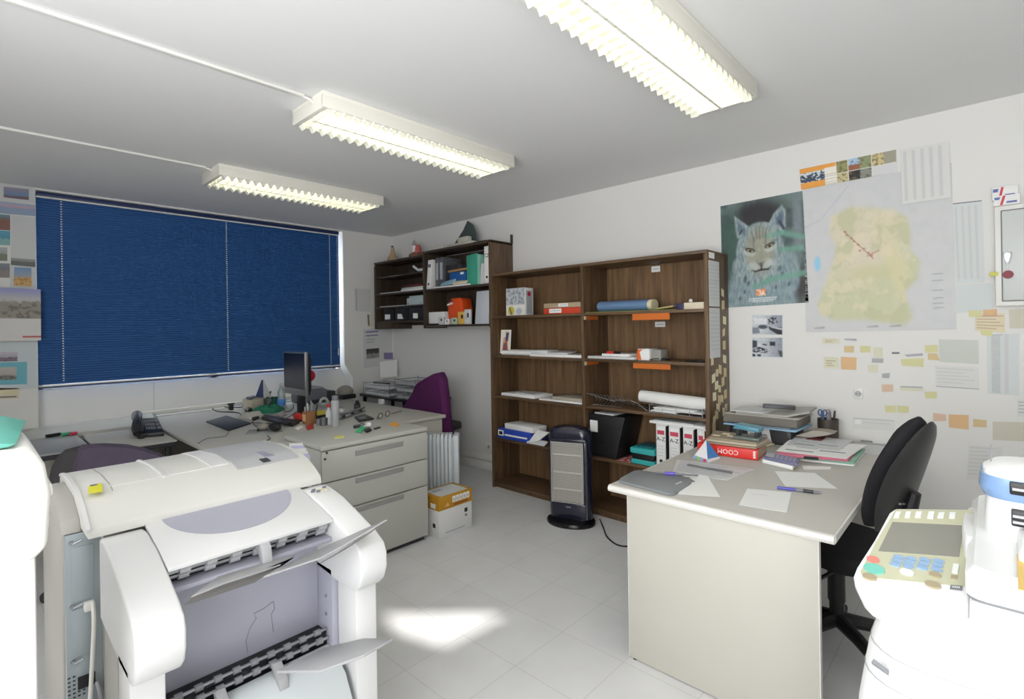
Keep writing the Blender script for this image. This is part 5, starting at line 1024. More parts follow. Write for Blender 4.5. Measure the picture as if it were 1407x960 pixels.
# west wall, left of the window
def scene_fn(top, mid, low, h=.5, sd=1, dark=None):
    def f(u, v):
        n = fbm(u, v, 6, sd); c = mixc(lin(top), lin(mid), sm(0, h, v)); c = mixc(c, lin(low), sm(h-.03, h+.04, v+.12*n))
        if dark: c = mixc(c, lin(dark), .7*sm(.12, .35, fbm(u, v, 10, sd+4))*sm(h-.1, h+.1, v))
        return c
    return f
def photo(q, fn, label, off=.002, nx=30, ny=30, name='photo', cat='photo'):
    return tag(painted(name, q, (1, 0, 0), nx, ny, fn, off), label, cat, 'pictures left of the blue blind')
wall_sheet('picture_card', [(-5.6,0.1645,2.6703), (-5.6,0.4166,2.6817), (-5.6,0.4172,2.5447), (-5.6,0.163,2.5251)], PAPER2, 'pale card with a sea photo at the top left beside the blue blind', (), .001, toward=(1, 0, 0), cat='card')
photo([(-5.6,0.2397,2.6482), (-5.6,0.3822,2.6549), (-5.6,0.3812,2.5677), (-5.6,0.2388,2.5661)], scene_fn((150, 140, 160), (112, 140, 176), (120, 100, 110), .7, 2), 'dusky sea photo mounted on the topmost pale card', .003)
photo([(-5.6,0.163,2.5306), (-5.6,0.4171,2.5359), (-5.6,0.4183,2.4456), (-5.6,0.162,2.4357)], scene_fn((150, 176, 196), (196, 160, 182), (146, 164, 190), .4, 5), 'long pink and blue panorama under the topmost card', .003)
photo([(-5.6,0.162,2.4302), (-5.6,0.2738,2.4329), (-5.6,0.2725,2.3133), (-5.6,0.1607,2.3074)], scene_fn((110, 150, 164), (116, 110, 110), (134, 96, 84), .3, 7), 'brown coast photo, uppermost of the left column of photos')
photo([(-5.6,0.1606,2.3018), (-5.6,0.2725,2.3076), (-5.6,0.2713,2.1966), (-5.6,0.1594,2.1903)], scene_fn((92, 160, 190), (80, 150, 176), (130, 176, 176), .55, 8), 'turquoise water photo under the brown coast one')
photo([(-5.6,0.1593,2.1736), (-5.6,0.2548,2.1778), (-5.6,0.2537,2.0729), (-5.6,0.1582,2.0677)], scene_fn((176, 182, 184), (160, 166, 160), (120, 130, 116), .5, 9), 'grey-green photo below the turquoise water')
photo([(-5.6,0.158,2.051), (-5.6,0.2677,2.0542), (-5.6,0.2665,1.9433), (-5.6,0.1568,1.9395)], scene_fn((130, 136, 146), (116, 118, 122), (140, 132, 128), .5, 11), 'dark grey photo with a light streak at the foot of the left column')
wall_sheet('paper_sheet', [(-5.6,0.2799,2.4338), (-5.6,0.4203,2.4372), (-5.6,0.4162,1.8677), (-5.6,0.2677,1.8667)], PAPER2, 'pale tall sheet directly left of the blue blind', (), .001, toward=(1, 0, 0), curl=.0)
photo([(-5.6,0.2743,2.1002), (-5.6,0.4144,2.098), (-5.6,0.4138,2.0367), (-5.6,0.2737,2.0433)], scene_fn((150, 154, 156), (140, 142, 142), (104, 110, 106), .4, 13, (80, 84, 80)), 'narrow grey landscape strip above the beach photo', .003)
photo([(-5.6,0.2919,2.0276), (-5.6,0.3902,2.0291), (-5.6,0.3907,1.8811), (-5.6,0.2863,1.8846)], scene_fn((120, 150, 190), (150, 164, 180), (206, 166, 104), .5, 15, (150, 110, 70)), 'sandy beach photo with blue sky beside the blind', .003)
def fn_hill(u, v):
    if v < .58: return scene_fn((150, 152, 200), (190, 190, 188), (150, 144, 134), .42, 17, (96, 92, 84))(u, v/.58)
    c = lin((214, 212, 210)); return lin((190, 96, 80)) if (.915 < v < .94 and u > .62) else c
photo([(-5.6,0.156,1.8643), (-5.6,0.4398,1.857), (-5.6,0.4375,1.4499), (-5.6,0.1517,1.4526)], fn_hill, 'larger poster of a grey hill town overlapping the blind edge', .05, 60, 60, 'wall_poster', 'poster')
wall_sheet('paper_sheet', [(-5.6,0.1516,1.4443), (-5.6,0.4137,1.4418), (-5.6,0.4138,1.0685), (-5.6,0.1478,1.0776)], mat('pale_blue_sheet', (206, 214, 218), .8, var=.03), 'pale sheet under the hill town poster', (), .001, toward=(1, 0, 0))
photo([(-5.6,0.1509,1.372), (-5.6,0.3033,1.3651), (-5.6,0.3025,1.2908), (-5.6,0.15,1.2942)], scene_fn((196, 190, 200), (170, 166, 180), (130, 112, 130), .6, 19, (70, 60, 70)), 'small mauve photo on the pale sheet')
def fn_tealcard(u, v):
    if u < .72 and .22 < v < .80: return scene_fn((190, 190, 186), (180, 170, 164), (130, 126, 120), .6, 21, (60, 70, 70))(u, v)
    return lin((110, 180, 196))
photo([(-5.6,0.15,1.2887), (-5.6,0.3566,1.2819), (-5.6,0.3547,1.106), (-5.6,0.1482,1.1165)], fn_tealcard, 'teal bordered card below the small mauve photo', .003, 40, 30, 'picture_card', 'card')
wall_sheet('label_card', [(-5.6,0.1479,1.0943), (-5.6,0.3085,1.0787), (-5.6,0.3076,0.9987), (-5.6,0.147,1.0055)], CREAM, 'small cream label with a dark line, lowest on the wall left of the blind', [(.0, .75, .92, .88, INK)], .001, toward=(1, 0, 0), cat='card')
# west wall between the window and the corner
wall_sheet('paper_sheet', [(-5.6,3.3447,1.5027), (-5.6,3.7609,1.5159), (-5.6,3.7527,1.0517), (-5.6,3.3466,1.024)], PAPER2, 'printed sheet with heading lines under the corner wall cabinet', [(.08, .06, .5, .1, mat('violet_ink', (130, 124, 160), .8)), (.08, .16, .5, .19, mat('violet_ink', (130, 124, 160), .8)), (.1, .26, .4, .29, PALEINK), (.1, .33, .35, .36, PALEINK), (.55, .2, .9, .5, FAINT)], .001, toward=(1, 0, 0))
photo([(-5.6,3.3804,1.2575), (-5.6,3.5593,1.2637), (-5.6,3.5624,1.1454), (-5.6,3.3834,1.1372)], scene_fn((60, 60, 58), (80, 78, 76), (150, 150, 148), .5, 23, (30, 30, 30)), 'small dark black-and-white photo on the sheet below the corner cabinet', .003)['group'] = 'pictures by the corner'
wall_sheet('paper_sheet', [(-5.6,3.2354,1.9942), (-5.6,3.4534,1.995), (-5.6,3.4486,1.7167), (-5.6,3.2406,1.723)], mat('warm_grey_paper', (212, 211, 208), .8), 'tall blank sheet on the wall left of the corner cabinet', [(.06, .02, .12, .98, PALEINK)], .001, toward=(1, 0, 0))
wall_sheet('bookmark', [(-5.6,3.3976,1.6804), (-5.6,3.4582,1.6809), (-5.6,3.4658,1.5281), (-5.6,3.405,1.5287)], CREAM, 'narrow cream strip with a dark figure at the lower left of the corner cabinet', [(.1, .0, .5, .9, INK)], .001, toward=(1, 0, 0))
wall_sheet('flyer', [(-5.6,3.6109,1.2159), (-5.6,3.7664,1.2089), (-5.6,3.7697,1.0878), (-5.6,3.6141,1.097)], PAPER2, 'small flyer with a violet block near the corner', [(.1, .1, .95, .8, mat('violet_block', (132, 120, 160), .7))], .002, toward=(1, 0, 0))

# ---------------------------------------------------------------- desks by the window
DESK = mat('desk_grey_laminate', (188, 186, 179), .5, var=.02); DESKW = mat('desk_edge_cream', (220, 217, 206), .45, var=.02); DPANEL = mat('desk_panel_cream', (196, 193, 183), .5, var=.02)
def desk(x0, x1, y0, y1, label, zt=.75, legs='x'):
    t = thing('desk', label, 'desk', ((x0+x1)/2, (y0+y1)/2, 0), 0, 'office desks')
    b = B(); b.box(x0, x1, y0, y1, zt-.03, zt, DESK, .009, 3); b.build('tabletop', None, t)
    if legs == 'x':
        for x in (x0+.02, x1-.045):
            b = B(); b.box(x, x+.025, y0+.04, y1-.03, 0, zt-.03, DPANEL, .002); b.build('end_panel', None, t)
        b = B(); b.box(x0+.045, x1-.045, (y0+y1)/2-.01, (y0+y1)/2+.01, .25, zt-.03, DPANEL); b.build('modesty_panel', None, t)
    else:
        for y in (y0+.02, y1-.045):
            b = B(); b.box(x0+.03, x1-.03, y, y+.025, 0, zt-.03, DPANEL, .002); b.build('end_panel', None, t)
        b = B(); b.box((x0+x1)/2-.01, (x0+x1)/2+.01, y0+.045, y1-.045, .25, zt-.03, DPANEL); b.build('modesty_panel', None, t)
    return t
desk(-5.42, -3.475, 1.965, 2.87, 'large grey desk under the blind end nearest the corner, behind the drawer cabinet')
desk(-5.42, -3.475, 1.06, 1.962, 'large grey desk in front of the blue blind with the flat black pad on it')
def table(x0, x1, y0, y1, label, m, zt=.745):
    t = thing('side_table', label, 'table', ((x0+x1)/2, (y0+y1)/2, 0))
    b = B(); b.box(x0, x1, y0, y1, zt-.012, zt, m, .003); b.build('tabletop', None, t)
    b = B(); b.box(x0+.006, x1-.006, y0+.006, y1-.006, zt-.045, zt-.012, DARK, .002); b.build('dark_edge', None, t)
    for x in (x0+.03, x1-.06):
        for y in (y0+.03, y1-.06):
            b = B(); b.box(x, x+.03, y, y+.03, 0, zt-.045, BLACK, .002); b.build('leg', None, t)
    return t
table(-4.86, -4.19, .60, 1.03, 'small grey dark-edged table carrying the desk telephone', DESK)
table(-5.06, -4.36, -.15, .585, 'grey dark-edged table left of the telephone table', mat('grey_tabletop', (150, 152, 154), .45, var=.04))
t = thing('window_bench', 'long pale ledge running along the wall behind the telephone table', 'ledge', (-5.3, .4, 0))
b = B(); b.box(-5.595, -5.07, -.6, 1.05, .72, .75, DESK, .004); b.build('top_board', None, t); b = B(); b.box(-5.5, -5.1, -.58, 1.03, 0, .72, DPANEL); b.build('front_board', None, t)
b = B(); b.box(-5.02, -4.88, .62, 1.02, .0, .735, DESK, .003); one(b, 'wall_box', 'pale upright box between the ledge and the telephone table', 'box')
# drawer cabinet
t = thing('drawer_cabinet', 'pale grey three-drawer cabinet in front of the window desks', 'drawer cabinet', (-3.2, 1.86, 0))
cx0, cx1, cy0, cy1 = -3.465, -2.945, 1.465, 2.257
CAB = mat('cabinet_grey_cream', (190, 190, 184), .45, var=.02)
b = B(); b.box(cx0, cx1-.02, cy0, cy1, .03, .77, CAB, .002); b.build('body', None, t)
b = B(); b.box(cx0, cx1+.004, cy0-.002, cy1+.004, .772, .80, CAB, .008, 3); b.build('top_board', None, t)
b = B(); b.box(cx0+.02, cx1-.03, cy0+.02, cy1-.02, 0, .03, DARK); b.build('plinth', None, t)
PULL = mat('drawer_pull_grey', (160, 160, 158), .5, var=.03)
for z0, z1, hz in ((.58, .765, .718), (.392, .572, .546), (.035, .384, .36)):
    b = B(); b.box(cx1-.019, cx1, cy0+.004, cy1-.004, z0, z1, CAB, .003); d = b.build('drawer', None, t)
    b = B(); b.prism([(cx1-.004, hz+.02), (cx1+.001, hz+.02), (cx1+.004, hz+.006), (cx1+.004, hz-.004), (cx1+.001, hz-.018), (cx1-.004, hz-.018)], 'y', 1.69, 2.05, PULL, .001); b.box(cx1+.001, cx1+.010, 1.69, 2.05, hz+.016, hz+.021, CAB); b.build('handle', None, d)
for y, z in ((1.50, .758), (1.488, .722)):
    b = B(); b.cyl((cx1, y, z), (cx1+.004, y, z), .007, n=12, m=DARK); b.build('lock', None, t)
b = B()
for k in range(5): b.slab([(-2.80+.018*k, 1.215, .60), (-2.80+.018*k, 1.30, .60), (-2.83+.02*k, 1.30, .87-.012*k), (-2.83+.02*k, 1.225, .88-.012*k)], .003, (PAPER, mat('lilac_paper', (196, 198, 226), .7), PAPER)[k % 3], d=(1, 0, 0))
b.box(-2.82, -2.70, 1.215, 1.30, 0, .60, LGREY, .004)
one(b, 'brochure_stand', 'slim stand of white and lilac leaflets between printer and drawer cabinet', 'leaflets')

# --- on the telephone table and to its left
t = thing('desk_phone', 'black desk telephone with lit grey display on the small dark-edged table', 'telephone', (-4.6973,0.939,0.745))
o3 = Vector(t.location); Z = .7456
PHB = mat('phone_black', (34, 35, 38), .4, var=.1)
a, b_, c, d = (-4.4816,0.8523,0.745), (-4.4108,1.0042,0.745), (-4.9872,1.0762,0.745), (-5.046,0.9511,0.745)
b = B(); b.mesh([a, b_, c, d, (a[0], a[1], Z+.03), (b_[0], b_[1], Z+.03), (c[0], c[1], Z+.10), (d[0], d[1], Z+.10)], [(0,3,2,1),(4,5,6,7),(0,1,5,4),(1,2,6,5),(2,3,7,6),(3,0,4,7)], PHB, .006); b.build('body', None, t)
def onph(u0, v0, u1, v1, m, h=.004):
    q = [Vector((a[0], a[1], Z+.031)), Vector((b_[0], b_[1], Z+.031)), Vector((c[0], c[1], Z+.101)), Vector((d[0], d[1], Z+.101))]
    P = lambda u, v: (q[0].lerp(q[1], u)).lerp(q[3].lerp(q[2], u), v)
    return [P(u0, v0), P(u1, v0), P(u1, v1), P(u0, v1)], h, m
b = B(); b.slab(*onph(.3, .72, .82, .95, mat('lcd_grey', (222, 230, 226), .3))); b.build('display', None, t)
for i in range(4):
    for k in range(3):
        b = B(); b.slab(*onph(.36+.1*i, .16+.17*k, .43+.1*i, .27+.17*k, GREY)); b.build('key', None, t)
for k in range(3):
    b = B(); b.slab(*onph(.80, .16+.17*k, .94, .26+.17*k, GREY)); b.build('line_key', None, t)
h0, h1 = (-4.1021,0.7488,0.8), (-4.5013,0.8228,0.82)
b = B(); h0, h1 = Vector((a[0]-.01, a[1]+.005, Z+.066)), Vector((d[0]+.06, d[1]+.0, Z+.10)); mid = (h0+h1)/2+Vector((0, 0, .03)); b.tube([h0+Vector((.03, 0, -.03)), h0, mid, h1, h1+Vector((-.03, 0, -.03))], [.03, .036, .024, .036, .03], 12, PHB); b.build('handset', None, t)
b = B(); b.tube(smooth_path([tuple(h0+Vector((.03, 0, -.02))), (a[0]+.04, a[1]+.0, Z+.008), (a[0]+.06, a[1]+.03, Z+.006), (a[0]+.02, a[1]+.05, Z+.02)], 6), .004, 6, BLACK); b.build('cord', None, t)
for k, (p, q, m, lab) in enumerate((((-5.0478,0.416,0.757), (-5.0723,0.4945,0.757), BLACK, 'thick black marker lying on the left grey table'), ((-5.0223,0.5017,0.757), (-5.0459,0.5493,0.757), mat('pen_green', (70, 170, 120), .5), 'green highlighter beside the black marker'), ((-5.0049,0.5489,0.757), (-5.0281,0.5806,0.757), mat('pen_pink', (220, 70, 100), .5), 'pink highlighter beside the green one'))):
    b = B(); b.cyl(p, q, .012, n=12, m=m); b.cyl(q, tuple(Vector(q)+(Vector(q)-Vector(p))*.15), .008, n=10, m=DARK); one(b, 'marker_pen', lab, 'pen', 'pens on the left grey table')
# --- office chair under a purple cover behind the printer
PURD = mat('dusky_purple_cloth', (84, 74, 92), .85, var=.15, scale=18, bump=.3, bscale=40); MESHG = mat('chair_dark_grey', (64, 62, 64), .8, var=.1, bump=.2)
t = thing('office_chair', 'dusky purple-draped office chair behind the big printer', 'chair', (-3.85, .58, 0))
def dome(pts, x, thick, m, name, zb):
    b = B(); n = len(pts); rings = []
    for k in range(5):
        s = (-1+.5*k); sc = 1-.10*abs(s)**2.5; cy = sum(p[0] for p in pts)/n
        rings.append([(x+s*thick/2, cy+(p[0]-cy)*sc, zb+(p[1]-zb)*(1-.05*abs(s)**2.5)) for p in pts]+[(x+s*thick/2, pts[-1][0], zb), (x+s*thick/2, pts[0][0], zb)])
    b.loft(rings, m, bev=.0); return b.build(name, None, t)
P1 = [(-3.7,0.3198,0.7305), (-3.7,0.3292,0.7832), (-3.7,0.3503,0.826), (-3.7,0.3851,0.8612), (-3.7,0.4449,0.8718), (-3.7,0.56,0.8573), (-3.7,0.668,0.8315), (-3.7,0.742,0.7995), (-3.7,0.8129,0.759), (-3.7,0.8631,0.707), (-3.7,0.8852,0.6308)]
dome([(p[1], p[2]) for p in P1], -3.74, .09, MESHG, 'backrest', .56)
P2 = [(-3.69,0.4027,0.7775), (-3.69,0.4312,0.8638), (-3.69,0.4593,0.8768), (-3.69,0.5586,0.8673), (-3.69,0.6663,0.8418), (-3.69,0.7436,0.8094), (-3.69,0.8164,0.7688), (-3.69,0.8685,0.7165), (-3.69,0.8905,0.6315)]
dome([(p[1], p[2]) for p in P2], -3.735, .12, PURD, 'cloth_cover', .58)
b = B(); b.loft([rr(-4.2, -3.74, .34, .82, .1, z) for z in (.43, .50)], MESHG, bev=.015); b.build('seat', None, t)
b = B(); b.cyl((-3.97, .58, .12), (-3.97, .58, .43), .025, m=BLACK); b.build('gas_lift', None, t)
for k in range(5):
    a_ = 2*PI*k/5; e = (-3.97+.28*math.cos(a_), .58+.28*math.sin(a_), .07)
    b = B(); b.tube([(-3.97, .58, .12), e], [.025, .016], 8, BLACK); lg = b.build('leg', None, t)
    b = B(); b.cyl((e[0]-.012, e[1], .03), (e[0]+.012, e[1], .03), .03, m=DARK); b.build('castor', None, lg)

# --- clutter on the window desks
D = .7505
def at(p, dz=0): return Vector((p[0], p[1], p[2]+dz))
b = B(); b.slab([(-4.7589,1.3775,0.75), (-4.9306,1.5886,0.75), (-4.3746,1.5895,0.75), (-4.1901,1.3605,0.75)], .012, mat('pad_blue_black', (34, 36, 46), .5, var=.1), .003); one(b, 'graphics_tablet', 'flat blue-black rectangular pad lying on the desk before the blind', 'pad')
b = B(); b.tube(smooth_path([(-4.1882,1.3609,0.754), (-4.0059,1.2773,0.754), (-4.0232,1.1708,0.754), (-3.8912,1.0753,0.754)], 6), .003, 6, GREY); one(b, 'cable', 'thin grey cable running from the flat black pad toward the desk edge', 'cable')
b = B(); b.tube(smooth_path([(-5.3806,1.7773,0.755), (-5.7025,1.7622,0.755), (-5.5345,1.6587,0.755), (-5.2873,1.6332,0.755), (-5.1386,1.6968,0.755), (-5.0374,1.7247,0.755), (-4.8849,1.6964,0.755)], 8), .005, 6, BLACK)
b.tube(smooth_path([(-5.4839,1.8116,0.755), (-5.3997,1.8762,0.755), (-5.775,2.0217,0.755), (-5.9953,2.1293,0.755)], 6), .004, 6, BLACK); one(b, 'power_cable', 'looped black power cable left of the desk clutter', 'cable')
p = at((-5.3195,1.7537,0.75)); b = B(); b.box(p.x-.02, p.x+.02, p.y-.018, p.y+.018, .7505, .80, BLACK, .005); b.box(p.x-.012, p.x+.012, p.y-.03, p.y+.03, .80, .815, BLACK, .004); one(b, 'power_plug', 'black power plug standing amid the looped cable', 'plug')
b = B(); b.slab([(p[0], p[1], .7505) for p in ((-5.2605,1.8354,0.85), (-5.4328,1.9988,0.85), (-5.1998,2.0073,0.85), (-5.0749,1.8535,0.85))], .10, mat('beige_tray', (196, 190, 170), .6, var=.05), .004); one(b, 'desk_box', 'low beige box at the wall end of the clutter under the blind', 'box')
b = B(); b.slab([(-5.2147,1.852,0.852), (-5.2972,1.9487,0.852), (-5.2216,1.9409,0.852), (-5.1082,1.8528,0.852)], .02, mat('slate_folder', (112, 124, 136), .6, var=.08), .003); one(b, 'folder', 'slate grey folder on the low beige box', 'folder')
b = B(); b.slab([(-5.0718,1.7869,0.75), (-5.1537,1.8548,0.75), (-5.0327,1.8431,0.75), (-4.9332,1.7688,0.75)], .035, BLACK, .008); one(b, 'power_adapter', 'black power adapter in front of the low beige box', 'adapter')
p = at((-4.6672,1.6728,0.75)); b = B(); b.loft([[(p.x-.1, p.y-.06, .751), (p.x+.10, p.y-.02, .751), (p.x+.06, p.y+.12, .751), (p.x-.1, p.y+.08, .751)], [(p.x-.03, p.y-.03, .80), (p.x+.02, p.y-.01, .81), (p.x+.02, p.y+.09, .81), (p.x-.04, p.y+.06, .80)]], mat('grey_paper_bag', (176, 174, 168), .7, var=.1), bev=.008); b.slab([(-4.5536,1.6608,0.752), (-4.6999,1.7689,0.752), (-4.578,1.7287,0.752), (-4.5018,1.6591,0.752)], .02, DARK, .003); one(b, 'paper_bag', 'crumpled grey paper bag in front of the black adapter', 'bag')
GRN = mat('green_cloth', (36, 116, 88), .85, var=.25, scale=20, bump=.5, bscale=30)
def cloth(cx, cy, z, rx, ry, h, m, seed=0):
    b = B(); N = 18; rings = []
    for k, (s, hh) in enumerate(((1, 0), (.96, .35), (.8, .75), (.5, 1), (.15, .95))):
        rings.append([(cx+rx*s*(1+.22*math.sin(3*a+seed)+.1*math.sin(7*a+seed*2))*math.cos(a), cy+ry*s*(1+.18*math.sin(4*a+seed))*math.sin(a), z+h*hh*(1+.25*math.sin(5*a+seed+k))) for a in [2*PI*i/N for i in range(N)]])
    b.loft(rings, m); return b
p = at((-4.8875,1.9301,0.75)); b = cloth(p.x, p.y, .751, .10, .14, .055, GRN, 1); one(b, 'green_cloth', 'crumpled dark green cloth in the middle of the desk clutter', 'cloth')
p = at((-5.3054,2.1676,0.75)); b = cloth(p.x, p.y, .751, .06, .07, .07, mat('deep_green_cloth', (30, 88, 76), .85, var=.2), 3); one(b, 'green_pouch', 'dark green pouch behind the crumpled green cloth', 'pouch')
# folded blue calendar standing like a tent
t = thing('desk_calendar', 'navy tent-shaped desk calendar standing below the blind', 'calendar', (-5.2653,2.0051,0.852))
p0, p1 = at((-5.3081,1.9732,0.852)), at((-5.1838,2.0011,0.852)); ap = p0.copy()
top = Vector((p1.x-.03, p1.y+.01, .852+.17)); bk_ = Vector((p1.x-.03, p1.y+.08, .852))
b = B(); b.slab([p0, p1, top, top+Vector((-.01, -.01, 0))], .003, mat('calendar_navy', (36, 52, 100), .5, var=.1), d=(-.6, .6, 0)); b.build('front_leaf', None, t)
b = B(); b.slab([p1, bk_, top+Vector((-.004, .01, 0)), top], .003, PAPER2, d=(-.6, .6, 0)); b.build('back_leaf', None, t)
b = B(); b.slab([p0.lerp(top, .12), p1.lerp(top, .12), p1.lerp(top, .32), p0.lerp(top, .32)], .001, mat('calendar_blue', (60, 84, 180), .5), d=(.6, -.6, 0)); b.build('printed_band', None, t)
p = at((-5.321,2.0952,0.75)); t = thing('soft_toy', 'small grey-green soft toy seated beside the navy calendar', 'toy', p); TOY = mat('toy_grey_green', (110, 124, 116), .9, var=.3, scale=30)
b = B(); b.sphere((p.x, p.y, .79), .042, TOY, 14, 1, 1, .95); b.sphere((p.x, p.y, .855), .03, TOY, 12)
for s in (-1, 1): b.sphere((p.x+s*.02, p.y+s*.02, .885), .011, TOY, 8); b.tube([(p.x+s*.03, p.y+s*.01, .80), (p.x+s*.06, p.y-.03, .768)], .014, 8, TOY)
b.build('body', None, t); b = B(); b.sphere((p.x+.02, p.y-.02, .85), .008, DARK, 8); b.build('nose', None, t)
p = at((-5.3152,2.0401,0.75)); b = B(); b.cyl((p.x, p.y, .751), (p.x, p.y, .86), .022, n=14, m=mat('pale_tube', (196, 196, 204), .4)); b.cyl((p.x, p.y, .86), (p.x, p.y, .885), .014, n=12, m=PAPER); one(b, 'glue_stick', 'pale upright tube between the navy calendar and the soft toy', 'tube')
p = at((-5.0581,2.1217,0.75)); t = thing('water_bottle', 'clear plastic water bottle with blue label left of the monitor', 'bottle', p)
PET = mat('clear_plastic', (214, 226, 230), .1, var=0, trans=.6)
b = B(); b.lathe([(.001, 0), (.034, .0), (.036, .02), (.033, .05), (.036, .09), (.033, .12), (.036, .15), (.022, .185), (.014, .20), (.014, .215), (.001, .216)], (p.x, p.y, .751), 18, PET); b.build('body', None, t)
b = B(); b.lathe([(.0365, .025), (.0375, .026), (.0375, .085), (.0365, .086)], (p.x, p.y, .751), 18, mat('label_sky_blue', (76, 140, 214), .5, var=.15, scale=30)); b.build('label', None, t)
b = B(); b.cyl((p.x, p.y, .964), (p.x, p.y, .985), .016, n=14, m=PAPER2); b.build('cap', None, t)
# monitor
t = thing('monitor', 'silver-framed flat monitor turned half away on the window desk', 'monitor', (-4.42, 2.02, .75))
MX0, MX1, MY, MZ0, MZ1 = -4.665, -4.245, 1.98, .94, 1.313
b = B(); b.box(MX0, MX1, MY, MY+.03, MZ0, MZ1, STEEL, .005); b.build('bezel', None, t)
b = B(); b.box(MX0+.012, MX1-.012, MY-.002, MY, MZ0+.055, MZ1-.014, mat('screen_black', (24, 26, 32), .25, var=.05)); b.build('screen', None, t)
b = B(); b.prism([(MY+.03, MZ0), (MY+.03, MZ1), (MY+.04, MZ1-.01), (MY+.055, MZ1-.06), (MY+.055, MZ0+.06), (MY+.04, MZ0+.01)], 'x', MX0+.004, MX1+.002, BLACK, .004); b.build('back_shell', None, t)
b = B(); b.box(-4.50, -4.41, MY+.04, MY+.08, .76, 1.1, BLACK, .006); b.build('neck', None, t)
b = B(); b.loft([[(-4.455+.10*r_*math.cos(a), MY+.07+.08*r_*math.sin(a), z) for a in [2*PI*i/24 for i in range(24)]] for r_, z in ((1, .751), (1, .76), (.9, .768))], BLACK); b.build('base', None, t)
p = at((-5.0052,2.1624,0.75)); b = B(); b.loft([rr(p.x-.07, p.x+.06, p.y-.03, p.y+.04, .03, z, 4) for z in (.751, .765)]+[rr(p.x-.05, p.x+.04, p.y-.02, p.y+.03, .02, .78, 4)], LGREY); one(b, 'cd_case', 'light grey rounded gadget under the monitor', 'gadget')
b = B(); b.tube(smooth_path([(-4.8085,2.1325,0.8), (-4.8263,2.126,0.758), (-4.7422,2.0483,0.756), (-4.7976,2.0053,0.756)], 6), .004, 6, BLACK); one(b, 'cable', 'black cable sagging under the monitor', 'cable')
b = B(); b.slab([(-4.6655,1.9049,0.75), (-4.7821,2.012,0.75), (-4.5856,1.9673,0.75), (-4.4742,1.8693,0.75)], .012, mat('pinkish_grey_card', (182, 170, 162), .7, var=.06), .002); one(b, 'notebook', 'pinkish grey notebook in front of the green cloth', 'notebook')
b = B(); b.slab([(-4.3354,1.8471,0.75), (-4.4769,1.9584,0.75), (-4.3719,1.9497,0.75), (-4.1791,1.8452,0.75)], .012, mat('pale_pink_leaflet', (220, 200, 204), .7, var=.1), .003); one(b, 'leaflet', 'pale pink leaflet pile between notebook and red stapler', 'leaflet')
t = thing('handset', 'long dark brown remote handset lying across the desk clutter', 'handset', (-4.2664,1.7761,0.75)); DBR = mat('dark_brown_plastic', (54, 46, 46), .5, var=.1)
b = B(); b.slab([(-4.5004,1.7169,0.75), (-4.6259,1.7955,0.75), (-4.0713,1.8503,0.75), (-3.9646,1.7443,0.75)], .03, DBR, .01); b.build('body', None, t)
b = B(); b.slab([(-4.3545,1.7015,0.7805), (-4.3894,1.7386,0.7805), (-4.0231,1.7592,0.7805), (-3.9633,1.7104,0.7805)], .002, BLACK); b.build('key_field', None, t)
b = B(); b.tube(smooth_path([(-4.0898,1.7197,0.79), (-4.1881,1.8202,0.8), (-4.3994,1.9755,0.8)], 6), .003, 6, DARK); one(b, 'pen', 'thin dark pen leaning over the brown handset', 'pen')
b = B(); b.slab([(-3.9641,1.3993,0.75), (-4.1159,1.4792,0.75), (-4.0031,1.6768,0.75), (-3.855,1.6198,0.75), (-3.8152,1.5196,0.75)], .006, mat('grey_mouse_mat', (146, 148, 146), .7, var=.05), .002); one(b, 'mouse_mat', 'grey mouse mat at the front of the desk clutter', 'mat')
p = at((-3.8902,1.5813,0.757)); b = B(); b.sphere((p.x, p.y, .789), .05, BLACK, 16, 1.5, .75, .62); one(b, 'computer_mouse', 'large black mouse on the grey mat', 'mouse')
p = at((-3.9891,1.5364,0.757)); b = B(); b.sphere((p.x, p.y, .785), .045, mat('warm_grey_gadget', (140, 136, 128), .5, var=.1), 14, 1.1, .9, .6); b.tube([(p.x-.03, p.y-.02, .78), (p.x+.0, p.y-.04, .757)], .008, 8, DARK); one(b, 'tape_dispenser', 'warm grey rounded gadget beside the black mouse', 'gadget')
b = B(); b.tube(smooth_path([(-4.6121,1.7178,0.756), (-4.4162,1.6161,0.756), (-4.224,1.5724,0.756), (-4.1238,1.5778,0.756)], 6)+[], .004, 6, DARK); b.tube(smooth_path([(-4.4084,1.6019,0.756), (-4.3092,1.6605,0.756), (-4.2137,1.6966,0.756)], 5), .003, 6, DARK); one(b, 'cable', 'dark cable looping between black pad and grey mat', 'cable')
b = B(); b.tube(smooth_path([(-3.7793,1.48,0.756), (-3.6609,1.4529,0.756), (-3.5844,1.3983,0.756), (-3.4445,1.3479,0.756)], 6), .003, 6, DARK); one(b, 'cable', 'short dark cable end hanging at the desk front by the grey mat', 'cable')
p = at((-4.2069,1.9062,0.75)); t = thing('stapler', 'red stapler left of the wooden pencil box', 'stapler', p); rd = mat('stapler_red', (196, 52, 38), .35, var=.06)
b = B(); b.box(p.x-.07, p.x+.06, p.y-.025, p.y+.025, .751, .762, DARK, .003); b.build('base', None, t); b = B(); b.prism([(p.x-.07, .764), (p.x+.06, .764), (p.x+.055, .80), (p.x-.02, .815), (p.x-.07, .80)], 'y', p.y-.022, p.y+.022, rd, .008); b.build('arm', None, t)
b = B(); q = at((-3.9669,1.7795,0.75)); b.slab([(-3.8926,1.7291,0.75), (-3.9739,1.8116,0.75), (-3.8963,1.7988,0.75), (-3.814,1.7215,0.75)], .008, PAPER, .002); one(b, 'eraser', 'white eraser in front of the red stapler', 'eraser')
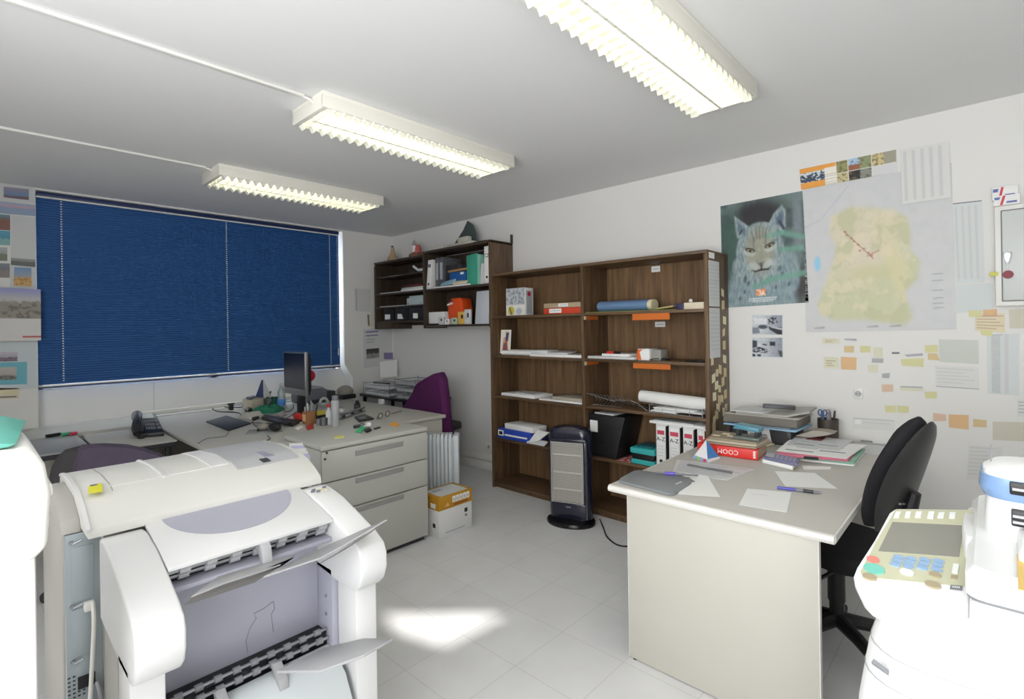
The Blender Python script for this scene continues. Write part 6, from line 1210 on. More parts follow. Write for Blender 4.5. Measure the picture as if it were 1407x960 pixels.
p = at((-4.0097,1.8992,0.75)); t = thing('pencil_box', 'wooden pencil box with a cream note on its face', 'pencil holder', p); PBX = mat('pencil_box_wood', (150, 104, 66), .6, var=.15, scale=20)
for (x0, x1, y0_, y1_) in ((-.038, .038, -.038, -.031), (-.038, .038, .031, .038), (-.038, -.031, -.031, .031), (.031, .038, -.031, .031)):
    b = B(); b.box(p.x+x0, p.x+x1, p.y+y0_, p.y+y1_, .751, .85, PBX, .001); b.build('side', None, t)
b = B(); b.box(p.x-.031, p.x+.031, p.y-.031, p.y+.031, .751, .757, PBX); b.build('bottom', None, t)
b = B(); b.box(p.x-.036, p.x+.02, p.y-.0395, p.y-.038, .775, .83, mat('note_peach', (236, 190, 140), .7)); b.build('note', None, t)
for k, (dx, dy, lx, ly, h, m) in enumerate(((.02, .0, .02, .01, .16, STEEL), (-.02, .01, -.03, .0, .15, PAPER2), (.0, .02, -.05, .02, .17, GREY), (.03, .02, .01, .03, .14, BLACK), (-.01, -.02, .0, -.01, .13, LGREY))):
    b = B(); b.cyl((p.x+dx, p.y+dy, .758), (p.x+dx+lx, p.y+dy+ly, .758+h), .006, n=8, m=m); one(b, 'pencil', ('steel pen', 'pale pencil', 'grey pen leaning left', 'black pen', 'light grey pen')[k]+' standing in the wooden pencil box', 'pen', 'pens in the wooden box')
p = at((-3.8358,1.8106,0.75)); b = B(); b.slab([(-3.8827,1.8097,0.75), (-3.9554,1.9032,0.75), (-3.7764,1.8222,0.75), (-3.7568,1.7675,0.75)], .012, mat('dull_red', (186, 60, 52), .5, var=.1), .003); one(b, 'eraser', 'small dull red piece in front of the wooden pencil box', 'eraser')
p = at((-4.1698,2.0644,0.75)); t = thing('note_block', 'black and yellow note dispenser right of the pencil box', 'note block', p)
b = B(); b.box(p.x-.045, p.x+.045, p.y-.04, p.y+.04, .751, .785, BLACK, .004); b.build('tray', None, t); b = B(); b.slab([(p.x-.04, p.y-.035, .786), (p.x+.04, p.y-.035, .786), (p.x+.04, p.y+.035, .786), (p.x-.04, p.y+.035, .786)], .03, mat('block_yellow', (206, 190, 76), .7, var=.06), .003); b.build('paper_block', None, t)
p = at((-3.8556,1.944,0.75)); t = thing('pen_stand', 'grey metal mesh pen stand in the middle of the window desk', 'pen stand', p)
b = B(); b.lathe([(.001, 0), (.03, 0), (.03, .06), (.027, .06), (.027, .004), (.001, .004)], (p.x, p.y, .751), 16, mat('mesh_metal', (120, 122, 126), .4, metal=.6)); b.build('cup', None, t)
b = B(); b.cyl((p.x-.04, p.y-.02, .752), (p.x-.04, p.y-.02, .80), .018, n=12, m=GREY); b.build('side_pot', None, t)
p = at((-3.8526,1.985,0.75)); b = B(); b.lathe([(.001, 0), (.024, 0), (.024, .10), (.012, .12), (.012, .135), (.001, .135)], (p.x, p.y, .751), 14, PAPER2); b.cyl((p.x, p.y, .888), (p.x, p.y, .912), .016, n=12, m=mat('dull_red', (186, 60, 52), .5)); one(b, 'glue_bottle', 'white glue bottle with red cap left of the tall pale tube', 'bottle')
p = at((-3.725,1.9726,0.75)); t = thing('tube', 'tall pale grey tube with grey cap standing in the desk clutter', 'tube', p)
b = B(); b.cyl((p.x, p.y, .751), (p.x, p.y, .955), .03, n=18, m=LGREY, bev=.003); b.build('body', None, t); b = B(); b.cyl((p.x, p.y, .956), (p.x, p.y, .99), .024, n=16, m=GREY, bev=.003); b.build('cap', None, t)
t = thing('hole_punch', 'long steel three-hole punch lying behind the black calculator', 'hole punch', (-4.1234,2.3287,0.75))
a, c = at((-3.9651,2.1394,0.75)), at((-4.2085,2.5085,0.75)); dv = (c-a).normalized(); nv = Vector((-dv.y, dv.x, 0))
b = B(); b.slab([a-nv*.018, c-nv*.018, c+nv*.03, a+nv*.03], .012, STEEL, .002); b.build('base', None, t); b = B(); b.slab([a-nv*.015+Vector((0, 0, .03)), c-nv*.015+Vector((0, 0, .03)), c+nv*.015+Vector((0, 0, .03)), a+nv*.015+Vector((0, 0, .03))], .015, STEEL, .004); b.build('bar', None, t)
for k in (.15, .5, .85):
    q = a.lerp(c, k); b = B(); b.cyl((q.x, q.y, .762), (q.x, q.y, .782), .014, n=12, m=DARK); b.build('punch', None, t)
p = at((-4.3737,2.5384,0.75)); b = B(); b.cyl((p.x, p.y, .751), (p.x, p.y, .80), .03, n=14, m=DARK); b.sphere((p.x, p.y, .815), .02, BLACK, 10); one(b, 'stamp', 'small black-knobbed stamp behind the steel punch', 'stamp')
p = at((-4.2636,2.3154,0.75)); b = B(); b.sphere((p.x, p.y, .775), .03, PAPER2, 10, 1.2, 1, .8); b.box(p.x-.06, p.x-.02, p.y, p.y+.04, .751, .80, GREY, .005); one(b, 'tape_roll', 'crumpled white tissue with a grey clip by the steel punch', 'tissue')
t = thing('calculator', 'black calculator lying on the window desk', 'calculator', (-3.9129,2.3106,0.75))
b = B(); b.slab([(-3.9466,2.262,0.75), (-4.0079,2.3954,0.75), (-3.7515,2.3292,0.75), (-3.7337,2.1781,0.75)], .016, mat('calculator_black', (52, 54, 52), .45, var=.08), .004); b.build('body', None, t); b = B(); b.slab([(-3.8512,2.2406,0.7665), (-3.8822,2.3133,0.7665), (-3.8051,2.2942,0.7665), (-3.7698,2.2194,0.7665)], .001, GREY); b.build('display', None, t)
t = thing('key_bunch', 'bunch of keys with bright green tag on the drawer cabinet', 'keys', (-3.2479,1.9224,0.8))
b = B(); b.slab([(-3.1685,1.8199,0.801), (-3.3243,1.9562,0.801), (-3.2705,1.9649,0.801), (-3.115,1.8323,0.801)], .008, mat('tag_green', (66, 186, 124), .5, var=.06), .003); b.build('green_tag', None, t)
b = B(); b.slab([(-3.3705,1.9193,0.801), (-3.3789,1.9826,0.801), (-3.3119,1.9489,0.801), (-3.2925,1.8802,0.801)], .01, DARK, .003); b.slab([(-3.1658,1.8847,0.801), (-3.23,1.9635,0.801), (-3.1219,1.92,0.801), (-3.0838,1.8575,0.801)], .012, BLACK, .004); b.slab([(-3.1819,1.9687,0.801), (-3.2036,2.0354,0.801), (-3.1642,2.0162,0.801), (-3.1435,1.9506,0.801)], .006, DARK, .002); b.build('key', None, t)
p = at((-3.3287,1.9941,0.8)); b = B(); b.tube([(p.x+.03*math.cos(a_), p.y+.03*math.sin(a_), .812+.008*math.sin(2*a_)) for a_ in [2*PI*i/20 for i in range(20)]], .004, 6, CHROME, closed=True); b.box(p.x+.02, p.x+.05, p.y-.01, p.y+.02, .802, .83, PAPER, .004); b.build('ring', None, t)
b = B(); b.slab([(-3.1523,1.6606,0.8), (-3.1431,1.7202,0.8), (-3.0802,1.6906,0.8), (-3.0978,1.6343,0.8)], .003, mat('yellow_slip', (226, 218, 110), .7)); one(b, 'sticky_note', 'yellow paper slip on top of the drawer cabinet', 'sticky note')
b = B(); b.slab([(-3.2466,2.1304,0.8), (-3.2914,2.2237,0.8), (-3.1784,2.1846,0.8), (-3.0971,2.11,0.8)], .003, mat('amber_slip', (232, 164, 70), .7)); one(b, 'sticky_note', 'orange paper slip on top of the drawer cabinet', 'sticky note')
t = thing('glasses', 'pair of grey-framed glasses lying on the far desk near the cabinet', 'glasses', (-3.8431,2.5011,0.75)); GF = mat('glasses_frame', (96, 92, 82), .4)
a, c = at((-3.7068,2.329,0.77)), at((-3.8138,2.5632,0.77)); 
for k in (.2, .62):
    q = a.lerp(c, k); b = B(); dd = (c-a).normalized(); b.tube([q+dd*.032*math.cos(w)+Vector((0, 0, .022*math.sin(w)))+Vector((0, 0, .009)) for w in [2*PI*i/16 for i in range(16)]], .004, 6, GF, closed=True); b.build('rim', None, t)
b = B(); b.tube([a, a+Vector((-.10, .08, -.005))], .004, 6, GF); b.tube([a.lerp(c, .85), c+Vector((-.06, .12, -.005))], .004, 6, GF); b.build('temple', None, t)
p = at((-4.4737,2.863,0.75)); b = B(); b.box(p.x-.03, p.x+.03, p.y-.02, p.y+.02, .751, .80, PAPER2, .005); one(b, 'small_box', 'small pale block at the back edge of the far desk', 'box')
# printer, lamp and odds by the wall
t = thing('desk_printer', 'grey desktop printer behind the monitor', 'printer', (-5.1196,2.5612,0.75)); GP = mat('printer_slate', (112, 114, 124), .45, var=.05)
p0, p1 = (-5,2.3347,0.8086), (-5,2.5647,0.805)
b = B(); b.box(-5.34, -5.0, p0[1], p1[1], .752, .90, GP, .02, 4); b.build('body', None, t); b = B(); b.box(-4.998, -4.99, p0[1]+.02, p1[1]-.02, .76, .80, DARK, .003); b.build('paper_slot', None, t)
b = B(); b.box(-5.3, -5.05, p0[1]+.01, p1[1]-.01, .90, .915, LGREY, .006); b.build('lid', None, t)
b = B(); b.box(-5.25, -5.05, p1[1]+.01, p1[1]+.12, .76, .86, DARK, .006); one(b, 'dark_box', 'dark box right of the grey desktop printer', 'box')
p = (-5.3,2.5339,1.0003); t = thing('desk_lamp', 'round red lamp peeping out behind the monitor', 'lamp', (-5.38, p[1]+.02, .75))
b = B(); b.cyl((-5.38, p[1]+.02, .752), (-5.38, p[1]+.02, .775), .035, n=20, m=DARK); b.build('base', None, t); b = B(); b.tube([(-5.38, p[1]+.02, .77), (-5.40, p[1]+.02, .95)], .01, 8, DARK); b.build('stem', None, t); b = B(); b.sphere((-5.38, p[1]+.02, p[2]+.01), .065, mat('lamp_red', (206, 26, 52), .35, var=.04)); b.build('shade', None, t)
p = at((-4.9027,2.4751,0.75)); b = B(); b.tube([(p.x, p.y+.04*math.cos(w), .77+.045*math.sin(w)) for w in [PI*i/10 for i in range(11)]], .014, 8, PAPER2); b.box(p.x-.05, p.x+.05, p.y-.05, p.y+.05, .751, .772, LGREY, .004); one(b, 'tape_dispenser', 'white arched tape dispenser before the grey desktop printer', 'dispenser')
p = at((-5.362,2.793,0.75)); b = B(); b.lathe([(.001, 0), (.035, 0), (.04, .08), (.035, .08), (.03, .006), (.001, .006)], (p.x, p.y, .751), 16, PAPER2); one(b, 'paper_cup', 'pale cup right of the grey desktop printer', 'cup')
t = thing('gadget', 'grey domed gadget on black stand at the window end of the far desk', 'gadget', (-5.234,2.8886,0.75)); p = at((-5.1786,2.8579,0.75))
b = B(); b.box(p.x-.1, p.x+.1, p.y-.08, p.y+.08, .751, .80, BLACK, .01); b.build('stand', None, t); b = B(); b.sphere((p.x, p.y, .825), .09, mat('warm_grey_gadget', (140, 136, 128), .5), 16, 1, 1, .75); b.build('dome', None, t)
b = B(); b.tube(smooth_path([(-4.9253,2.6525,0.764), (-4.9824,2.6674,0.78), (-5.041,2.7155,0.785)], 5), .008, 6, BLACK); b.build('cord', None, t)
# corner table with wire letter trays
t = thing('corner_table', 'low black table in the far corner carrying the wire trays', 'table', (-5.1, 3.4, 0))
b = B(); b.box(-5.58, -4.44, 3.27, 3.74, .70, .73, mat('table_black', (30, 30, 32), .4), .004); b.build('tabletop', None, t)
for x in (-5.55, -4.74):
    for y in (3.30, 3.69):
        b = B(); b.box(x, x+.03, y, y+.03, 0, .70, BLACK); b.build('leg', None, t)
WIRE = mat('tray_wire', (150, 154, 158), .35, metal=.7)
def wire_tray(x0, x1, y0, y1, z0, n, label):
    t = thing('letter_tray', label, 'letter tray', ((x0+x1)/2, (y0+y1)/2, z0), 0, 'wire letter trays in the corner')
    for k in range(n):
        z = z0+.004+.075*k; b = B()
        for dz in (0, .05): b.tube([(x0, y0, z+dz), (x1, y0, z+dz), (x1, y1, z+dz), (x0, y1, z+dz)], .004, 6, WIRE, closed=True)
        for i in range(12): x = x0+(x1-x0)*i/11; b.tube([(x, y0, z+.05), (x, y0, z), (x, y1, z), (x, y1, z+.05)], .0025, 5, WIRE)
        b.build('tier', None, t)
        b = B(); b.slab([(x0+.02, y0+.01, z+.004), (x1-.03, y0+.01, z+.004), (x1-.03, y1-.02, z+.004), (x0+.02, y1-.02, z+.004)], .02+.008*(k % 2), PAPER2, .002); b.build('papers', None, t)
    b = B()
    for x in (x0, x1):
        for y in (y0, y1): b.tube([(x, y, z0), (x, y, z0+.075*n)], .004, 6, WIRE)
    b.build('upright', None, t)
wire_tray(-5.50, -4.96, 3.28, 3.56, .731, 2, 'left wire letter tray in the corner, stacked with papers')
wire_tray(-4.88, -4.50, 3.30, 3.62, .731, 3, 'right wire letter tray in the corner, next to the purple chair')
b = B(); b.cyl((-5.36, 3.33, .868), (-5.12, 3.39, .868), .008, n=8, m=BLACK); one(b, 'pen', 'black pen lying on top of the left wire letter tray', 'pen')
b = B(); b.slab([(-5.4,3.4444,1.105), (-5.4,3.6937,1.1172), (-5.4,3.6901,0.9098), (-5.4,3.4511,0.9114)], .004, PAPER, d=(-1, 0, 0)); one(b, 'leaflet', 'white leaflet leaning above the wire trays in the corner', 'leaflet')
# purple chair by the corner table
PUR = mat('plum_cloth', (88, 28, 84), .9, var=.15, scale=14, bump=.3, bscale=40)
t = thing('office_chair', 'plum purple covered chair beyond the far desk, near the corner', 'chair', (-4.05, 3.2, 0))
P3 = [(-4.5483,3.12,0.6592), (-4.4816,3.12,0.7261), (-4.3519,3.12,0.8418), (-4.2021,3.12,0.9625), (-4.0299,3.12,1.0529), (-3.8999,3.12,1.0756), (-3.8287,3.12,1.0342), (-3.7909,3.12,0.8985), (-3.7522,3.12,0.5898)]
ol = [(p[0], p[2]) for p in P3]; ol = [(ol[0][0], .52)]+ol+[(ol[-1][0]+.02, .50)]
b = B(); cxm = sum(p[0] for p in ol)/len(ol); rings = []
for k in range(6):
    s = -1+.4*k; sc = 1-.08*abs(s)**3; rings.append([(cxm+(x-cxm)*sc, 3.17+s*.055+.03*math.sin((x-cxm)*14), .5+(z-.5)*(1-.04*abs(s)**3)) for x, z in ol])
b.loft(rings, PUR); b.build('cloth_cover', None, t)
b = B(); b.loft([rr(-4.54, -4.13, 3.25, 3.66, .08, z) for z in (.43, .50)], MESHG, bev=.015); b.build('seat', None, t)
b = B(); b.cyl((-4.34, 3.45, .12), (-4.34, 3.45, .43), .025, m=BLACK); b.build('gas_lift', None, t)
for k in range(5):
    a_ = 2*PI*k/5+.3; e = (-4.34+.2*math.cos(a_), 3.45+.2*math.sin(a_), .07); b = B(); b.tube([(-4.34, 3.45, .12), e], [.025, .016], 8, BLACK); lg = b.build('leg', None, t)
    b = B(); b.cyl((e[0]-.012, e[1], .03), (e[0]+.012, e[1], .03), .03, m=DARK); b.build('castor', None, lg)

# ---------------------------------------------------------------- radiator, paper carton, heater
t = thing('oil_radiator', 'pale grey ribbed oil radiator beside the drawer cabinet', 'radiator', (-3.24, 2.70, 0), math.radians(45))
RAD = mat('radiator_pale', (196, 202, 206), .4, var=.02)
N = 9; M0 = Matrix.Translation((-3.24, 2.70, 0))@Matrix.Rotation(math.radians(45), 4, 'Z')
for k in range(N):
    x = -.235+.031*k; b = B(); b.T = M0
    b.loft([[(x+dx, yy*s, zz) for yy, zz in ((-.065, .10), (-.065, .60), (-.04, .645), (.04, .645), (.065, .60), (.065, .10), (.04, .07), (-.04, .07))] for dx, s in ((-.0135, .85), (-.009, 1), (.009, 1), (.0135, .85))], RAD); b.build('fin', None, t)
b = B(); b.T = M0; b.box(.035, .085, -.07, .07, .08, .64, RAD, .012); b.build('control_end', None, t)
b = B(); b.T = M0; b.box(-.24, .04, -.05, .05, .09, .62, RAD); b.build('core', None, t)
for x in (-.20, .02):
    b = B(); b.T = M0; b.box(x, x+.03, -.09, .09, .03, .075, DARK, .004)
    for y in (-.08, .08): b.cyl((x, y, .022), (x+.03, y, .022), .022, n=14, m=BLACK)
    b.build('foot', None, t)
t = thing('paper_carton', 'white and ochre paper carton on the floor beside the radiator', 'carton', (-2.97, 2.46, 0))
kx0, kx1, ky0, ky1 = -3.10, -2.885, 2.302, 2.618; kz = (-2.885,2.2944,0.2923)[2]; km = (-2.885,2.2925,0.1974)[2]
CW_ = mat('carton_white', (222, 222, 220), .65, var=.02); OC = mat('carton_ochre', (190, 138, 30), .6, var=.06)
b = B(); b.box(kx0, kx1, ky0, ky1, 0, km, CW_, .002); b.build('base', None, t)
b = B(); b.box(kx0-.002, kx1+.002, ky0-.002, ky1+.002, km, kz, OC, .002); lid_ = b.build('lid', None, t)
b = B(); b.slab([(kx0+.02, ky0+.03, kz), (kx1-.012, ky0+.03, kz), (kx1-.012, ky1-.03, kz), (kx0+.02, ky1-.03, kz)], .001, PAPER2); b.box(kx0+.05, kx0+.09, ky0+.06, ky0+.14, kz+.001, kz+.0016, PALEINK); b.build('top_label', None, lid_)
b = B()
for k in range(5):
    y = ky0+.125+.034*k; b.slab([(kx1+.0022, y, km+.035), (kx1+.0022, y+.029, km+.035), (kx1+.0022, y+.029, km+.08), (kx1+.0022, y, km+.08)], .0008, PAPER, d=(1, 0, 0)); b.box(kx1+.003, kx1+.0036, y+.008, y+.02, km+.045, km+.065, PALEINK)
b.slab([(kx1+.0022, ky0+.05, km+.02), (kx1+.0022, ky0+.1, km+.02), (kx1+.0022, ky0+.08, km+.05)], .0008, mat('print_peach', (226, 170, 110), .6), d=(1, 0, 0)); b.box(kx1+.0022, kx1+.003, ky0+.14, ky0+.27, km+.012, km+.024, mat('print_brown', (150, 84, 30), .6))
b.box(kx1-.09, kx1-.035, ky0-.003, ky0-.0022, km+.012, km+.045, PAPER); b.build('printed_blocks', None, lid_)
b = B(); b.box(kx1+.0003, kx1+.001, ky1-.075, ky1-.045, .13, .16, DARKINK); b.box(kx1+.0003, kx1+.001, ky1-.07, ky1-.05, .10, .115, INK); b.box(kx1+.0003, kx1+.001, ky0+.06, ky0+.24, .025, .034, PALEINK); b.box(kx1-.07, kx1-.04, ky0-.001, ky0-.0003, .07, .10, DARKINK); b.build('handling_marks', None, t)
t = thing('quartz_heater', 'dark navy upright quartz heater with silver grille before the bookcase', 'heater', (-2.37, 3.17, 0), math.radians(20))
HM = Matrix.Translation((-2.37, 3.17, 0))@Matrix.Rotation(math.radians(20), 4, 'Z'); HN = mat('heater_navy', (26, 26, 46), .25, var=.05, coat=.4); HBK = mat('heater_black', (14, 14, 16), .25)
def hp(name, fn, m=None, parent=None):
    b = B(); b.T = HM; fn(b); return b.build(name, m, parent or t)
def oval(rx, ry, z, n=32, y0=0, front=None):
    P = []
    for i in range(n):
        a = 2*PI*i/n; x, y = rx*math.cos(a), ry*math.sin(a)+y0
        if front is not None: y = max(y, front)
        P.append((x, y, z))
    return P
hp('base', lambda b: b.loft([oval(.185, .135, 0), oval(.19, .14, .012), oval(.185, .135, .03), oval(.14, .10, .045)], HBK))
hp('body', lambda b: b.loft([oval(.165, .105, .045, y0=.02, front=-.05), oval(.168, .108, .10, y0=.02, front=-.055), oval(.168, .108, .66, y0=.02, front=-.055), oval(.165, .105, .695, y0=.02, front=-.052), oval(.145, .09, .722, y0=.02, front=-.045), oval(.09, .06, .737, y0=.02, front=-.03)], HN))
hp('lower_panel', lambda b: b.box(-.13, .135, -.064, -.05, .07, .165, HN, .01))
hp('badge', lambda b: b.box(-.02, .02, -.0655, -.064, .135, .142, STEEL))
hp('reflector', lambda b: b.box(-.125, .118, -.0565, -.052, .175, .62, mat('reflector_steel', (176, 172, 164), .3, metal=.35, var=.08)))
for z in (.27, .40, .53): hp('quartz_tube', lambda b, z=z: b.cyl((-.115, -.066, z), (.108, -.066, z), .006, n=12, m=mat('quartz_white', (214, 210, 200), .3)))
def grille(b):
    g = mat('grille_wire', (210, 208, 204), .35, metal=.3)
    for k in range(40): z = .182+.0112*k; b.tube([(-.128, -.075, z), (.12, -.075, z)], .0014, 5, g)
    for x in (-.128, -.118, .11, .12): b.tube([(x, -.0765, .175), (x, -.0765, .625)], .0022, 6, g)
    for k in range(22): x = -.118+.0105*k; b.tube([(x, -.0765, .60), (x, -.0765, .625)], .0016, 5, g)
    b.tube([(-.128, -.0765, .175), (.12, -.0765, .175)], .0022, 6, g); b.tube([(-.128, -.0765, .625), (.12, -.0765, .625)], .0022, 6, g)
hp('grille', grille)
hp('front_frame', lambda b: [b.box(-.145, -.128, -.07, -.05, .165, .64, HN, .004), b.box(.12, .14, -.07, -.05, .165, .64, HN, .004), b.box(-.145, .14, -.07, -.05, .625, .65, HN, .004)])
hp('chrome_trim', lambda b: b.tube([(.142, -.062, .06), (.142, -.062, .64)], .003, 6, STEEL))
b = B(); b.tube(smooth_path([(-2.17, 3.26, .05), (-2.12, 3.23, .008), (-2.0, 3.1, .006), (-1.86, 3.04, .006), (-1.75, 3.15, .006), (-1.6, 3.3, .006)], 8), .005, 8, BLACK); one(b, 'power_cable', 'black power cable on the floor running right from the heater', 'cable')

# ---------------------------------------------------------------- right-hand desk
t = thing('desk', 'cream-edged grey desk at the right, standing against the poster wall', 'desk', (-.86, 2.9, 0), 0, None)
dx0, dx1, dy0, dy1 = -1.302, -.408, 2.047, 3.76
b = B(); b.box(dx0, dx1, dy0, dy1, .735, .765, DESK, .006, 2); b.build('tabletop', None, t)
EDGE = mat('desk_edge_white', (228, 226, 220), .4, var=.015)
b = B(); prof = [(dy0+.002, .7335), (dy0-.012, .737), (dy0-.018, .750), (dy0-.012, .763), (dy0+.002, .7665)]; b.prism(prof, 'x', dx0-.004, dx1+.004, EDGE, .001); b.build('front_edge', None, t)
for x, s in ((dx0, -1), (dx1, 1)):
    b = B(); b.prism([(x, .7345), (x+s*.006, .737), (x+s*.008, .750), (x+s*.006, .763), (x, .7655)], 'y', dy0, dy1, EDGE); b.build('side_edge', None, t)
b = B(); b.box(-1.216, -.455, 2.049, 2.074, .004, .735, DPANEL, .0015); p = b.build('end_panel', None, t)
b = B(); b.box(-1.2165, -1.2145, 2.0485, 2.0745, .004, .735, EDGE); b.box(-.4565, -.4535, 2.0485, 2.0745, .004, .735, EDGE); b.build('panel_edging', None, p)
b = B(); b.box(-1.216, -.455, 3.69, 3.715, .004, .735, DPANEL, .0015); b.build('end_panel', None, t)
b = B(); b.box(-.90, -.88, 2.075, 3.69, .25, .735, DPANEL); b.build('modesty_panel', None, t)
for x in (-1.19, -.5):
    for y in (2.06, 3.70):
        b = B(); b.cyl((x, y, 0), (x, y, .006), .012, n=12, m=BLACK); b.build('foot', None, t)
# --- loose things on it
BEFORE = set(o.name for o in COL.objects)
t = thing('folder', 'grey document folder at the front left corner of the right-hand desk', 'folder', (-1.1805,2.2458,0.75)); FG = mat('folder_grey', (132, 136, 138), .55, var=.02)
b = B(); b.slab([(-1.2993,2.1411,0.751), (-1.3152,2.181,0.751), (-1.3293,2.3314,0.751), (-1.3168,2.3607,0.751), (-1.0735,2.4003,0.751), (-1.0483,2.3756,0.751), (-1.0345,2.3279,0.751), (-1.0239,2.1385,0.751), (-1.0385,2.1197,0.751)], .012, FG, .003); b.build('cover', None, t)
b = B(); q0, q1 = Vector((-1.068,2.2547,0.7632)), Vector((-1.0646,2.3087,0.7632)); dd = q1-q0
for k in range(6): e = q0+dd*(k/6); b.slab([e, e+dd*.12, e+dd*.12+Vector((-.010, .006, 0)), e+Vector((-.010, .006, 0))], .0006, PAPER2)
b.build('printed_title', None, t)
def flat(name, label, pts, h, m, z=.751, marks=None, cat='paper sheet', group='loose papers on the right-hand desk'):
    b = B(); b.slab([(p[0], p[1], z) for p in pts], h, m)
    for mk in (marks or ()):
        q = [Vector((p[0], p[1], z+h+.0004)) for p in pts[:4]]; u0, v0, u1, v1, mm = mk
        b.face([quad_at(q, u0, v0), quad_at(q, u1, v0), quad_at(q, u1, v1), quad_at(q, u0, v1)], mm)
    return one(b, name, label, cat, group)
flat('paper_sheet', 'printed sheet in clear sleeve under the grey ruler', [(-1.2784,2.7032,0.75), (-0.8993,2.7742,0.75), (-0.9338,2.4994,0.75), (-1.1888,2.4624,0.75)], .0015, mat('sleeve_grey', (214, 214, 216), .3, var=.02), .7506, lines(8, .1, .1, .05, .95, PALEINK))
flat('paper_sheet', 'white sheet slipping out from under the grey folder', [(-1.1332,2.4921,0.75), (-1.0255,2.5004,0.75), (-0.8656,2.2392,0.75), (-1.0175,2.1609,0.75)], .0012, PAPER, .7523)
flat('paper_sheet', 'blank white sheet nearest the front edge of the right-hand desk', [(-0.8218,2.4342,0.75), (-0.6604,2.5037,0.75), (-0.6076,2.2327,0.75), (-0.7768,2.2008,0.75)], .0012, PAPER, .7506, [(.15, .3, .5, .32, FAINT)])
flat('paper_sheet', 'tilted white sheet under the blue pen in the middle of the desk', [(-0.8138,2.8024,0.75), (-0.6579,2.891,0.75), (-0.5248,2.686,0.75), (-0.7053,2.5749,0.75)], .0012, PAPER, .7506)
flat('paper_sheet', 'small white slip in front of the magazines', [(-0.7391,2.9979,0.75), (-0.6239,3.0668,0.75), (-0.616,3.0113,0.75), (-0.7155,2.928,0.75)], .0012, PAPER, .7506)
b = B(); b.slab([(-1.1848,2.6159,0.754), (-1.1881,2.6413,0.754), (-0.9615,2.643,0.754), (-0.9527,2.6086,0.754)], .003, mat('ruler_grey', (120, 124, 126), .4)); one(b, 'ruler', 'grey ruler lying on the clear sleeve', 'ruler')
t = thing('pen', 'long pen with violet grip lying across the grey folder', 'pen', (-1.1485,2.4104,0.765)); a, c = at((-1.2142,2.3488,0.77)), at((-1.0421,2.4283,0.77))
b = B(); b.cyl(a, c, .0045, n=8, m=INK); b.build('barrel', None, t); b = B(); b.cyl(a.lerp(c, .2), a.lerp(c, .46), .008, n=10, m=mat('violet_grip', (96, 84, 190), .45)); b.build('grip', None, t)
b = B(); b.cyl((-1.1622,2.431,0.758), (-1.0331,2.3654,0.758), .003, n=8, m=INK); one(b, 'pencil', 'thin grey pencil lying beside the grey folder', 'pencil')
t = thing('pen', 'blue and black ballpoint on the tilted white sheet', 'pen', (-0.6472,2.5478,0.755)); a, c = at((-0.7217,2.5132,0.758)), at((-0.5649,2.5521,0.758))
b = B(); b.cyl(a, a.lerp(c, .45), .0065, n=10, m=mat('pen_blue', (84, 84, 176), .4)); b.cyl(a.lerp(c, .45), c, .006, n=10, m=GREY); b.build('barrel', None, t); b = B(); b.cyl(a.lerp(c, .62), a.lerp(c, .86), .0075, n=10, m=DARK); b.cyl(c, c+(c-a).normalized()*.012, .005, .001, n=8, m=STEEL); b.build('grip', None, t)
# pyramid
t = thing('paper_pyramid', 'small white and blue paper pyramid before the red book', 'pyramid', (-1.1448,2.8549,0.75))
A_, B_, C_ = [at(q)+Vector((-.01, -.045, 0)) for q in ((-1.2242,2.8467,0.751), (-1.1171,2.7923,0.751), (-1.1017,2.9271,0.751))]; D_ = A_+C_-B_; mid = (A_+C_)/2; apx = Vector((mid.x, mid.y, .751+.098))
PW_ = mat('pyramid_white', (232, 230, 232), .6); PBB = mat('pyramid_blue', (60, 130, 196), .5, var=.06)
b = B(); b.mesh([A_, B_, C_, D_, apx], [(0, 1, 4), (1, 2, 4), (2, 3, 4), (3, 0, 4), (3, 2, 1, 0)], PW_); b.build('body', None, t)
b = B(); off = Vector((.0007, -.0007, 0)); L = lambda P, Q, s: P.lerp(Q, s)
b.face([B_.lerp(apx, .16)+Vector((.001, -.0003, .0)), C_.lerp(apx, .10)+Vector((.001, 0, 0)), apx+Vector((.0006, -.0006, 0))], PBB)
b.face([A_+Vector((-.0003, -.001, 0)), B_+Vector((-.0003, -.001, 0)), B_.lerp(apx, .14)+Vector((-.0003, -.001, 0)), A_.lerp(apx, .14)+Vector((-.0003, -.001, 0))], mat('pyramid_pale_blue', (140, 168, 206), .5))
for u0, u1, m in ((.3, .48, mat('print_lime', (150, 206, 70), .5)), (.72, .9, mat('print_red', (222, 60, 80), .5))): b.face([A_.lerp(B_, u0)+Vector((-.0006, -.002, 0)), A_.lerp(B_, u1)+Vector((-.0006, -.002, 0)), A_.lerp(B_, u1).lerp(apx, .13)+Vector((-.0006, -.002, 0)), A_.lerp(B_, u0).lerp(apx, .13)+Vector((-.0006, -.002, 0))], m)
b.build('printed_faces', None, t)
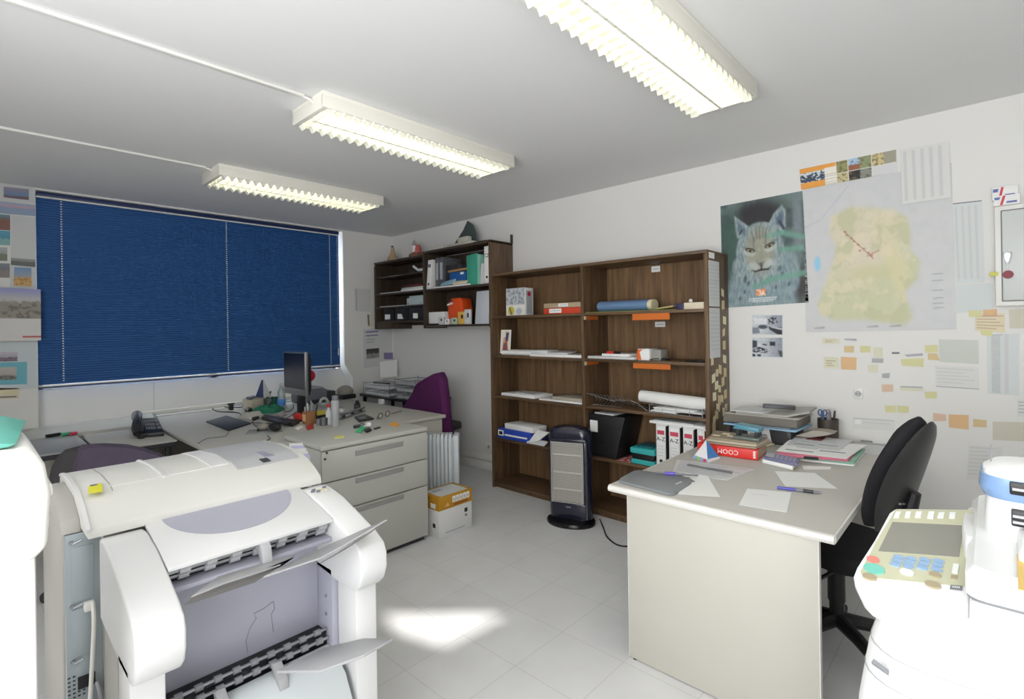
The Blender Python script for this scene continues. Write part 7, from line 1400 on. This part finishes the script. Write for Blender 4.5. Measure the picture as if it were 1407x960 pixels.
# red book lying flat
t = thing('book', 'thick red book lying flat, its spine lettering upside down', 'book', (-1.0954,2.9374,0.75))
r0, r1 = (-1.2586,2.9276,0.751), (-0.9428,2.957,0.751); rl = Vector((r0[0], r0[1], .751)); rr_ = Vector((r1[0], r1[1], .751)); dv = (rr_-rl).normalized(); nv = Vector((-dv.y, dv.x, 0)); hB = .056
b = B(); b.slab([rl, rr_, rr_+nv*.23, rl+nv*.23], .004, RED, .001); b.slab([rl+Vector((0, 0, hB-.004)), rr_+Vector((0, 0, hB-.004)), rr_+nv*.23+Vector((0, 0, hB-.004)), rl+nv*.23+Vector((0, 0, hB-.004))], .004, RED, .001); b.slab([rl, rr_, rr_+nv*.004, rl+nv*.004], hB, RED, .001); b.build('cover', None, t)
b = B(); b.slab([rl+nv*.004+dv*.004+Vector((0, 0, .004)), rr_+nv*.004-dv*.003+Vector((0, 0, .004)), rr_+nv*.225-dv*.003+Vector((0, 0, .004)), rl+nv*.225+dv*.004+Vector((0, 0, .004))], hB-.008, mat('page_edge', (196, 176, 150), .8, var=.05)); b.build('pages', None, t)
text('lettering', 'COOM', .036, rl.lerp(rr_, .52)-nv*.0012+Vector((0, 0, .028)), -dv, (0, 0, -1), PAPER, t)
b = B()
for k in range(4): e = rr_-dv*.022-nv*.0008+Vector((0, 0, .010+.010*k)); b.slab([e, e+dv*.012, e+dv*.012+Vector((0, 0, .007)), e+Vector((0, 0, .007))], .0006, PAPER, d=-nv)
b.build('printed_mark', None, t)
BRN = mat('kraft_folder', (150, 138, 118), .7, var=.08)
b = B()
for k in range(3): z = .8075+.011*k; s = .012*k; b.slab([rl+dv*(.03+s)+nv*(.012+s)+Vector((0, 0, z-.751)), rr_-dv*.01+nv*(.01+s)+Vector((0, 0, z-.751)), rr_+dv*(.03-s)+nv*.22+Vector((0, 0, z-.751)), rl+dv*.02+nv*.25+Vector((0, 0, z-.751))], .0105, BRN if k != 1 else mat('kraft_pale', (190, 180, 160), .7), .002)
one(b, 'folder_stack', 'brownish folders lying on the thick red book', 'folder')
KZ = .841
for k, (u, v) in enumerate(((.25, .08), (.48, .10), (.36, .14))):
    p = rl.lerp(rr_, u)+nv*v*1.2; b = B(); b.slab([(p.x-.02, p.y-.015, KZ), (p.x+.02, p.y-.012, KZ), (p.x+.018, p.y+.018, KZ), (p.x-.022, p.y+.015, KZ)], .002+.0005*k, CREAM); one(b, 'sticky_tag', ('small cream tag on the brown folders, nearest the pyramid', 'small cream tag on the brown folders, beside the hole punch', 'small cream tag in the middle of the brown folders')[k], 'sticky note', 'tags on the brown folders')
t = thing('hole_punch', 'teal and grey desk hole punch standing on the brown folders', 'hole punch', (-1.0403,3.1305,0.84))
p = rl.lerp(rr_, .80)+nv*.10; p.z = KZ+.001
b = B(); b.box(p.x-.075, p.x+.065, p.y-.05, p.y+.05, p.z, p.z+.016, mat('punch_green_grey', (104, 112, 106), .4), .005); b.build('base', None, t)
b = B()
for s in (-.055, .045): b.box(p.x+s-.008, p.x+s+.008, p.y-.03, p.y+.03, p.z+.016, p.z+.06, DARK, .004)
b.build('cheek', None, t)
b = B(); b.prism([(p.x-.075, p.z+.055), (p.x+.068, p.z+.048), (p.x+.06, p.z+.072), (p.x-.06, p.z+.082)], 'y', p.y-.045, p.y+.04, mat('punch_teal', (84, 142, 160), .35, var=.05), .006); b.build('lever', None, t)
# document stack against the wall
t = thing('binder', 'black binder at the bottom of the document stack by the bookcase', 'binder', (-1.05, 3.55, .751))
b = B(); b.box(-1.26, -.90, 3.42, 3.70, .751, .838, mat('binder_black', (28, 28, 32), .45, var=.08), .006); b.build('cover', None, t); b = B(); b.box(-1.24, -.92, 3.4175, 3.425, .757, .832, DARK); b.build('pages', None, t)
b = B(); b.slab([(-1.135, 3.405, .752), (-1.0, 3.40, .752), (-1.02, 3.415, .84), (-1.15, 3.416, .84)], .002, PAPER2, d=(0, -1, 0)); b.box(-1.13, -1.03, 3.40, 3.402, .80, .806, INK); b.box(-1.10, -1.06, 3.40, 3.402, .785, .825, INK); one(b, 'printed_card', 'white card leaning on the black binder', 'card')
b = B(); b.slab([(-1.29, 3.40, .839), (-.87, 3.40, .839), (-.85, 3.70, .839), (-1.28, 3.70, .839)], .010, mat('sky_folder', (148, 186, 214), .6, var=.04), .002); b.slab([(-1.22, 3.39, .850), (-.90, 3.40, .850), (-.89, 3.69, .850), (-1.2, 3.69, .850)], .008, mat('slate_folder', (112, 124, 136), .6), .002); one(b, 'folder', 'pale blue folder on top of the black binder', 'folder')
t = thing('book', 'thick grey volume on the pale blue folder', 'book', (-1.08, 3.55, .859)); b = B(); b.slab([(-1.29, 3.40, .859), (-.87, 3.43, .859), (-.86, 3.70, .859), (-1.27, 3.70, .859)], .05, mat('volume_grey', (118, 114, 106), .7, var=.06), .003); b.build('body', None, t)
b = B(); b.slab([(-1.28, 3.40, .9095), (-.86, 3.42, .9095), (-.85, 3.70, .9095), (-1.27, 3.70, .9095)], .006, mat('volume_cover', (176, 172, 164), .6), .001); b.build('cover', None, t)
b = B(); b.loft([[(-1.22, 3.42, .9165+dz), (-.93, 3.43, .9165+dz), (-.82, 3.50, .945+dz), (-.82, 3.68, .95+dz), (-1.2, 3.68, .9165+dz)] for dz in (0, .012)], mat('magazine_grey', (168, 166, 160), .6, var=.1)); b.slab([(-1.25, 3.41, .930), (-1.05, 3.41, .930), (-1.02, 3.6, .930), (-1.24, 3.64, .930)], .006, PAPER2); one(b, 'magazine', 'bent grey magazine topping the document stack', 'magazine')
t = thing('cordless_phone', 'dark grey cordless handset lying on the document stack', 'telephone', (-1.0, 3.52, .945)); a, c = Vector((-1.08, 3.50, .966)), Vector((-.91, 3.56, .963)); dv2 = (c-a).normalized(); n2 = Vector((-dv2.y, dv2.x, 0))
b = B(); b.loft([[a+dv2*l+n2*w+Vector((0, 0, h)) for w, h in ((-.024*s, -.012), (.024*s, -.012), (.026*s, .0), (.020*s, .012), (-.020*s, .012), (-.026*s, .0))] for l, s in ((0, .7), (.015, 1), (.09, .92), (.165, 1), (.18, .75))], mat('handset_grey', (70, 70, 74), .4, var=.06)); b.build('body', None, t)
b = B(); b.slab([a+dv2*.03-n2*.012+Vector((0, 0, .0125)), a+dv2*.07-n2*.012+Vector((0, 0, .0125)), a+dv2*.07+n2*.012+Vector((0, 0, .0125)), a+dv2*.03+n2*.012+Vector((0, 0, .0125))], .0015, GREY); b.build('display', None, t)
b = B(); b.slab([(-.895, 3.50, .752), (-.85, 3.50, .752), (-.83, 3.62, .752), (-.895, 3.64, .752)], .022, BLACK, .01); b.tube(smooth_path([(-.86, 3.58, .765), (-.82, 3.60, .772), (-.79, 3.61, .770), (-.81, 3.58, .760), (-.85, 3.56, .760)], 6), .006, 8, mat('strap_black', (30, 34, 30), .6)); one(b, 'camera_bag', 'black strap pouch squeezed in front of the document stack', 'pouch')
b = B(); b.loft([[(-.90, 3.50+dy, .80), (-.80, 3.50+dy, .845), (-.74, 3.52+dy, .842), (-.70, 3.53+dy, .835), (-.74, 3.52+dy, .82), (-.82, 3.50+dy, .80)] for dy in (0, .10)], mat('folded_grey_paper', (170, 162, 152), .7, var=.06)); one(b, 'folded_newspaper', 'folded grey newspaper wedged right of the document stack', 'newspaper')
b = B(); b.loft([[(-.90, 3.47+dy, .785), (-.80, 3.47+dy, .797), (-.73, 3.48+dy, .79), (-.74, 3.48+dy, .780), (-.82, 3.47+dy, .784)] for dy in (0, .2)], mat('maroon_booklet', (120, 66, 66), .6, var=.1)); one(b, 'booklet', 'maroon booklet below the folded grey newspaper', 'booklet')
b = B(); b.slab([(-1.25, 3.27, .7515), (-1.0, 3.30, .7515), (-.98, 3.38, .7515), (-1.25, 3.38, .7515)], .012, CREAM, .002); one(b, 'envelope', 'cream envelope behind the brown folders', 'envelope')
# pen cup
p = Vector((-.765, 3.70, .751)); t = thing('pen_cup', 'dark brown cylindrical pen cup by the wall on the right-hand desk', 'pen cup', p); PC = mat('cup_brown', (66, 58, 50), .5, var=.06)
b = B(); b.lathe([(.001, 0), (.055, 0), (.057, .01), (.055, .02), (.057, .14), (.052, .14), (.050, .012), (.001, .012)], p, 28, PC); b.build('cup', None, t)
for k, (dx, dy, lx, h, m, lab) in enumerate(((-.025, 0, -.004, .17, mat('scissor_blue', (70, 98, 140), .4), 'blue-handled scissors standing in the brown pen cup'), (.0, .01, .0, .17, mat('glue_grey', (150, 140, 146), .5), 'grey capped marker in the middle of the brown pen cup'), (.02, -.01, .02, .18, DARK, 'dark pen leaning right in the brown pen cup'), (.012, .02, -.004, .165, INK, 'grey pen at the back of the brown pen cup'))):
    b = B(); b.cyl((p.x+dx, p.y+dy, .765), (p.x+dx+lx, p.y+dy, .765+h), .009 if k < 2 else .006, n=10, m=m)
    if k == 0:
        for s in (-.012, .012): b.tube([(p.x+dx+lx+s+.011*math.cos(w), p.y+dy, .765+h-.01+.018*math.sin(w)) for w in [2*PI*i/14 for i in range(14)]], .004, 6, m, closed=True)
    if k == 1: b.sphere((p.x+dx+lx, p.y+dy, .765+h), .014, m, 10)
    one(b, 'scissors' if k == 0 else 'pen', lab, 'scissors' if k == 0 else 'pen', 'tools in the brown pen cup')
# magazines and folders
def stackbox(pts, z, h, m): 
    b = B(); b.slab([(q[0], q[1], z) for q in pts], h, m, .001); return b
MG = [(-0.8508,3.0734,0.751), (-0.5377,3.143,0.751), (-0.5473,3.5143,0.751), (-0.9025,3.4567,0.751)]
t = thing('magazine', 'mint green magazine at the bottom of the magazine pile', 'magazine', MG[0]); b = stackbox(MG, .7515, .009, PAPER); b.build('pages', None, t); b = stackbox(MG, .7607, .012, mat('mint_cover', (134, 182, 158), .5, var=.06)); b.build('cover', None, t)
MP = [(-0.8709,3.0155,0.775), (-0.5616,3.1349,0.775), (-0.5693,3.4789,0.775), (-0.9156,3.3852,0.775)]
b = stackbox(MP, .774, .013, mat('pink_folder', (206, 110, 134), .5, var=.05)); b.slab([Vector((q[0], q[1], .7745)) for q in ((-0.7446,3.0502,0.775), (-0.6815,3.0734,0.775))]+[Vector((q[0], q[1], .7745)) for q in ((-0.6865,3.0809,0.775), (-0.7436,3.0608,0.775))], .0128, DARKINK); one(b, 'folder', 'pink folder lying on the mint green magazine', 'folder')
for k, (q, m, lab) in enumerate((([(-0.886,3.0819,0.788), (-0.5686,3.1208,0.788), (-0.5442,3.5428,0.788), (-0.9103,3.442,0.788)], PAPER, 'white printed sheet on top of the pink folder'), ([(-0.8808,3.256,0.79), (-0.6315,3.2808,0.79), (-0.6202,3.6151,0.79), (-0.9082,3.5938,0.79)], PAPER2, 'greyish printed sheet topmost on the magazine pile'))):
    flat('printed_sheet', lab, q, .0015, m, .788+.003*k, [(.1, .15, .5, .2, INK), (.2, .4, .5, .44, PALEINK), (.55, .3, .9, .35, mat('violet_ink', (130, 124, 160), .8)), (.3, .6, .8, .64, PALEINK)], 'printed sheet', 'papers on the magazine pile')
flat('paper_sheet', 'grey-white sheet by the wall right of the pen cup', [(-0.6804,3.852,0.75), (-0.5024,3.9432,0.75), (-0.5048,4.2837,0.75), (-0.7063,4.1214,0.75)], .0015, PAPER2, .7506)
flat('paper_sheet', 'pale printed sheet on the desk left of the chair back', [(-0.5728,3.4986,0.75), (-0.4464,3.4957,0.75), (-0.4491,3.8334,0.75), (-0.5934,3.7908,0.75)], .0015, PAPER2, .7506, [(.0, .85, 1, .9, INK)])
b = B(); b.slab([(-0.6153,3.8104,0.7525), (-0.5565,3.8195,0.7525), (-0.558,3.9369,0.7525), (-0.6097,3.9221,0.7525)], .008, mat('grey_green_pad', (150, 154, 146), .6), .002); one(b, 'note_pad', 'small grey-green pad on the sheet by the wall', 'note pad')
t = thing('pocket_calculator', 'violet-grey desk calculator in front of the magazines', 'calculator', (-0.8248,2.9795,0.77)); VG = mat('calculator_violet', (116, 116, 148), .4, var=.05)
CQ = [(-0.9024,2.9238,0.778), (-0.7298,2.8796,0.778), (-0.748,2.9935,0.778), (-0.931,3.0549,0.778)]
b = B(); b.slab([(q[0], q[1], .772) for q in CQ], .014, VG, .004); b.build('body', None, t)
cq = [Vector((q[0], q[1], .7866)) for q in (CQ[3], CQ[2], CQ[1], CQ[0])]
b = B(); b.slab([quad_at(cq, .05, .15), quad_at(cq, .3, .15), quad_at(cq, .3, .85), quad_at(cq, .05, .85)], .0015, LGREY); b.build('display', None, t)
for i in range(5):
    for k in range(3):
        b = B(); u, v = .36+.12*i, .14+.27*k; b.slab([quad_at(cq, u, v), quad_at(cq, u+.08, v), quad_at(cq, u+.08, v+.17), quad_at(cq, u, v+.17)], .003, mat('key_violet', (150, 150, 176), .4)); b.build('key', None, t)
b = B(); b.slab([(q[0], q[1], .7515) for q in ((-0.9104,2.9249,0.755), (-0.752,2.8739,0.755), (-0.7569,3.0146,0.755), (-0.9255,3.0734,0.755))], .019, PAPER, .002); b.slab([(q[0]+.0, q[1]-.001, .7512) for q in ((-0.8806,2.9229,0.755), (-0.7504,2.8805,0.755), (-0.7521,2.9268,0.755), (-0.8828,2.9672,0.755))], .006, mat('block_yellow', (206, 190, 76), .7)); one(b, 'note_block', 'white and yellow note block under the violet-grey calculator', 'note block')

for o in [o for o in COL.objects if o.name not in BEFORE and o.parent is None]: o.location += Vector((.018, -.055, .0152))    # all of it stands on the 765 mm desk top

# ---------------------------------------------------------------- black office chair at the right
t = thing('office_chair', 'black office chair with reclined padded back at the right-hand desk', 'chair', (-.42, 2.72, 0), math.radians(0))
FAB = mat('chair_black_fabric', (24, 24, 28), .85, var=.12, bump=.25, bscale=160); SHELL = mat('chair_shell_grey', (46, 47, 46), .35, var=.06)
ang = math.radians(17); CM = Matrix.Translation((-.385, 2.74, 0))@Matrix.Rotation(-ang, 4, 'Z')    # local +x points backwards
def cp_(name, fn, parent=None):
    b = B(); b.T = CM; fn(b); return b.build(name, None, parent or t)
# backrest outline in (y, s), s along the recline
rec = math.radians(17)
def backp(s, off): return (.02+s*math.sin(rec)+off*math.cos(rec)+.05*(s-.2)**2*4*.3, .69+s*math.cos(rec)-off*math.sin(rec))
def pad(b, o0, o1, m, grow=1.0, s0=0.0, s1=.46):
    rings = []
    for k in range(25):
        u = k/24; s = s0+(s1-s0)*u; w = max(.012, .165*max(0, math.sin(PI*min(1, .15+.85*u)))**.5)*grow; th = max(.15, min(1, 7*(1-u), .35+7*u)**.5)
        ring = []
        for i in range(16):
            a = 2*PI*i/16; yy = w*math.cos(a); oo = (o0+o1)/2+(o1-o0)/2*math.sin(a)*th-.03*(yy/.2)**2
            x, z = backp(s, oo); ring.append((x, yy, z))
        rings.append(ring)
    b.loft(rings, m)
CM0 = CM; CM = Matrix.Translation((.035, -.20, 0))@CM0
cp_('cushion', lambda b: pad(b, -.05, .03, FAB))
cp_('back_shell', lambda b: pad(b, .012, .05, SHELL, 1.0, .0, .46))
def ribs(b):
    for k in range(4):
        s = .03+.03*k; P = []
        for i in range(9): yy = -.06+.015*i; x, z = backp(s+.15*abs(yy), .052-.03*(yy/.2)**2); P.append((x, yy, z))
        b.tube(P, .004, 6, GREY)
cp_('shell_rib', ribs)
CMB = CM; CM = CM0; T_ = lambda p: CM0.inverted()@(CMB@Vector(p))
cp_('back_bracket', lambda b: b.tube([T_((.13, 0, .84)), T_((.10, 0, .72)), T_((.07, 0, .60)), (.02, -.05, .43), (-.12, 0, .41)], [.022, .03, .03, .028, .03], 10, BLACK))
cp_('seat', lambda b: b.loft([[(x-.17, y, z) for x, y, _ in rr(-.23, .20, -.23, .23, .09, 0)] for z in (.43,)]+[[(x*1.02-.17, y*1.02, .46) for x, y, _ in rr(-.23, .23, -.23, .23, .09, 0)], [(x*.97-.17, y*.97, .505) for x, y, _ in rr(-.23, .23, -.23, .23, .09, 0)]], FAB))
cp_('mechanism', lambda b: b.box(-.26, -.06, -.10, .10, .38, .43, BLACK, .01))
cp_('lever', lambda b: b.tube([(-.10, -.10, .40), (-.10, -.25, .395)], .008, 8, BLACK))
cp_('gas_lift', lambda b: [b.cyl((-.17, 0, .12), (-.17, 0, .30), .03, m=BLACK), b.cyl((-.17, 0, .30), (-.17, 0, .40), .018, m=STEEL), b.cyl((-.17, 0, .20), (-.17, 0, .38), .036, m=BLACK)])
for k in range(5):
    a_ = 2*PI*k/5-.506; e = (-.17+.29*math.cos(a_), .29*math.sin(a_), .065)
    lg = cp_('leg', lambda b: b.tube([(-.17, 0, .115), (-.17+.15*math.cos(a_), .15*math.sin(a_), .10), e], [.034, .028, .02], 10, BLACK))
    cp_('castor', lambda b: [b.cyl((e[0]-.022, e[1], .028), (e[0]-.006, e[1], .028), .028, m=DARK), b.cyl((e[0]+.006, e[1], .028), (e[0]+.022, e[1], .028), .028, m=DARK)], lg)
